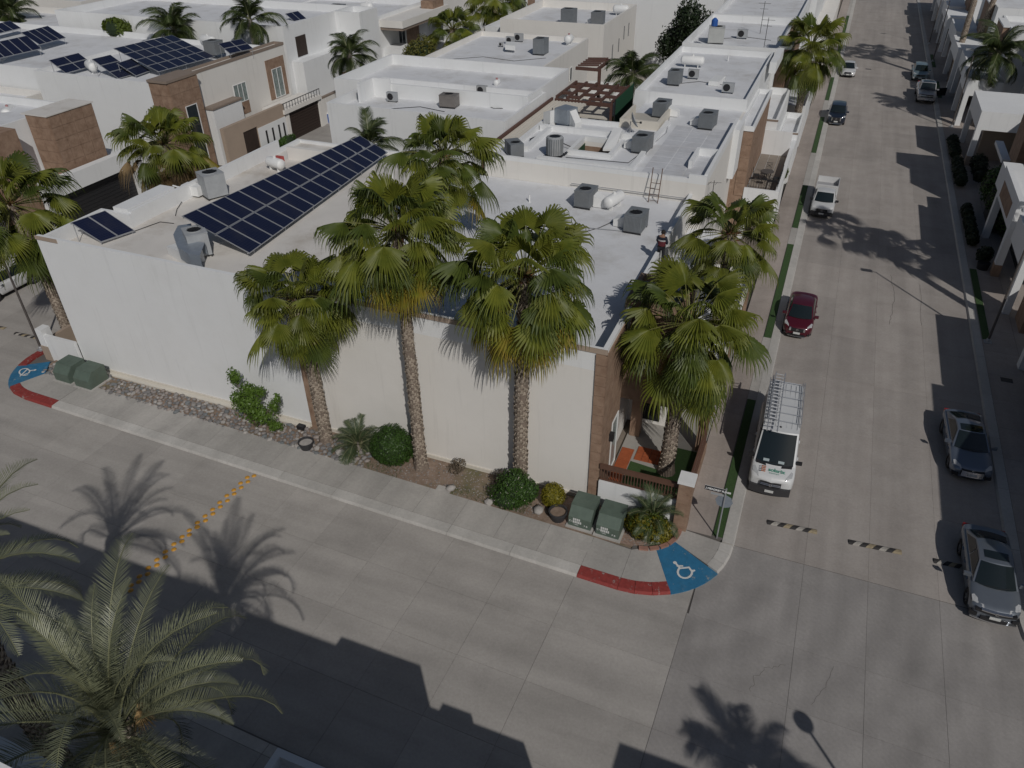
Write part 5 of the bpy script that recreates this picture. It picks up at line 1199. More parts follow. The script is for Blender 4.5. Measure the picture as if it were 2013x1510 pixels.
for k in range(24): a = 2 * pi * k / 24; b.obox((.67 * math.cos(a), .67 * math.sin(a), .82), (math.cos(a), math.sin(a), 0), (-math.sin(a), math.cos(a), 0), (0, 0, 1), .02, .03, .62)
b.build('ribs', ACG, rt); MB().lathe((0, 0, 1.54), [(0, 0), (.44, 0)], 20).build('fan_opening', FAND_, rt)
MB().box(-.7, -.7, 0, .7, .7, .06).box(-.7, -.7, .06, -.64, -.64, .15).box(.64, -.7, .06, .7, -.64, .15).box(.64, .64, .06, .7, .7, .15).build('stand', IRON, rt)
# white evaporative box with elbows
x, y = P_(1112, 250, z); rt = root('evaporative_cooler', 'bluish white cooler box with white elbow ducts beside the roof well', 'cooler', (x, y, z), rad(-20), local=True)
MB().box(-.55, -.6, .35, .55, .6, 1.35).build('cabinet', GALVB, rt); MB().prism([(-1.3, -.9), (-.6, -1.0), (-.55, -.4), (-1.2, -.3)], 0, [1.0, 1.2, 1.2, 1.0]).prism([(.56, -.3), (1.3, -.6), (1.3, .1), (.56, .4)], 0, [1.25, .6, .6, 1.25]).build('duct', WPAINT, rt); MB().box(-.5, -.55, 0, -.44, -.5, .35).box(.44, -.55, 0, .5, -.5, .35).build('stand', IRON, rt)
x, y = P_(1238, 262, z); rt = root('satellite_dish', 'pale satellite dish on the tiled roof', 'satellite dish', (x, y, z), 0, local=True)
b = MB(); prof = [(.0, 0), (.2, .03), (.4, .1), (.55, .2)]; b.lathe((0, 0, 0), prof, 20); me = b.mesh('dish', ACL); M_ = Matrix.Translation((.1, 0, .85)) @ Matrix.Rotation(rad(65), 4, Vector((-.3, 1, 0)).normalized()); me.transform(M_); part(me, 'dish', rt)
MB().tube((0, 0, 0), (0, 0, .8), .03).tube((-.35, -.2, 0), (0, 0, .5), .02).tube((.35, -.2, 0), (0, 0, .5), .02).tube((0, .3, 0), (0, 0, .5), .02).build('mount', GALV, rt); MB().tube((.1, 0, .8), (.75, -.25, .85), .018).box(.7, -.3, .8, .82, -.2, .92).build('feed_arm', BLK, rt)
pipe('black hose looping round the roof well', [(*P_(1045, 285, z), z + .1), (*P_(1042, 277, z), z + .12), (*P_(1075, 262, z), z + .1), (*P_(1083, 243, z), z + .5), (*P_(1086, 229, z), z + .6)], .035, BLK)
pipe('black hose from the cylinder unit bending on the roof edge', [(*P_(1108, 290, z), z + .25), (*P_(1125, 296, z), z + .2), (*P_(1110, 308, z), z + .1)], .03, BLK)
pipe('black cable snaking across the tiled roof edge', [(*P_(1112, 310, z), z + .03), (*P_(1235, 321, z), z + .03), (*P_(1262, 300, z), z + .03)], .018, BLK)
pipe('grey conduit between two rear condensers', [(*P_(1318, 222, z), z + .04), (*P_(1310, 262, z), z + .04), (*P_(1285, 283, z), z + .04)], .02)
rt = tag(MB().prism([(*P_(1185, 297, z),), (*P_(1208, 297, z),), (*P_(1222, 275, z),), (*P_(1205, 272, z),)], z, [z + .15, z + .15, z + .75, z + .75]).build('roof_duct', WPAINT), 'white sheet metal duct hood left of the middle condenser', 'duct')
# terrace furniture
def iron_chair(label, x, y, z, rz):
    rt = root('patio_chair', label, 'chair', (x, y, z), rz, 'wrought iron chairs on the terrace', local=True)
    MB().box(-.24, -.22, .42, .24, .22, .45).build('seat', IRON, rt)
    b = MB()
    for k in range(5): b.tube((-.2 + k * .1, .22, .45), (-.2 + k * .1, .3, .95), .012, n=4)
    b.tube((-.24, .3, .95), (.24, .3, .95), .018, n=5).tube((-.2, .25, .6), (.2, .28, .85), .012, n=4).tube((.2, .25, .6), (-.2, .28, .85), .012, n=4); b.build('backrest', IRON, rt)
    for i in (-1, 1):
        for j in (-1, 1): MB().tube((i * .22, j * .2, 0), (i * .21, j * .19, .42), .015, n=5).build('leg', IRON, rt)
    return rt
tb = root('patio_table', 'round wrought iron table on the railed terrace', 'table', (-3.6, 60.6, 3.23), local=True)
MB().lathe((0, 0, .7), [(0, 0), (.5, 0), (.5, .04), (0, .04)], 18).build('tabletop', mat('iron_lattice', (.09, .08, .075), .7), tb)
for k in range(4): a = pi / 2 * k; MB().path([Vector((.1 * math.cos(a), .1 * math.sin(a), .7)), Vector((.15 * math.cos(a), .15 * math.sin(a), .3)), Vector((.4 * math.cos(a), .4 * math.sin(a), 0))], .018).build('leg', IRON, tb)
c0 = iron_chair('iron chair behind the terrace table', -3.6, 61.7, 3.23, 0)
clone(c0, (-4.35, 60.4, 3.23), rad(100), 'iron chair left of the terrace table'); clone(c0, (-2.85, 60.2, 3.23), rad(-95), 'iron chair right of the terrace table'); clone(c0, (-3.65, 59.6, 3.23), rad(180), 'iron chair in front of the terrace table')
# house D roof
z = 8.74
x, y = P_(1326, 165, z); pu('dark condenser with open front on the roof behind the broad party wall', x, y, z, rad(0), 1.25, 1.7, 1.2)
def roof_panel_unit(label, px, py, z, s=1): x, y = P_(px, py, z); return split_unit(label, x, y, z, 0, None, s)
roof_panel_unit('small dark condenser beside the open fronted one', 1362, 155, z, 1.2); roof_panel_unit('small dark condenser near the street parapet of that roof', 1430, 183, z, 1.25)
x, y = P_(1360, 132, z); gas_tank('white gas tank by the far parapet of that roof', x, y, z, rad(90), 1.6, .38)
pipe('bent white pipe on the roof behind the party wall', [(*P_(1395, 165, z), z + .1), (*P_(1425, 160, z), z + .3), (*P_(1432, 172, z), z + .1)], .03, WPAINT)
tag(MB().prism([(*P_(1392, 168, z),), (*P_(1412, 170, z),), (*P_(1425, 158, z),), (*P_(1405, 156, z),)], z, z + .35).build('roof_duct', WPAINT), 'low white duct box on the roof behind the party wall', 'duct')
# house E
z = 8.64
x, y = P_(1406, 84, z); rt = pu('pale tall cooler box with blue jug on top at the roof corner', x, y, z, rad(10), 1.9, 1.9, 1.7, m=mat('pale_cooler', (.4, .41, .40), .6, .06, 3), louver=False)
x, y = P_(1404, 52, z + 1.9); tag(MB().lathe((x, y, z + 1.95), [(0, 0), (.3, 0), (.3, .5), (.1, .7), (0, .7)], 12).build('water_jug', BLUEP), 'blue water jug on the pale cooler box', 'jug')
roof_panel_unit('grey condenser on the roof right of the pale cooler box', 1458, 76, z, 1.4)
x, y = P_(1498, 62, z)
for i, px in enumerate((1494, 1500)):
    xx, yy = P_(px, 66 + 38 * i, z); a_ = root('antenna', ['tv antenna mast on the roof above the brown stone front', 'second thin tv antenna mast nearer the street'][i], 'antenna', (xx, yy, z)); MB().tube((xx, yy, z), (xx, yy, z + 3), .025).build('mast', IRON, a_); MB().tube((xx - .6, yy, z + 2.8), (xx + .6, yy, z + 2.8), .015).tube((xx - .4, yy, z + 2.3), (xx + .4, yy, z + 2.3), .015).build('dipole', IRON, a_)
# house F (middle column)
z = 7.39
x, y = P_(884, 210, z); pu('brown condenser on a black stand on the white roof beside the palms', x, y, z, rad(4), 1.75, 1.3, 1.1, m=ACB, louver=False)
for i, (px, py) in enumerate(((772, 200), (830, 192), (948, 187))):
    roof_panel_unit(['small split condenser at the left of the white roof with the brown unit', 'small split condenser left of the brown unit', 'small split condenser right of the brown unit'][i], px, py, z, 1.25)
x, y = P_(977, 172, z); gas_tank('small gas tank with pink cap at the far corner of that roof', x, y, z, rad(0), .5, .25, PINKP)
z = 7.64
x, y = P_(1063, 106, z); pu('grey condenser on the roof left of the narrow window wall', x, y, z, rad(0), 1.5, 1.8, 1.7, m=ACG, louver=False)
for i, (px, py) in enumerate(((1003, 87), (1020, 82), (985, 92))):
    roof_panel_unit(['round fan split condenser on the roof beyond', 'round fan split condenser right of its twin', 'tiny dark box on the roof beyond'][i], px, py, z, (1.2, 1.3, .6)[i])
x, y = P_(1118, 88, z); gas_tank('white gas tank at the back edge of the mini split roof', x, y, z, rad(0), .8, .4, PINKP)
tag(MB().prism([(*P_(993, 103, z),), (*P_(1013, 105, z),), (*P_(1013, 97, z),), (*P_(995, 96, z),)], z + .25, z + .7).build('roof_duct', WPAINT), 'white square duct box on the mini split roof', 'duct')
x, y = P_(927, 112, z); split_unit('pale condenser with dark grille on the low roof', x, y, z - 2.6, rad(90), None, 1.4)
x, y = P_(950, 105, z); tag(MB().lathe((x, y, 5.05), [(0, 0), (.35, 0), (.4, .3), (0, .42)], 12).build('clay_pot', mat('clay', (.4, .22, .1), .8)), 'upturned orange clay pot on the low roof', 'pot')
z = 7.45
x, y = P_(1118, 48, z); pu('left grey condenser on the stepped roof at top', x, y, z, 0, 2.0, 1.8, 2.0, louver=True)
x, y = P_(1175, 48, z); pu('right grey condenser on the stepped roof at top', x, y, z, 0, 1.6, 2.2, 1.6, louver=True, duct=-1)
x, y = P_(1220, 30, z); gas_tank('white gas tank on the stepped roof at top', x, y, z, rad(90), 1.4, .5)
# house A roof: big unit, package unit with silver duct, tank
z = ZR + .03
x, y = P_(423, 385, z); pu('large pale condenser box beside the big solar array', x, y, z, rad(-28), 1.45, 1.45, 1.55, m=ACL, louver=False, k=.86)
tag(MB().box(-.6, -.3, .12, .6, .3, .7).build('roof_duct', WPAINT, loc=(*P_(383, 385, z), z)), 'low white box left of the large pale condenser', 'duct')
x, y = P_(394, 500, z); rt = pu('pale condenser with fan at the near end of the big solar array', x, y, z, rad(-38), 1.3, 1.1, 1.25, m=ACL, louver=False, k=.95)
b = MB(); pr_ = []
for k in range(9):
    t = k / 8; a = rad(200 - 100 * t); c = Vector((x - 1.0 + 1.35 * math.cos(a) * .8, y + 1.0 + 1.6 * math.sin(a) * .9 + 1.0, 0)); pr_.append(c)
DK = [P_(352, 452, z + .7), P_(343, 470, z + .7), P_(352, 495, z + .7), P_(372, 508, z + .7), P_(395, 512, z + .7)]
DI = [P_(378, 448, z + .7), P_(374, 462, z + .7), P_(380, 476, z + .7), P_(392, 484, z + .7), P_(405, 486, z + .7)]
n = len(DK); b.add([(p[0], p[1], z + .95) for p in DK] + [(p[0], p[1], z + .95) for p in DI] + [(p[0], p[1], z + .3) for p in DK] + [(p[0], p[1], z + .3) for p in DI],
      [(i, i + 1, n + i + 1, n + i) for i in range(n - 1)] + [(i + 1, i, 2 * n + i, 2 * n + i + 1) for i in range(n - 1)] + [(n + i, n + i + 1, 3 * n + i + 1, 3 * n + i) for i in range(n - 1)])
tag(b.build('curved_duct', GALVB), 'curved bluish metal duct at the near end of the big solar array', 'duct')
q = P_(385, 508, z); tag(MB().prism([(q[0] - 1.7, q[1] - .1), (q[0] + .3, q[1] - .9), (q[0] + .7, q[1] - .1), (q[0] - 1.2, q[1] + .7)], z, [z + .45, z + .75, z + .75, z + .5]).build('duct_cover', WPAINT), 'white metal duct cover below the pale condenser', 'duct')
x, y = P_(544, 335, z); gas_tank('white gas tank behind the big solar array', x, y, z, rad(75), 1.1, .33)
tag(MB().box(-.3, -.2, 0, .3, .2, .35).build('red_box', REDP, loc=(*P_(549, 318, z), z)), 'small red box behind the gas tank', 'box')
pipe('dark cable on the near white roof', [(*P_(265, 455, z), z + .02), (*P_(315, 437, z), z + .02), (*P_(342, 440, z), z + .02)], .02, BLK)
pipe('dark cable curling by the vent pipe', [(*P_(345, 425, z), z + .02), (*P_(348, 412, z), z + .02), (*P_(358, 400, z), z + .1)], .02, BLK)
vp = root('vent_pipe', 'bent white roof vent left of the large pale condenser', 'vent', (*P_(358, 395, z), z)); vx, vy = P_(358, 395, z); MB().tube((vx, vy, z), (vx, vy, z + .9), .05).tube((vx, vy, z + .85), (vx - .4, vy, z + .9), .05).build('pipe', WPAINT, vp)
for i, (px, py, zz) in enumerate(((22, 232, 7.0), (8, 130, 7))):
    x, y = P_(px, py, zz); gas_tank(['white gas tank with pink cap on the roof at the left edge', 'white gas tank on the far left roof'][i], x, y, zz - .1, rad(40), 1.6, .42, PINKP)
x, y = P_(183, 143, 8.0); gas_tank('white gas tank between two tilted panel groups', x, y, 8.02, rad(60), 1.5, .4)
x, y = P_(412, 92, 8.0); gas_tank('white gas tank right of the largest far panel group', x, y, 8.02, rad(70), 1.8, .45)
x, y = P_(424, 110, 8.2); pu('grey condenser behind the parapet of the solar house', x, y, 8.3, rad(0), 1.8, 1.6, 1.5, louver=False)
for i, (px, py, s) in enumerate(((560, 40, 1.8), (614, 38, 2.0), (665, 33, 2.2), (305, 20, 2.2))):
    x, y = P_(px, py, 7.5); pu(['grey condenser left of the small far solar panel', 'grey condenser right of the small far solar panel', 'wide grey condenser on the long far white roof', 'grey condenser behind the far queen palm'][i], x, y, 7.45, rad(5), s, s * .9, s * .75, louver=False)
x, y = P_(722, 24, 7.5); gas_tank('white gas tank on the roof of the balcony house', x, y, 7.45, rad(80), 1.2, .5)

# ------------------------------------------------------------------ solar arrays
PVG = bpy.data.materials.new('solar_cell_glass'); PVG.use_nodes = True
n_ = PVG.node_tree.nodes; l_ = PVG.node_tree.links; b_ = n_['Principled BSDF']; b_.inputs['Roughness'].default_value = .22; b_.inputs['Specular IOR Level'].default_value = .35
tcn = n_.new('ShaderNodeTexCoord'); sp = n_.new('ShaderNodeSeparateXYZ'); l_.new(tcn.outputs['UV'], sp.inputs[0])
def gridline(sock, cnt):
    m1 = n_.new('ShaderNodeMath'); m1.operation = 'MULTIPLY'; m1.inputs[1].default_value = cnt; l_.new(sock, m1.inputs[0])
    m2 = n_.new('ShaderNodeMath'); m2.operation = 'FRACT'; l_.new(m1.outputs[0], m2.inputs[0])
    m3 = n_.new('ShaderNodeMath'); m3.operation = 'LESS_THAN'; m3.inputs[1].default_value = .07; l_.new(m2.outputs[0], m3.inputs[0]); return m3.outputs[0]
g1 = gridline(sp.outputs[0], 6); g2 = gridline(sp.outputs[1], 12); mx = n_.new('ShaderNodeMath'); mx.operation = 'MAXIMUM'; l_.new(g1, mx.inputs[0]); l_.new(g2, mx.inputs[1])
mc = n_.new('ShaderNodeMixRGB'); mc.inputs[1].default_value = (.010, .014, .038, 1); mc.inputs[2].default_value = (.03, .036, .06, 1); l_.new(mx.outputs[0], mc.inputs[0])
nz_ = n_.new('ShaderNodeTexNoise'); nz_.inputs['Scale'].default_value = .8; nz_.inputs['Detail'].default_value = 5; gn = n_.new('ShaderNodeNewGeometry'); l_.new(gn.outputs['Position'], nz_.inputs['Vector'])
md = n_.new('ShaderNodeMixRGB'); md.inputs[2].default_value = (.05, .05, .058, 1); mm = n_.new('ShaderNodeMapRange'); mm.inputs[1].default_value = .5; mm.inputs[2].default_value = .8; mm.inputs[4].default_value = .3
l_.new(nz_.outputs[0], mm.inputs[0]); l_.new(mm.outputs[0], md.inputs[0]); l_.new(mc.outputs[0], md.inputs[1]); l_.new(md.outputs[0], b_.inputs['Base Color'])
def solar(label, c, cols, rows, zroof, group=None, legs=True, gapc=.03, gapr=.05):
    """c: NW, NE, SE, SW corners in the world; NW-NE runs along the high edge"""
    NW, NE, SE, SW = [Vector(p) for p in c]; cen = (NW + NE + SE + SW) / 4
    rt = root('solar_array', label, 'solar panels', (cen.x, cen.y, zroof)); o = Vector((cen.x, cen.y, zroof))
    def pt(u, v): return (NW.lerp(NE, u)).lerp(SW.lerp(SE, u), v)
    W_ = (NE - NW).length; H_ = (SW - NW).length; n0 = ((NE - NW).cross(SW - NW)).normalized()
    if n0.z < 0: n0 = -n0
    for i in range(cols):
        for j in range(rows):
            u0 = i / cols + gapc / W_ / 2; u1 = (i + 1) / cols - gapc / W_ / 2; v0 = j / rows + gapr / H_ / 2; v1 = (j + 1) / rows - gapr / H_ / 2
            q = [pt(u0, v0), pt(u1, v0), pt(u1, v1), pt(u0, v1)]; f = .035
            b = MB(); top = [p + n0 * .02 for p in q]; bot = [p - n0 * .02 for p in q]
            b.add(top + bot, [(3, 2, 1, 0), (4, 5, 6, 7), (0, 1, 5, 4), (1, 2, 6, 5), (2, 3, 7, 6), (3, 0, 4, 7)], 0)
            cc = sum(q, Vector()) / 4; g = []
            for p in q:
                d = cc - p; du = (q[1] - q[0]).normalized(); dv = (q[3] - q[0]).normalized(); g.append(p + du * math.copysign(f, d.dot(du)) + dv * math.copysign(f, d.dot(dv)) + n0 * .024)
            b.add(g, [(3, 2, 1, 0)], 1)
            ob = b.build('solar_panel', [ALU, PVG], rt)
            uv = ob.data.uv_layers.new(name='uv'); pol = ob.data.polygons[-1]
            quv = {3: (0, 1), 2: (1, 1), 1: (1, 0), 0: (0, 0)}
            base = len(ob.data.vertices) - 4
            for li in pol.loop_indices:
                uv.data[li].uv = quv[ob.data.loops[li].vertex_index - base]
    b = MB()
    for j in range(rows + 1):
        v = min(.97, max(.03, j / rows)); b.tube(pt(0, v) - n0 * .06, pt(1, v) - n0 * .06, .03, n=4)
    b.build('rail', ALU, rt)
    if legs:
        k = max(2, cols // 3 + 1); b = MB()
        for i in range(k):
            u = .04 + .92 * i / (k - 1)
            for v in (.06, .94):
                p = pt(u, v) - n0 * .06; b.tube(p, (p.x, p.y, zroof), .025, n=5)
        b.build('legs', ALU, rt)
    return rt
def proj(p):
    d = (p[0], p[1], p[2] - CAMZ); c = [sum(CR[i][k] * d[i] for i in range(3)) for k in range(3)]
    return (1006.5 + FPX * c[0] / c[2], 755 + FPX * c[1] / c[2])
def fitsol(label, px, zu, cols, rows, zroof):
    """rigid array tilted like the others on this estate: find its size and tilt"""
    NW = at(*px[0], zu); best = None
    for ia in range(-2, 5):
        a = rad(84 - ia * 4 + 4); Ld = Vector((math.cos(a), math.sin(a), 0)); Sd = Vector((Ld.y, -Ld.x, 0))
        for w10 in range(8, 34):
            NE = NW + Ld * w10 * .25; q = proj(NE); e1 = math.dist(q, px[1])
            if e1 > 25: continue
            for s10 in range(6, 34):
                for th in (8, 12, 16, 20, 25, 30, 35):
                    dv = (Sd * math.cos(rad(th)) - Vector((0, 0, math.sin(rad(th))))) * s10 * .25
                    if NW.z + dv.z < zroof + .1: continue
                    e = e1 + math.dist(proj(NW + dv), px[3]) + math.dist(proj(NE + dv), px[2])
                    if best is None or e < best[0]: best = (e, NE, dv)
    e, NE, dv = best
    return solar(label, [NW, NE, NE + dv, NW + dv], cols, rows, zroof)
def sol(label, px, zu, zl, cols, rows, zroof):
    if zroof != ZR + .02: return fitsol(label, px, zu, cols, rows, zroof)
    return solar(label, [at(*px[0], zu), at(*px[1], zu), at(*px[2], zl), at(*px[3], zl)], cols, rows, zroof)
sol('large tilted solar array of fifteen columns on the corner house', [(356, 425), (707, 266.5), (763, 300), (491, 499)], 9.15, 7.65, 15, 2, ZR + .02)
sol('pair of solar panels near the parapet of the corner house', [(137, 438), (206, 413.5), (266, 454), (199, 477)], 8.45, 7.5, 2, 1, ZR + .02)
sol('two by two tilted panel group at left on the far solar house', [(95, 118.5), (154, 104.6), (184, 127), (131, 144)], 9.3, 8.1, 2, 2, 8.02)
sol('single column of three panels on the far solar house', [(179.5, 116.5), (210, 108.8), (263.6, 149.7), (234.4, 159)], 9.5, 8.1, 1, 3, 8.02)
sol('short column of two panels next to the column of three', [(229, 124.5), (254, 116.6), (294.5, 143), (264.5, 149.7)], 9.2, 8.1, 1, 2, 8.02)
sol('largest far panel group with long rows on the far solar house', [(222.5, 95.4), (339, 70.2), (421, 114), (310, 140.4)], 10.0, 8.3, 6, 4, 8.02)
sol('two by two panel group at the right end of the far solar house', [(428, 86), (471.5, 74.7), (502, 98), (447.7, 104.6)], 9.6, 8.3, 2, 2, 8.02)
sol('row of narrow panels on the roof at the far left', [(40, 64), (104, 53.7), (123.5, 74), (80, 88)], 9.4, 8.2, 4, 1, 7.62)
sol('nearer row of narrow panels cut by the left edge', [(-42, 90), (51, 70.5), (79, 94), (-10, 119)], 9.4, 8.2, 5, 1, 7.62)
sol('row of panels at the left edge behind the others', [(-30, 52), (18.5, 41), (43, 54.5), (-8, 68)], 9.0, 6.4, 3, 1, 7.62)
sol('small four panel group on a far roof beside grey condensers', [(560, 27), (582, 25), (624, 57), (597, 56)], 9.6, 7.8, 2, 2, 7.45)
# ------------------------------------------------------------------ vehicles (front towards -Y, origin at the nose on the ground)
def paint(name, c, rough=.32, metal=.0, coat=.6): return mat(name, c, rough, .03, 2, metal=metal, coat=coat)
CGL = mat('car_glass', (.012, .018, .02), .06, spec=.7)
TYRE = mat('tyre_rubber', (.02, .02, .021), .85)
RIM = mat('alloy_rim', (.32, .33, .34), .35, metal=.7)
CHR = mat('chrome', (.62, .62, .63), .15, metal=.9)
LAMP = mat('headlamp_glass', (.42, .43, .44), .15, .15, 12, spec=.8)
REDL = mat('tail_lamp', (.3, .02, .02), .3)
BUMP = mat('bumper_plastic', (.035, .035, .038), .6)
PLATE = mat('number_plate', (.55, .56, .55), .5, .25, 40)
GRILLE = mat('grille_black', (.02, .02, .022), .4)
def prof(ctrl, y):
    for (a, b), (c, d) in zip(ctrl[:-1], ctrl[1:]):
        if y <= c:
            t = (y - a) / (c - a) if c > a else 0; t = t * t * (3 - 2 * t) if False else t
            return b + (d - b) * t
    return ctrl[-1][1]
def grid_surface(b, fn, nu, nv, mi=0, flip=False):
    vs = [fn(i / nu, j / nv) for j in range(nv + 1) for i in range(nu + 1)]
    fs = [(j * (nu + 1) + i, j * (nu + 1) + i + 1, (j + 1) * (nu + 1) + i + 1, (j + 1) * (nu + 1) + i) for j in range(nv) for i in range(nu)]
    b.add(vs, [f[::-1] for f in fs] if flip else fs, mi)
def car(name, label, x, y, rz, p, pm, group=None, z=0):
    rt = root(name, label, p.get('cat', 'car'), (x, y, z), rz, group, local=True)
    L, W = p['L'], p['W']; hw = W / 2; wr = p.get('wr', .32); y1, y2 = p['wheels']; top = p['top']; gc = p.get('gc', .2)
    nr = p.get('nr', .24)
    def plan(yy):
        t = yy; f = max(0, (.55 - t) / .55); r_ = max(0, (t - (L - .5)) / .5)
        return hw * (1 - nr * f ** 2.4 - .15 * r_ ** 2.2)
    N = 56; st = [L * i / N for i in range(N + 1)]; rows = []
    for yy in st:
        w_ = plan(yy); zc = prof(top, yy); zs = zc - p.get('sh', .07); za = gc
        for yw in (y1, y2):
            d = abs(yy - yw); ra = wr + .06
            if d < ra: za = max(za, math.sqrt(ra * ra - d * d) + wr * .93)
        za = min(za, zs - .16); mid = max(za + .05, gc + (zs - gc) * .55)
        edge = 1.0
        rows.append([(0, gc), (w_ - .28, gc), (w_ - .27, za), (w_ * .975, za), (w_, mid), (w_ * .985, zs - .08), (w_ * .93, zs), (w_ * .72, zc - .012), (w_ * .4, zc), (0, zc + .004)])
    b = MB(); K = len(rows[0]); vs = []
    for yy, rw_ in zip(st, rows):
        bow = p.get('bow', .16)
        for s_ in (1, -1):
            for (xx, zz) in rw_:
                # rounded nose in plan view: the middle leads
                lead = 0
                if yy < .7: lead = bow * (xx / hw) ** 2 * (1 - yy / .7)
                tl = 0
                if yy > L - .5: tl = -.10 * (xx / hw) ** 2 * ((yy - L + .5) / .5)
                vs.append((s_ * xx, yy + lead + tl, zz))
    fs = []; mi = []
    for i in range(N):
        for side in (0, 1):
            for k in range(K - 1):
                a = i * 2 * K + side * K + k; q = (a, a + 1, a + 2 * K + 1, a + 2 * K)
                fs.append(q if side == 0 else q[::-1]); mi.append(1 if k < 3 else 0)
    for e in (0, N):
        base = e * 2 * K
        for k in range(K - 1):
            q = (base + k, base + K + k, base + K + k + 1, base + k + 1); fs.append(q if e == 0 else q[::-1]); mi.append(1 if k < 3 else 0)
    b.v = vs; b.f = fs; b.m = mi
    body = b.build('body', [pm, BUMP], rt, smooth=True)
    mod = body.modifiers.new('soft', 'SUBSURF'); mod.levels = 1; mod.render_levels = 1
    # cabin
    ws0, ws1, rg1, rg0 = p['cab']; zb0 = prof(top, ws0) - .02; zb1 = prof(top, rg0) - .02; zr = p['H']; wb = hw * p.get('wb', .90); wt = hw * p.get('wt', .68)
    def cw(yy, t):  # half width at height fraction t
        return wb + (wt - wb) * t - .03 * hw * abs(yy - (ws1 + rg1) / 2) / 2
    crown_ = p.get('crown', .05)
    def ws(u, v):
        yy = ws0 + (ws1 - ws0) * v; zz = zb0 + (zr - zb0) * v; w_ = cw(yy, v); s_ = (u * 2 - 1)
        return (s_ * w_, yy + .20 * s_ * s_ * (1 - .4 * v) - .10, zz + crown_ * (1 - s_ * s_) * v)
    def rg(u, v):
        yy = rg0 + (rg1 - rg0) * v; zz = zb1 + (zr - .03 - zb1) * v; w_ = cw(yy, v); s_ = (u * 2 - 1)
        return (s_ * w_, yy - .14 * s_ * s_ * (1 - .4 * v) + .07, zz + crown_ * (1 - s_ * s_) * v)
    def roof(u, v):
        a = ws(u, 1); c = rg(u, 1); bulge = .045 * math.sin(pi * v)
        return (a[0] + (c[0] - a[0]) * v, a[1] + (c[1] - a[1]) * v, a[2] + (c[2] - a[2]) * v + bulge)
    b = MB(); grid_surface(b, roof, 10, 8); grid_surface(b, ws, 10, 4); grid_surface(b, rg, 10, 4, flip=True)
    for s_ in (0, 1):
        def side(u, v):
            a = ws(s_, v); c = rg(s_, v); return (a[0] + (c[0] - a[0]) * u, a[1] + (c[1] - a[1]) * u, a[2] + (c[2] - a[2]) * u + (.045 * math.sin(pi * u) * v))
        grid_surface(b, side, 8, 4, flip=(s_ == 0))
    b.build('roof', p.get('roofm', pm), rt, smooth=True)
    def inset(fn, u0, u1, v0, v1, off, nm, m, nu=8, nv=4, flip=False):
        b2 = MB(); grid_surface(b2, lambda u, v: tuple(Vector(fn(u0 + (u1 - u0) * u, v0 + (v1 - v0) * v)) + Vector(off)), nu, nv, 0, flip); return b2.build(nm, m, rt, smooth=True)
    inset(ws, .045, .955, .02, .955, (0, -.02, .018), 'windscreen', CGL)
    if p.get('rearglass', True): inset(rg, .07, .93, .1, .93, (0, .018, .018), 'rear_window', CGL, flip=True)
    for s_ in (0, 1):
        def side(u, v):
            a = ws(s_, v); c = rg(s_, v); return (a[0] + (c[0] - a[0]) * u, a[1] + (c[1] - a[1]) * u, a[2] + (c[2] - a[2]) * u + (.045 * math.sin(pi * u) * v))
        for (ua, ub) in p.get('sidewin', ((.06, .47), (.50, .92))):
            inset(side, ua, ub, .10, .86, ((.014 if s_ else -.014), 0, .004), 'side_window', CGL, 5, 3, flip=(s_ == 0))
    # wheels
    for yw in (y1, y2):
        for s_ in (-1, 1):
            xo = s_ * (plan(yw) - .015); b2 = MB(); tw_ = .21
            b2.lathe((xo - s_ * tw_ / 2, yw, wr), [(wr * .62, -tw_ / 2), (wr * .94, -tw_ / 2), (wr, -tw_ / 2 + .03), (wr, tw_ / 2 - .03), (wr * .94, tw_ / 2), (wr * .62, tw_ / 2)], 20, axis='x'); ty = b2.build('wheel', TYRE, rt, smooth=False)
            b3 = MB(); xr = xo - s_ * .03
            for k in range(5):
                a = 2 * pi * k / 5; b3.obox((xr, yw + math.cos(a) * wr * .33, wr + math.sin(a) * wr * .33), (1, 0, 0), (0, math.cos(a), math.sin(a)), (0, -math.sin(a), math.cos(a)), .012, wr * .31, wr * .10)
            b3.lathe((xr, yw, wr), [(wr * .56, -.01), (wr * .64, -.01), (wr * .64, .01), (wr * .56, .01)], 20, axis='x'); ri = b3.build('rim', RIM, rt); ri.parent = ty
            b4 = MB().lathe((xo - s_ * .12, yw, wr), [(0, 0), (wr * .6, 0)], 16, axis='x'); o = b4.build('brake', BLK, rt); o.parent = ty
    # mirrors
    my = ws0 + (ws1 - ws0) * .32
    for s_ in (-1, 1):
        b2 = MB().prism([(s_ * (hw * .93), my), (s_ * (hw + .2), my + .03), (s_ * (hw + .2), my + .14), (s_ * (hw * .97), my + .13)], zb0 + .0, zb0 + .15); b2.build('mirror', p.get('mirm', pm), rt)
    # nose details
    def nose(xx): return p.get('bow', .16) * (xx / hw) ** 2
    zt = top[0][1]
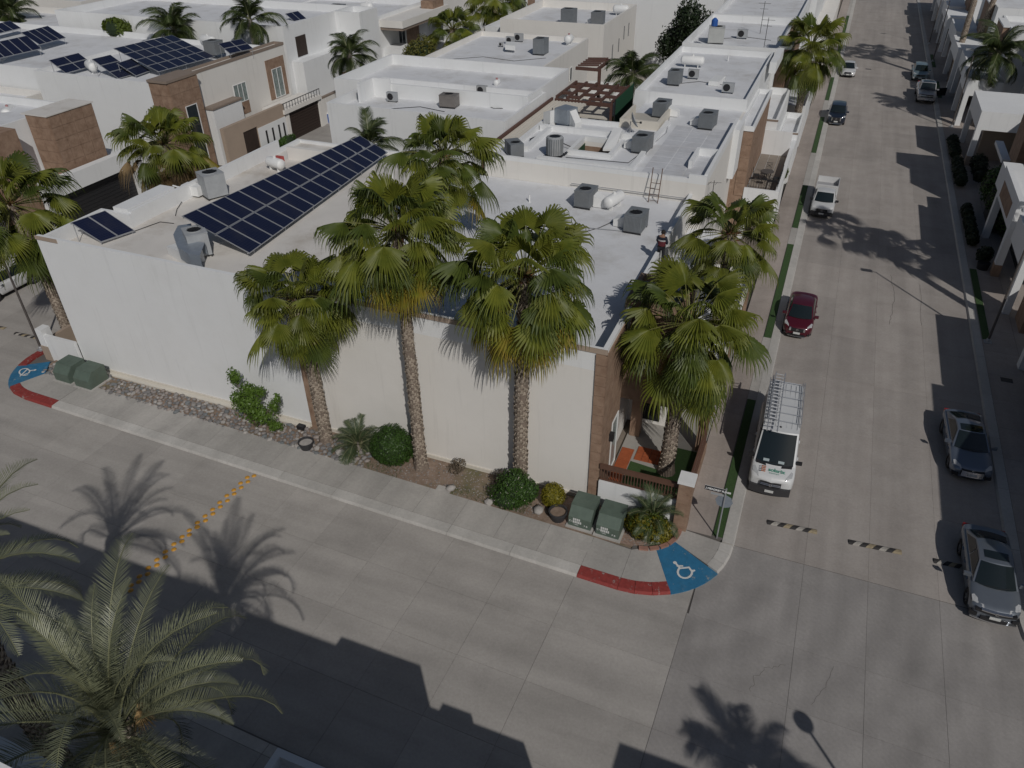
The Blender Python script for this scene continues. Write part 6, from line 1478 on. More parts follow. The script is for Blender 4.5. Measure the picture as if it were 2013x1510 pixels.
    for nm, (xa, xb, za, zb_, d, m) in p.get('nose', {}).items():
        for s_ in ((-1, 1) if xa > 0 else (1,)):
            b2 = MB(); n2 = 6 if xa > 0 else 12; x_a = xa if xa > 0 else -xb; X = [x_a + (xb - x_a) * k / n2 for k in range(n2 + 1)]
            def yy(xx): return nose(min(abs(xx), hw * .97)) * .93 - .012 - d
            lo = [(s_ * q, yy(q), za) for q in X]; hi = [(s_ * q, yy(q) + .01, zb_) for q in X]; lob = [(s_ * q, yy(q) + .16, za) for q in X]; hib = [(s_ * q, yy(q) + .16, zb_) for q in X]
            k2 = n2 + 1
            f_ = [(i, i + 1, k2 + i + 1, k2 + i) for i in range(n2)] + [(k2 + i, k2 + i + 1, 3 * k2 + i + 1, 3 * k2 + i) for i in range(n2)] + [(2 * k2 + i, 2 * k2 + i + 1, i + 1, i) for i in range(n2)]
            f_ += [(0, k2, 3 * k2, 2 * k2), (n2, 2 * k2 + n2, 3 * k2 + n2, k2 + n2)]
            b2.add(lo + hi + lob + hib, f_); b2.build(nm.split('#')[0], m, rt)
    for s_ in (-1, 1):   # headlamp: swept patch on the bonnet corner
        hl = p.get('hl')
        if hl:
            (xi, yi), (xo, yo), hh = hl
            def z_at(xx, yy): return prof(top, yy)
            Q = [(s_ * xi, yi), (s_ * xo * .98, yo * .55), (s_ * xo, yo), (s_ * (xo * .9), yo + .04), (s_ * (xi + .02), yi + .13)]
            b2 = MB()
            tp = [(q[0], q[1] + nose(q[0]) * (1 - q[1] / .7 if q[1] < .7 else 0), prof(top, q[1]) - p.get('sh', .07) * (abs(q[0]) / hw) ** 2 * .9 + .012) for q in Q]
            fr = [(q[0], q[1] - .02, q[2] - hh) for q in tp[:3]]
            b2.add(tp + fr, [(0, 1, 2, 3, 4), (0, 5, 6, 1), (1, 6, 7, 2)]); b2.build('headlight', LAMP, rt)
    b2 = MB(); pz = p.get('plz', .42); b2.box(-.19, -.035 - p.get('plo', 0), pz, .19, -.012 - p.get('plo', 0), pz + .13); b2.build('number_plate', PLATE, rt)
    b2 = MB(); b2.lathe((0, -.03 - p.get('lgo', 0), p.get('lz', .66)), [(.045, 0), (.07, 0), (.07, .02), (.045, .02)], 14, axis='y'); b2.build('badge', CHR, rt)
    # wipers, door lines, handles, tail lights
    for dx in (-.5, .05):
        a = ws(.5 + dx / 2, .03); c = ws(.5 + dx / 2 + .28, .10); MB().tube((a[0], a[1] - .03, a[2] + .03), (c[0], c[1] - .03, c[2] + .03), .012, n=4).build('wiper', BLK, rt)
    for s_ in (-1, 1):
        for yy in p.get('doors', ()):
            w_ = plan(yy); zs = prof(top, yy) - .07
            MB().box(s_ * (w_ - .03), yy - .008, gc + .3, s_ * (w_ - .002), yy + .008, zs - .12).build('door_gap', BLK, rt)
            MB().box(s_ * (w_ - .02), yy - .28, zs - .20, s_ * (w_ + .03), yy - .1, zs - .165).build('door_handle', pm, rt)
        MB().box(s_ * hw * .5, L - .12, prof(top, L) - .22, s_ * hw * .88, L + .01, prof(top, L) - .05).build('tail_light', REDL, rt)
    return rt, ws, rg, roof
SED = dict(L=4.62, W=1.80, H=1.42, top=[(0, .55), (.05, .66), (.25, .76), (1.15, .94), (3.7, 1.02), (4.5, 1.04), (4.62, .9)], wheels=(.92, 3.62), cab=(1.12, 2.0, 3.2, 4.15), wr=.33, doors=(1.75, 2.6, 3.35),
    hl=((.50, .12), (.80, .62), .10), plz=.36)
def V(**k): d = dict(SED); d.update(k); return d
civic = V(L=4.65, nose={'grille': (0, .70, .56, .66, .0, GRILLE), 'chrome_bar': (0, .52, .655, .69, .012, CHR), 'lower_grille': (0, .46, .24, .36, .01, GRILLE), 'fog_lamp': (.60, .86, .30, .44, .01, GRILLE), 'bumper_lip': (0, .80, .18, .215, .03, CHR)}, hl=((.42, .10), (.84, .62), .09))
SILV = paint('silver_paint', (.20, .225, .26), .3, .55)
rt, ws_, rg_, rf_ = car('parked_car', 'silver grey sedan with open sunroof glass, closest to the camera on the right', 9.72, 24.0, rad(1.5), civic, SILV)
def sunroof(rt, rf, u0, u1, v0, v1):
    b = MB(); grid_surface(b, lambda u, v: tuple(Vector(rf(u0 + (u1 - u0) * u, v0 + (v1 - v0) * v)) + Vector((0, 0, .012))), 5, 3); b.build('sunroof', CGL, rt)
sunroof(rt, rf_, .14, .86, .14, .46)
AUDI = V(L=4.7, W=1.84, H=1.38, cab=(1.35, 2.25, 3.15, 4.3), top=[(0, .52), (.05, .64), (.25, .74), (1.35, .92), (3.6, 1.0), (4.5, 1.02), (4.7, .9)], wheels=(.95, 3.75), nr=.2,
    nose={'grille': (0, .48, .34, .66, .012, GRILLE), 'air_intake': (.56, .84, .28, .42, .012, GRILLE)}, hl=((.50, .12), (.82, .55), .07), plz=.42, plo=.02, sidewin=((.08, .80),), wt=.66)
for k in range(6): AUDI['nose']['grille_bar#%d' % k] = (0, .46, .365 + k * .05, .375 + k * .05, .024, CHR)
SILB = paint('blue_silver_paint', (.17, .20, .25), .3, .55)
rt, ws_, rg_, rf_ = car('parked_car', 'blue grey coupe with wide barred grille in the shade on the right', 9.55, 32.55, rad(3), AUDI, SILB)
sunroof(rt, rf_, .10, .90, -.05 + .05, .50)
VERSA = V(L=4.5, W=1.70, H=1.48, cab=(.95, 1.75, 3.05, 3.75), top=[(0, .60), (.05, .72), (.2, .82), (.95, .98), (3.6, 1.05), (4.35, 1.05), (4.5, .92)], wheels=(.85, 3.45), wr=.31, nr=.26, wt=.72,
    nose={'grille': (0, .36, .56, .72, .015, GRILLE), 'chrome_wing': (.36, .46, .56, .74, .02, CHR), 'lower_grille': (0, .5, .25, .32, .01, GRILLE), 'bumper_lip': (0, .5, .205, .24, .03, CHR), 'fog_lamp': (.62, .74, .30, .40, .012, GRILLE)}, hl=((.52, .10), (.80, .62), .13), plz=.38)
car('parked_car', 'dark red sedan beside the turf strip on the left kerb', .82, 42.85, rad(-.5), VERSA, paint('dark_red_paint', (.085, .008, .018), .28, .2))
ROGUE = V(L=4.65, W=1.84, H=1.70, cab=(1.15, 1.85, 3.75, 4.45), top=[(0, .78), (.06, .92), (.3, 1.0), (1.15, 1.12), (4.3, 1.2), (4.65, 1.05)], wheels=(.92, 3.62), wr=.36, gc=.26, wt=.76,
    nose={'grille': (0, .38, .58, .88, .015, GRILLE), 'chrome_wing': (.38, .47, .56, .9, .02, CHR), 'lower_grille': (0, .6, .3, .42, .01, GRILLE), 'bumper_lip': (0, .65, .25, .285, .03, CHR)}, hl=((.54, .10), (.86, .50), .13), plz=.42, lz=.76)
rt, _, _, rf_ = car('parked_car', 'dark blue grey suv with chrome grille wings on the left side of the street', .65, 88.8, rad(0), ROGUE, paint('dark_blue_paint', (.018, .026, .045), .28, .3))
CRUZE = V(L=4.6, W=1.79, H=1.46, nose={'grille': (0, .40, .50, .70, .012, GRILLE), 'chrome_bar': (0, .38, .60, .62, .02, CHR), 'lower_grille': (0, .6, .24, .36, .01, GRILLE)}, hl=((.5, .1), (.82, .55), .11))
WPNT = paint('white_car_paint', (.56, .565, .57), .3)
car('parked_car', 'white sedan farthest up on the left side of the street', .95, 110.9, rad(0), CRUZE, WPNT)
KIA = dict(ROGUE); KIA.update(L=4.5, H=1.65, nose={'grille': (0, .50, .72, .86, .015, GRILLE), 'lower_grille': (0, .6, .34, .50, .01, GRILLE), 'fog_lamp': (.62, .8, .38, .55, .015, LAMP)})
rt, _, _, rf_ = car('parked_car', 'pale blue grey suv half hidden behind the silver pickup truck', 9.4, 111.6, rad(0), KIA, paint('pale_blue_paint', (.20, .27, .30), .3, .4))
TRUCK = dict(L=5.7, W=2.0, H=1.92, top=[(0, .98), (.05, 1.12), (.3, 1.18), (1.4, 1.28), (3.7, 1.30), (5.7, 1.30)], wheels=(1.05, 4.55), cab=(1.35, 1.95, 3.5, 3.85), wr=.42, gc=.38, nr=.08, bow=.07, sh=.09, wt=.78, doors=(1.9, 2.9, 3.8), cat='pickup truck',
    nose={'grille': (0, .62, .78, 1.06, .02, GRILLE), 'chrome_bar': (0, .62, .90, .95, .035, CHR), 'headlight': (.64, .93, .80, 1.05, .02, LAMP), 'bumper': (0, .92, .45, .66, .06, CHR)}, plz=.5, plo=.06, lz=.92, lgo=.03)
SILT = paint('silver_truck_paint', (.42, .42, .43), .3, .4)
rt, _, _, rf_ = car('pickup_truck', 'silver crew cab pickup truck with glass roof and an open door on the right', 9.75, 101.0, rad(0), TRUCK, SILT)
sunroof(rt, rf_, .12, .88, .1, .7)
MB().prism([(1.0, 1.75), (2.05, 2.35), (2.0, 2.42), (.96, 1.9)], .6, 1.45).build('open_door', BLK, rt)
NP = dict(L=5.0, W=1.78, H=1.62, top=[(0, .80), (.05, .92), (.25, .98), (1.15, 1.08), (2.7, 1.1), (2.75, 1.06), (5.0, 1.06)], wheels=(.9, 3.85), cab=(1.0, 1.7, 2.75, 3.05), wr=.34, gc=.28, nr=.14, wt=.78, doors=(1.7, 2.7), cat='pickup truck', sidewin=((.1, .85),),
    nose={'grille': (0, .42, .62, .80, .012, GRILLE), 'bumper': (0, .82, .28, .56, .04, BUMP), 'headlight': (.50, .80, .62, .84, .012, LAMP)}, plz=.40, plo=.03, lz=.70, mirm=BLK)
WTR = paint('white_truck_paint', (.58, .585, .585), .35)
rt, _, _, _ = car('pickup_truck', 'small white pickup truck with high sided cargo bed on the left kerb', .92, 62.45, rad(-1), NP, WTR)
b = MB(); b.box(-.86, 3.0, 1.0, -.82, 5.55, 1.62).box(.82, 3.0, 1.0, .86, 5.55, 1.62).box(-.82, 5.5, 1.0, .82, 5.55, 1.62).box(-.82, 3.0, 1.0, .82, 3.05, 1.75); b.build('cargo_bed', WTR, rt)
MB().box(-.81, 3.06, 1.07, .81, 5.49, 1.12).build('bed_floor', mat('bed_liner', (.3, .3, .31), .7), rt)
# delivery van with the company lettering
VAN = dict(L=5.9, W=1.98, H=2.60, top=[(0, .90), (.06, 1.06), (.25, 1.16), (.95, 1.36), (1.3, 1.5), (5.8, 1.5), (5.9, 1.45)], wheels=(.98, 4.6), cab=(.85, 1.75, 5.8, 5.88), wr=.35, gc=.26, nr=.16, bow=.16, wb=.955, wt=.83, crown=.03, cat='van', sidewin=((.05, .20),), rearglass=True, doors=(1.9, 3.2),
    nose={'grille': (0, .46, .72, .90, .015, GRILLE), 'chrome_bar': (0, .44, .77, .785, .03, CHR), 'chrome_bar#2': (0, .44, .84, .855, .03, CHR), 'bumper': (0, .90, .24, .62, .045, BUMP)}, hl=((.58, .10), (.88, .60), .24), plz=.40, plo=.05, lz=.80, lgo=.03, mirm=BLK)
VANW = paint('white_van_paint', (.60, .61, .615), .35)
van, vws, vrg, vrf = car('delivery_van', 'white delivery van with ladder rack and green lettering on its bonnet', .94, 28.1, rad(1.6), VAN, VANW)
def on_bonnet(xx, yy, lift=.035): return Vector((xx, yy, prof(VAN['top'], yy) + lift))
sl = (prof(VAN['top'], .75) - prof(VAN['top'], .3)) / .45
tilt_ = math.atan(sl)
GRN = mat('van_green_print', (.09, .30, .22), .5); ORA = mat('van_orange_print', (.45, .17, .09), .5); PRT = mat('van_grey_print', (.06, .07, .10), .5)
Mt = Matrix.Translation(on_bonnet(-.20, .42)) @ Matrix.Rotation(tilt_, 4, 'X')
text('solarix', 'lettering', GRN, van, .27, Mt, bold=.004)
Mt = Matrix.Translation(on_bonnet(-.14, .30)) @ Matrix.Rotation(tilt_, 4, 'X')
text('E N E R G Y', 'lettering', GRN, van, .085, Mt)
for j, ch_ in enumerate('FUN'):
    text(ch_, 'lettering', PRT, van, .10, Matrix.Translation(on_bonnet(-.60, .54 - j * .11)) @ Matrix.Rotation(tilt_, 4, 'X'), bold=.003)
b = MB()
for j in range(4):
    for i in range(2): q = on_bonnet(-.46 + i * .1, .37 + j * .085); b.box(q.x - .038, q.y - .032, q.z - .01, q.x + .038, q.y + .032, q.z + .006)
b.build('logo', ORA, van)
for s_ in (-1, 1):
    q = on_bonnet(s_ * .55, .78, .03); MB().prism([(s_ * .34, .70), (s_ * .78, .80), (s_ * .80, .93), (s_ * .38, .84)], 1.25, [1.33, 1.345, 1.40, 1.385]).build('bonnet_vent', GRILLE, van)
for dx in (-.42, .32): a = vws(.5 + dx / 2, .12); MB().obox((a[0], a[1] - .03, a[2] + .035), (1, 0, 0), (0, .62, .78), (0, -.78, .62), .13, .06, .004).build('dashboard_card', mat('card', (.3, .36, .38), .6), van)
b = MB()
for k in range(6): yy = 2.35 + k * .66; b.tube((-.80, yy, 2.72), (.80, yy, 2.74), .018, n=5)
for xx in (-.82, .74, .82): b.tube((xx, 2.3, 2.80), (xx, 5.75, 2.80), .018, n=5)
for k in range(6):
    yy = 2.35 + k * .66
    for xx in (-.82, .82): b.tube((xx, yy, 2.55), (xx, yy, 2.80), .016, n=5)
b.tube((.74, 2.35, 2.8), (.80, 2.25, 2.6), .016, n=5).build('roof_rack', ALU, van)
b = MB()
for k in range(7): b.box(-.75 + k * .24, 2.0, 2.632, -.73 + k * .24, 5.6, 2.652)
b.build('roof_rib', VANW, van)
MB().lathe((-.03, 1.98, 2.63), [(0, .0), (.05, 0), (.04, .05), (0, .06)], 8).build('roof_antenna', BLK, van)
def van_ladder(label, x0, x1, ya, yb, z):
    rt = root('ladder', label, 'ladder', (.94, 28.1, 0), rad(1.6), local=True)
    MB().box(x0 - .02, ya, z - .035, x0 + .02, yb, z + .035).box(x1 - .02, ya + .05, z - .035, x1 + .02, yb, z + .035).build('rail', ALU, rt)
    rg_m = MB().tube((x0, 0, 0), (x1, 0, 0), .022, n=6).mesh('rung', ALU); n = int((yb - ya) / .29)
    for k in range(n): part(rg_m, 'rung', rt, (0, ya + .15 + k * .29, z))
van_ladder('upper aluminium ladder overhanging the van windscreen', -.62, -.18, 1.15, 6.1, 2.93)
van_ladder('lower aluminium ladder along the left of the van roof', -.70, -.30, 2.2, 5.9, 2.83)
# left edge: long white suv, far red car, far pickups
SUV = dict(ROGUE); SUV.update(L=5.1, W=2.0, H=1.85, cab=(1.2, 1.9, 4.5, 4.95), wheels=(.95, 3.95), wr=.39, sidewin=((.05, .3), (.33, .6), (.63, .92)))
car('parked_car', 'white suv parked on the back street behind the left palm', -49.9, 27.7, rad(0), SUV, WPNT)
car('parked_car', 'dark car with red tail in the shaded carport on the back street', -48.5, 108, rad(30), VERSA, paint('black_red_paint', (.03, .012, .015), .3, .2))
car('parked_car', 'white pickup like car at the top edge left of the large white wall', -46, 150.5, rad(90), ROGUE, WPNT)

# ------------------------------------------------------------------ street furniture
POLEM = mat('pole_brown_grey', (.085, .075, .07), .6, .15, 4)
def lamp_post(label, x, y, h, az, arm=.55, group='street lamps'):
    rt = root('street_lamp', label, 'street lamp', (x, y, .15), 0, group)
    b = MB(); b.tube((x, y, .2), (x, y, h), .075, .05, 10); b.build('pole', POLEM, rt)
    MB().box(x - .2, y - .2, .12, x + .2, y + .2, .2).lathe((x, y, .2), [(.14, 0), (.12, .15), (.08, .2)], 10).build('base_plate', GALV, rt)
    dx, dy = math.cos(rad(az)), math.sin(rad(az))
    MB().tube((x, y, h - .05), (x + dx * arm * .6, y + dy * arm * .6, h + .08), .03, n=6).build('arm', POLEM, rt)
    MB().obox((x + dx * arm * .95, y + dy * arm * .95, h + .1), (dx, dy, 0), (-dy, dx, 0), (0, 0, 1), .34, .17, .07).build('lamp_head', ACL, rt)
    return rt
lamp_post('street lamp leaning across the right edge near the shaded pavement', 11.45, 46.35, 8.2, 180)
lamp_post('street lamp at the left corner beside the small blue ramp', -41.0, 25.25, 8.2, 180)
lamp_post('thin street lamp between the pickup truck and the flat carport', 11.95, 92.0, 7.6, 180)
lamp_post('farther street lamp on the right above the two cars', 11.35, 123.5, 7.6, 180)
lamp_post('farthest street lamp on the right side of the street', 11.3, 135.5, 7.4, 180)
lamp_post('slim lamp post by the far garden on the back street', -41.8, 118, 6.8, 180)
hl_ = root('shadow_globe', 'round globe on a post by the junction, out of view below, added to cast a round shadow', 'shadow caster', (8.85, 10.6, 0)); MB().tube((8.85, 10.6, 0), (8.85, 10.6, 6.9), .05).build('pole', POLEM, hl_)  # unseen post and globe, added only for the round shadow on the junction
MB().lathe((8.85, 10.6, 7.1), [(.30 * math.sin(t), -.27 * math.cos(t)) for t in [pi * i / 8 for i in range(9)]], 16).build('globe', ACL, hl_, smooth=True)
sg = root('street_sign', 'street name sign over a round road sign on the corner post', 'sign', (-.77, 24.62, .15))
MB().tube((-.77, 24.62, .12), (-.77, 24.62, 3.0), .032, n=8).build('pole', GALV, sg)
b = MB(); b.lathe((-.77, 24.665, 2.25), [(0, -.008), (.36, -.008), (.36, .008), (0, .008)], 8, axis='y'); b.build('sign_back', GALVB, sg)
MB().box(-.79, 24.60, 1.85, -.75, 24.66, 2.65).build('bracket', GALV, sg)
NAV = mat('sign_dark', (.03, .03, .035), .5)
MB().box(-1.62, 24.585, 2.72, -.80, 24.60, 2.94).build('name_plate', NAV, sg)
MB().box(-1.63, 24.60, 2.71, -.79, 24.606, 2.95).build('name_plate_frame', WPAINT, sg)
text('J MEADREY FUNES', 'lettering', WPAINT, sg, .125, Matrix.Translation((-1.58 + .77, -.038, 2.78 - .15)) @ Matrix.Rotation(pi / 2, 4, 'X'), bold=.006).location = (0, 0, 0)
MB().box(-1.35, 24.59, 2.55, -.82, 24.60, 2.66).build('lower_plate', ACL, sg)
sg.children[-1]
# transformer cabinets
GB = mat('cabinet_green', (.095, .13, .105), .6, .12, 3, dirt=.5, dirtcol=(.09, .085, .055))
def cabinet(label, x, y, lett=True, sx=1.02, sy=1.25, h=1.0):
    rt = root('utility_cabinet', label, 'utility box', (x, y, .1), rad(-1.4), local=True)
    MB().box(-sx / 2 - .1, -sy / 2 - .1, 0, sx / 2 + .1, sy / 2 + .1, .09).build('plinth', KERB, rt)
    b = MB(); pf = [(-sy / 2, .09), (-sy / 2, .62), (-sy / 2 + .38, h), (sy / 2, h), (sy / 2, .09)]
    n = 5; vs = [(-sx / 2, q[0], q[1]) for q in pf] + [(sx / 2, q[0], q[1]) for q in pf]; b.add(vs, [tuple(range(n)), tuple(range(n, 2 * n))[::-1]] + [(i, n + i, n + (i + 1) % n, (i + 1) % n) for i in range(n)][::1]); bd = b.build('housing', GB, rt)
    MB().box(-sx / 2 - .012, -sy / 2 + .36, h - .004, sx / 2 + .012, sy / 2 + .012, h + .02).build('lid', GB, rt)
    if lett:
        def tx(s, size, px, pz): return text(s, 'lettering', WPAINT, rt, size, Matrix.Translation((px, -sy / 2 - .006, pz)) @ Matrix.Rotation(pi / 2, 4, 'X'))
        tl = Matrix.Rotation(math.atan2(h - .62, .38), 4, 'X')
        b2 = MB()
        for i in range(4): b2.box(-.30 + i * .085, -sy / 2 - .008, .46, -.235 + i * .085, -sy / 2 - .001, .58)
        for i in range(5): b2.box(-.30 + i * .08, -sy / 2 - .008, .30, -.24 + i * .08, -sy / 2 - .001, .43)
        b2.build('label_print', SYM, rt); tx('C12', .13, -.48, .33); tx('F B', .13, .2, .22); tx('112964', .075, -.28, .2)
    return rt
x, y = at(1137, 1048, .1).x, at(1137, 1048, .1).y
cabinet('green utility cabinet with white lettering beside the round pot', -6.42, 23.62); cabinet('green utility cabinet with white lettering nearest the corner hedge', -5.15, 23.55)
cabinet('green utility cabinet nearest the blue ramp at the far left corner', -36.9, 23.78, False, 1.15, 1.25, 1.0); cabinet('green utility cabinet right of its twin at the far left corner', -35.35, 23.74, False, 1.15, 1.25, 1.0)
def pot(label, x, y, s, fill):
    rt = root('plant_pot', label, 'pot', (x, y, .12), local=True); MB().lathe((0, 0, 0), [(0, 0), (.30 * s, 0), (.40 * s, .42 * s), (.43 * s, .42 * s), (.43 * s, .48 * s), (.37 * s, .48 * s), (.36 * s, .36 * s), (0, .36 * s)], 20).build('shell', BUMP, rt); MB().lathe((0, 0, .37 * s), [(0, 0), (.355 * s, 0)], 16).build('soil', fill, rt); return rt
pot('dark round pot filled with dry soil left of the green cabinets', -7.5, 23.25, 1.0, SOIL)
p2 = pot('black pot tipped among the river stones with a pale stone in it', -20.75, 23.3, .92, SM[5]); p2.rotation_euler = (0, .0, 0)
tag(MB().box(-.2, -.13, 0, .2, .13, .22).build('floodlight', BLK, loc=(-21.9, 24.5, .14)), 'small black garden floodlight on the river stones', 'light')
# yellow road studs
STY = mat('yellow_stud', (.52, .26, .03), .5)
stm = MB().lathe((0, 0, 0), [(.115, 0), (.105, .02), (.07, .045), (0, .055)], 14).mesh('road_stud', STY)
for p_ in stm.polygons: p_.use_smooth = True
sp_ = [(1885, 1078), (1835, 1090), (1840, 1122), (1785, 1132), (1790, 1165), (1735, 1183), (1738, 1212), (1683, 1225), (1688, 1262), (1630, 1275), (1635, 1308), (1577, 1328), (1580, 1360), (1522, 1376), (1525, 1410), (1465, 1425), (1465, 1460)]
st_ = [(a / 3.775, 650 + b_ / 3.775) for a, b_ in sp_] + [(a / 3.145, 1030 + b_ / 3.145) for a, b_ in [(1218, 18), (1170, 40), (1170, 68), (1125, 80), (1125, 108), (1075, 125), (1075, 158), (1022, 172), (1022, 206), (970, 222), (970, 256), (917, 272), (912, 310), (862, 325), (858, 358), (810, 380), (808, 412)]]
ORDN = ['first', 'first', 'second', 'third', 'fourth', 'fifth', 'sixth', 'seventh', 'eighth', 'ninth', 'tenth', 'eleventh', 'twelfth', 'thirteenth', 'fourteenth', 'fifteenth', 'sixteenth', 'seventeenth', 'last']
ORDN[0] = 'nearest'
for i, (px, py) in enumerate(st_):
    q = at(px, py, 0); o = bpy.data.objects.new('road_stud', stm); C.objects.link(o); o.location = (q.x, q.y, .001)
    tag(o, ('%s yellow road stud counted from the kerb, %s of its pair' % (ORDN[(i + 1) // 2], 'upper left' if i % 2 else 'lower right')) if i else 'single yellow road stud at the kerb end of the double row', 'road stud', 'yellow road studs across the side street')
o0 = [o for o in bpy.data.objects if o.name == 'road_stud'][0]
# striped rubber speed bumps
wear(GB, (.16, .17, .13), .62, .72, 6)
BY = mat('bump_black', (.03, .028, .028), .8, .2, 8); BW = mat('bump_white', (.33, .31, .28), .8, .2, 8); BYE = mat('bump_yellow', (.28, .23, .15), .8, .2, 8)
def bumper_(label, p0, p1, wd=.30):
    p0, p1 = Vector(p0), Vector(p1); d = (p1 - p0); L = d.length; d.normalize(); n_ = Vector((-d.y, d.x)); rt = root('speed_bump', label, 'speed bump', (*((p0 + p1) / 2), 0))
    k = 8
    for i in range(k):
        a = L * i / k; c = L * (i + 1) / k; sk = .12
        q = [p0 + d * (a + sk * (i > 0)) - n_ * wd / 2 * -1, p0 + d * (c + sk * (i < k - 1)) + n_ * wd / 2, p0 + d * (c - sk * (i < k - 1)) - n_ * wd / 2, p0 + d * (a - sk * (i > 0)) - n_ * wd / 2]
        m0 = [q[0] + (q[3] - q[0]) * .3, q[1] + (q[2] - q[1]) * .3, q[1] + (q[2] - q[1]) * .7, q[0] + (q[3] - q[0]) * .7]
        b = MB(); b.add([(v.x, v.y, .003) for v in q] + [(v.x, v.y, .05) for v in m0], [(0, 4, 5, 1), (4, 7, 6, 5), (7, 3, 2, 6), (0, 3, 7, 4), (1, 5, 6, 2)])
        b.build('stripe', BY if i % 2 == 0 else (BW if i % 4 == 1 else BYE), rt)
bumper_('striped speed bump left of the centre line below the van', at(1508, 1026)[:2], at(1606, 1046)[:2])
bumper_('striped speed bump in the middle of the main street', at(1668, 1065)[:2], at(1772, 1086)[:2])
bumper_('striped speed bump in the shadow of the silver sedan', at(1835, 1102)[:2], at(1925, 1122)[:2])
bumper_('striped speed bump by the left street lamp', at(30, 655)[:2], at(76, 665)[:2]); bumper_('striped speed bump at the left edge', at(-40, 636)[:2], at(10, 646)[:2])
# bin, drain covers
bn = root('wheelie_bin', 'blue plastic drum beside the brown garage gate', 'bin', (-51.0, 71.6, 0)); MB().lathe((-51.0, 71.6, 0), [(0, 0), (.32, 0), (.38, .5), (.36, .95), (.34, 1.0), (0, 1.0)], 16).build('drum', BLUEP, bn); MB().lathe((-51.0, 71.6, 1.0), [(.4, 0), (.4, .06), (.3, .1), (0, .1)], 16).build('lid', WPAINT, bn)
struct(MB().prism([Bf(2.0 - 2.7, 1.35), Bf(.2, 1.35), Bf(.2, 1.9), Bf(-.7, 1.9)], KZ, KZ + .008).build('drain_cover', WALK))
struct(MB().prism([at(1890, 1372)[:2]] + [], 0, .01).build('manhole_cover', JOINT)) if False else None
for q, r_ in (((1707, 136), .35), ((1977, 752), .3)):
    p = at(*q, 0); struct(MB().box(p.x - r_, p.y - .22, .001, p.x + r_, p.y + .22, .16 if q[0] > 1900 else .006).build('drain_cover', BLK))
lg = tag(MB().box(-.35, -.35, 0, .35, .35, 1.0).build('black_bin', BLK, loc=(-3.2, 71.3, .1)), 'black bin beside the white pillar up the street', 'bin')

# drain spouts, cables and small vents on the roofs
for i, (lab, pts) in enumerate((('dark cable crossing the white roof with the brown condenser', [(-33.5, 54.5, 7.41), (-31, 56.2, 7.41), (-28.5, 55.6, 7.41)]), ('cable beside the small split condensers on that roof', [(-27.5, 59.2, 7.41), (-25.2, 57.8, 7.41), (-23.2, 58.4, 7.41)]),
        ('thin cable across the mini split roof', [(-36, 71.2, 7.64), (-33, 73.5, 7.64), (-29.5, 72.8, 7.64), (-27, 75, 7.64)]), ('cable across the roof behind the party wall', [(-12.5, 64.5, 8.74), (-10.5, 66.2, 8.74), (-8.0, 65.6, 8.74)]),
        ('cable across the roof of the house with the blue jug', [(-12.5, 84, 8.64), (-9.5, 86, 8.64), (-7, 85.2, 8.64)]), ('cable on the near white roof under the solar array', [(-30.4, 37.5, 7.33), (-29.2, 39.5, 7.33), (-27.4, 40.1, 7.33)]), ('cable between the condensers on the bluish roof', [(-11.6, 37.2, 7.19), (-10.6, 38.6, 7.19), (-9.9, 40.2, 7.19)]))):
    pipe(lab, pts, .022, BLK, 'roof_cable')
for i, (x, y, z) in enumerate(((-12.2, 42.6, 7.17), (-15.6, 40.8, 7.17), (-19.0, 39.5, 7.17), (-25.0, 41.0, 7.33), (-31.0, 33.5, 7.33), (-30.5, 58.6, 7.6), (-8.4, 58.0, 8.37), (-9.5, 74.4, 8.72))):
    tag(MB().tube((x, y, z), (x, y, z + .45), .05, n=8).build('vent_stub', WPAINT), ['white vent stub near the party wall of the bluish roof', 'white vent stub behind the yellowing palm on the bluish roof', 'white vent stub near the patio palm crown', 'white vent stub at the back of the near white roof', 'white vent stub beside the low parapet of the near white roof', 'white vent stub behind the brown condenser', 'white vent stub by the broad party wall', 'white vent stub near the white roof gas tank'][i], 'vent')
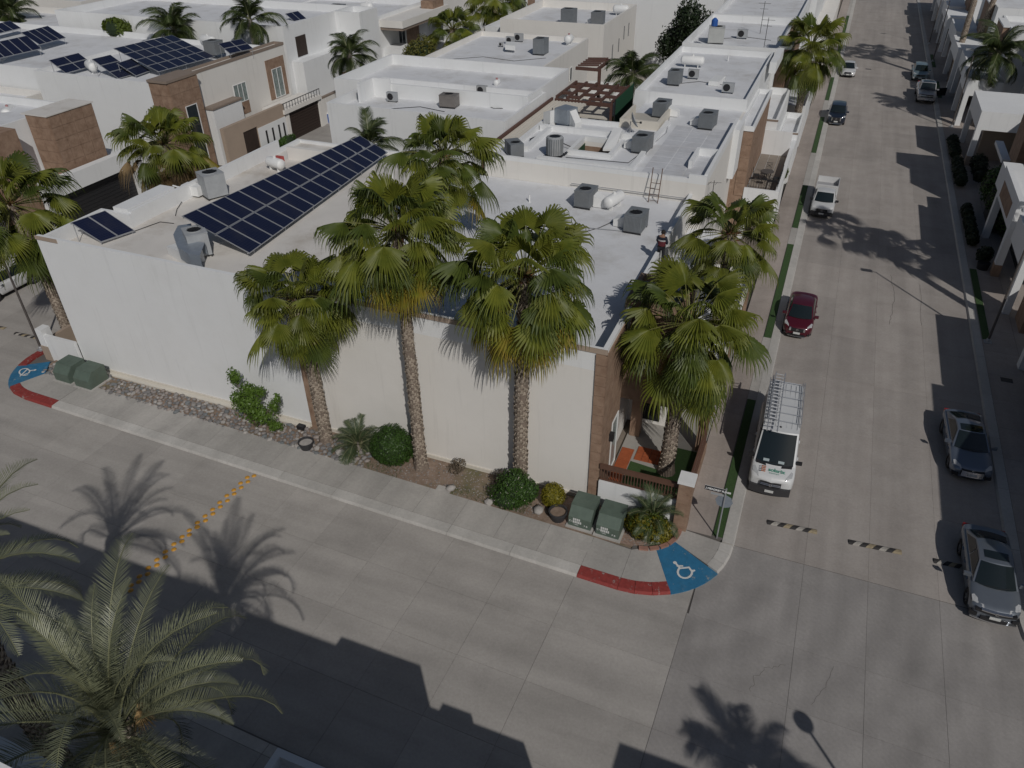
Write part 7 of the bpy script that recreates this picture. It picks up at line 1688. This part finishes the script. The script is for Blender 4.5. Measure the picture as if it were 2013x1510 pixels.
# ------------------------------------------------------------------ the man on the roof
def person(label, x, y, z, rz):
    rt = root('person', label, 'person', (x, y, z), rz, local=True)
    def skin(name, verts, edges, radii, m, parent, sub=2, rootv=0):
        me = bpy.data.meshes.new(name); me.from_pydata(verts, edges, []); me.update(); me.materials.append(m)
        o = bpy.data.objects.new(name, me); C.objects.link(o); o.parent = parent
        sk = o.modifiers.new('skin', 'SKIN'); sk.use_smooth_shade = True
        for i, r_ in enumerate(radii):
            v = me.skin_vertices[0].data[i]; v.radius = r_ if isinstance(r_, tuple) else (r_, r_); v.use_root = (i == rootv)
        s = o.modifiers.new('sub', 'SUBSURF'); s.levels = sub; s.render_levels = sub; return o
    SKIN = mat('skin', (.26, .14, .09), .6); NAVY = mat('navy_cloth', (.012, .014, .028), .85, .15, 20); MAR = mat('maroon_cloth', (.10, .014, .02), .85, .15, 20); TRO = mat('dark_trousers', (.012, .013, .017), .9, .15, 20)
    # body: pelvis, spine, neck, head, arms, legs in one surface
    V_ = [(0, 0, .93), (0, .01, 1.12), (0, .02, 1.34), (0, .02, 1.46), (0, -.02, 1.53), (0, -.05, 1.64),
         (-.18, .02, 1.42), (-.27, .01, 1.18), (-.20, -.16, 1.02), (-.15, -.24, 1.04),
         (.18, .02, 1.42), (.27, .01, 1.18), (.20, -.16, 1.02), (.15, -.24, 1.04),
         (-.10, 0, .86), (-.12, .0, .50), (-.13, .04, .09), (-.14, -.12, .04),
         (.10, 0, .86), (.13, -.02, .50), (.15, .03, .09), (.17, -.13, .04), (0, -.06, 1.72)]
    E_ = [(0, 1), (1, 2), (2, 3), (3, 4), (4, 5), (5, 22), (3, 6), (6, 7), (7, 8), (8, 9), (3, 10), (10, 11), (11, 12), (12, 13), (0, 14), (14, 15), (15, 16), (16, 17), (0, 18), (18, 19), (19, 20), (20, 21)]
    Rr = [(.15, .11), (.14, .10), (.17, .11), (.11, .08), .055, .095, .065, .05, .038, .035, .065, .05, .038, .035, .09, .065, .045, .04, .09, .065, .045, .04, .06]
    skin('body', V_, E_, Rr, SKIN, rt)
    sel = [0, 1, 2, 3, 6, 7, 8, 10, 11, 12]; mp = {v: i for i, v in enumerate(sel)}
    skin('jacket', [V_[i] for i in sel], [(mp[a], mp[c]) for a, c in E_ if a in mp and c in mp], [(.175, .135), (.165, .125), (.195, .135), (.12, .095), .085, .068, .055, .085, .068, .055], NAVY, rt)
    sel = [0, 14, 15, 16, 18, 19, 20]; mp = {v: i for i, v in enumerate(sel)}
    skin('trousers', [V_[i] for i in sel], [(mp[a], mp[c]) for a, c in E_ if a in mp and c in mp], [(.16, .125), .105, .08, .062, .105, .08, .062], TRO, rt)
    def band(z0, z1, m, nm, e=.012):
        b = MB(); b.lathe((0, .012, 0), [(1, z0), (1, z1)], 20); me = b.mesh(nm, m)
        for v in me.vertices:
            w_ = .205 + e if v.co.z > 1.1 else .185 + e; v.co.x *= w_; v.co.y = (v.co.y - .012) * (.148 + e) + .012
        part(me, nm, rt)
    band(.98, 1.24, MAR, 'jacket_panel'); band(1.245, 1.265, WPAINT, 'jacket_stripe'); band(1.285, 1.305, WPAINT, 'jacket_stripe')
    HAIR = mat('dark_hair', (.012, .009, .008), .8)
    b = MB(); b.lathe((0, -.045, 1.61), [(.105, 0), (.112, .06), (.1, .12), (.06, .155), (0, .165)], 14); b.build('hair', HAIR, rt, smooth=True)
    for s_ in (-1, 1):
        MB().box(s_ * .035 - .012, -.152, 1.625, s_ * .035 + .012, -.142, 1.64).build('eye', BLK, rt); MB().lathe((s_ * .1, -.04, 1.60), [(0, 0), (.02, .01), (.02, .05), (0, .06)], 6).build('ear', SKIN, rt)
        MB().box(s_ * .14 - .05, -.2, 0, s_ * .14 + .05, .09, .09).build('shoe', BLK, rt)
        for k in range(5): MB().tube((s_ * (.13 - .02 * (k - 2) * .6), -.26, 1.04), (s_ * (.11 - .018 * (k - 2)), -.33 + .012 * abs(k - 1), 1.02 - .01 * k), .011, .008, 5).build('finger', SKIN, rt)
    MB().tube((0, -.14, 1.61), (0, -.175, 1.59), .014, .018, 6).build('nose', SKIN, rt)
    MB().box(-.028, -.148, 1.556, .028, -.14, 1.564).build('mouth', MAR, rt)
    return rt
q = at(1297, 517, ZB + .02)
person('man in navy and maroon jacket with white stripes standing on the roof, back turned', q.x, q.y, ZB + .02, rad(170))
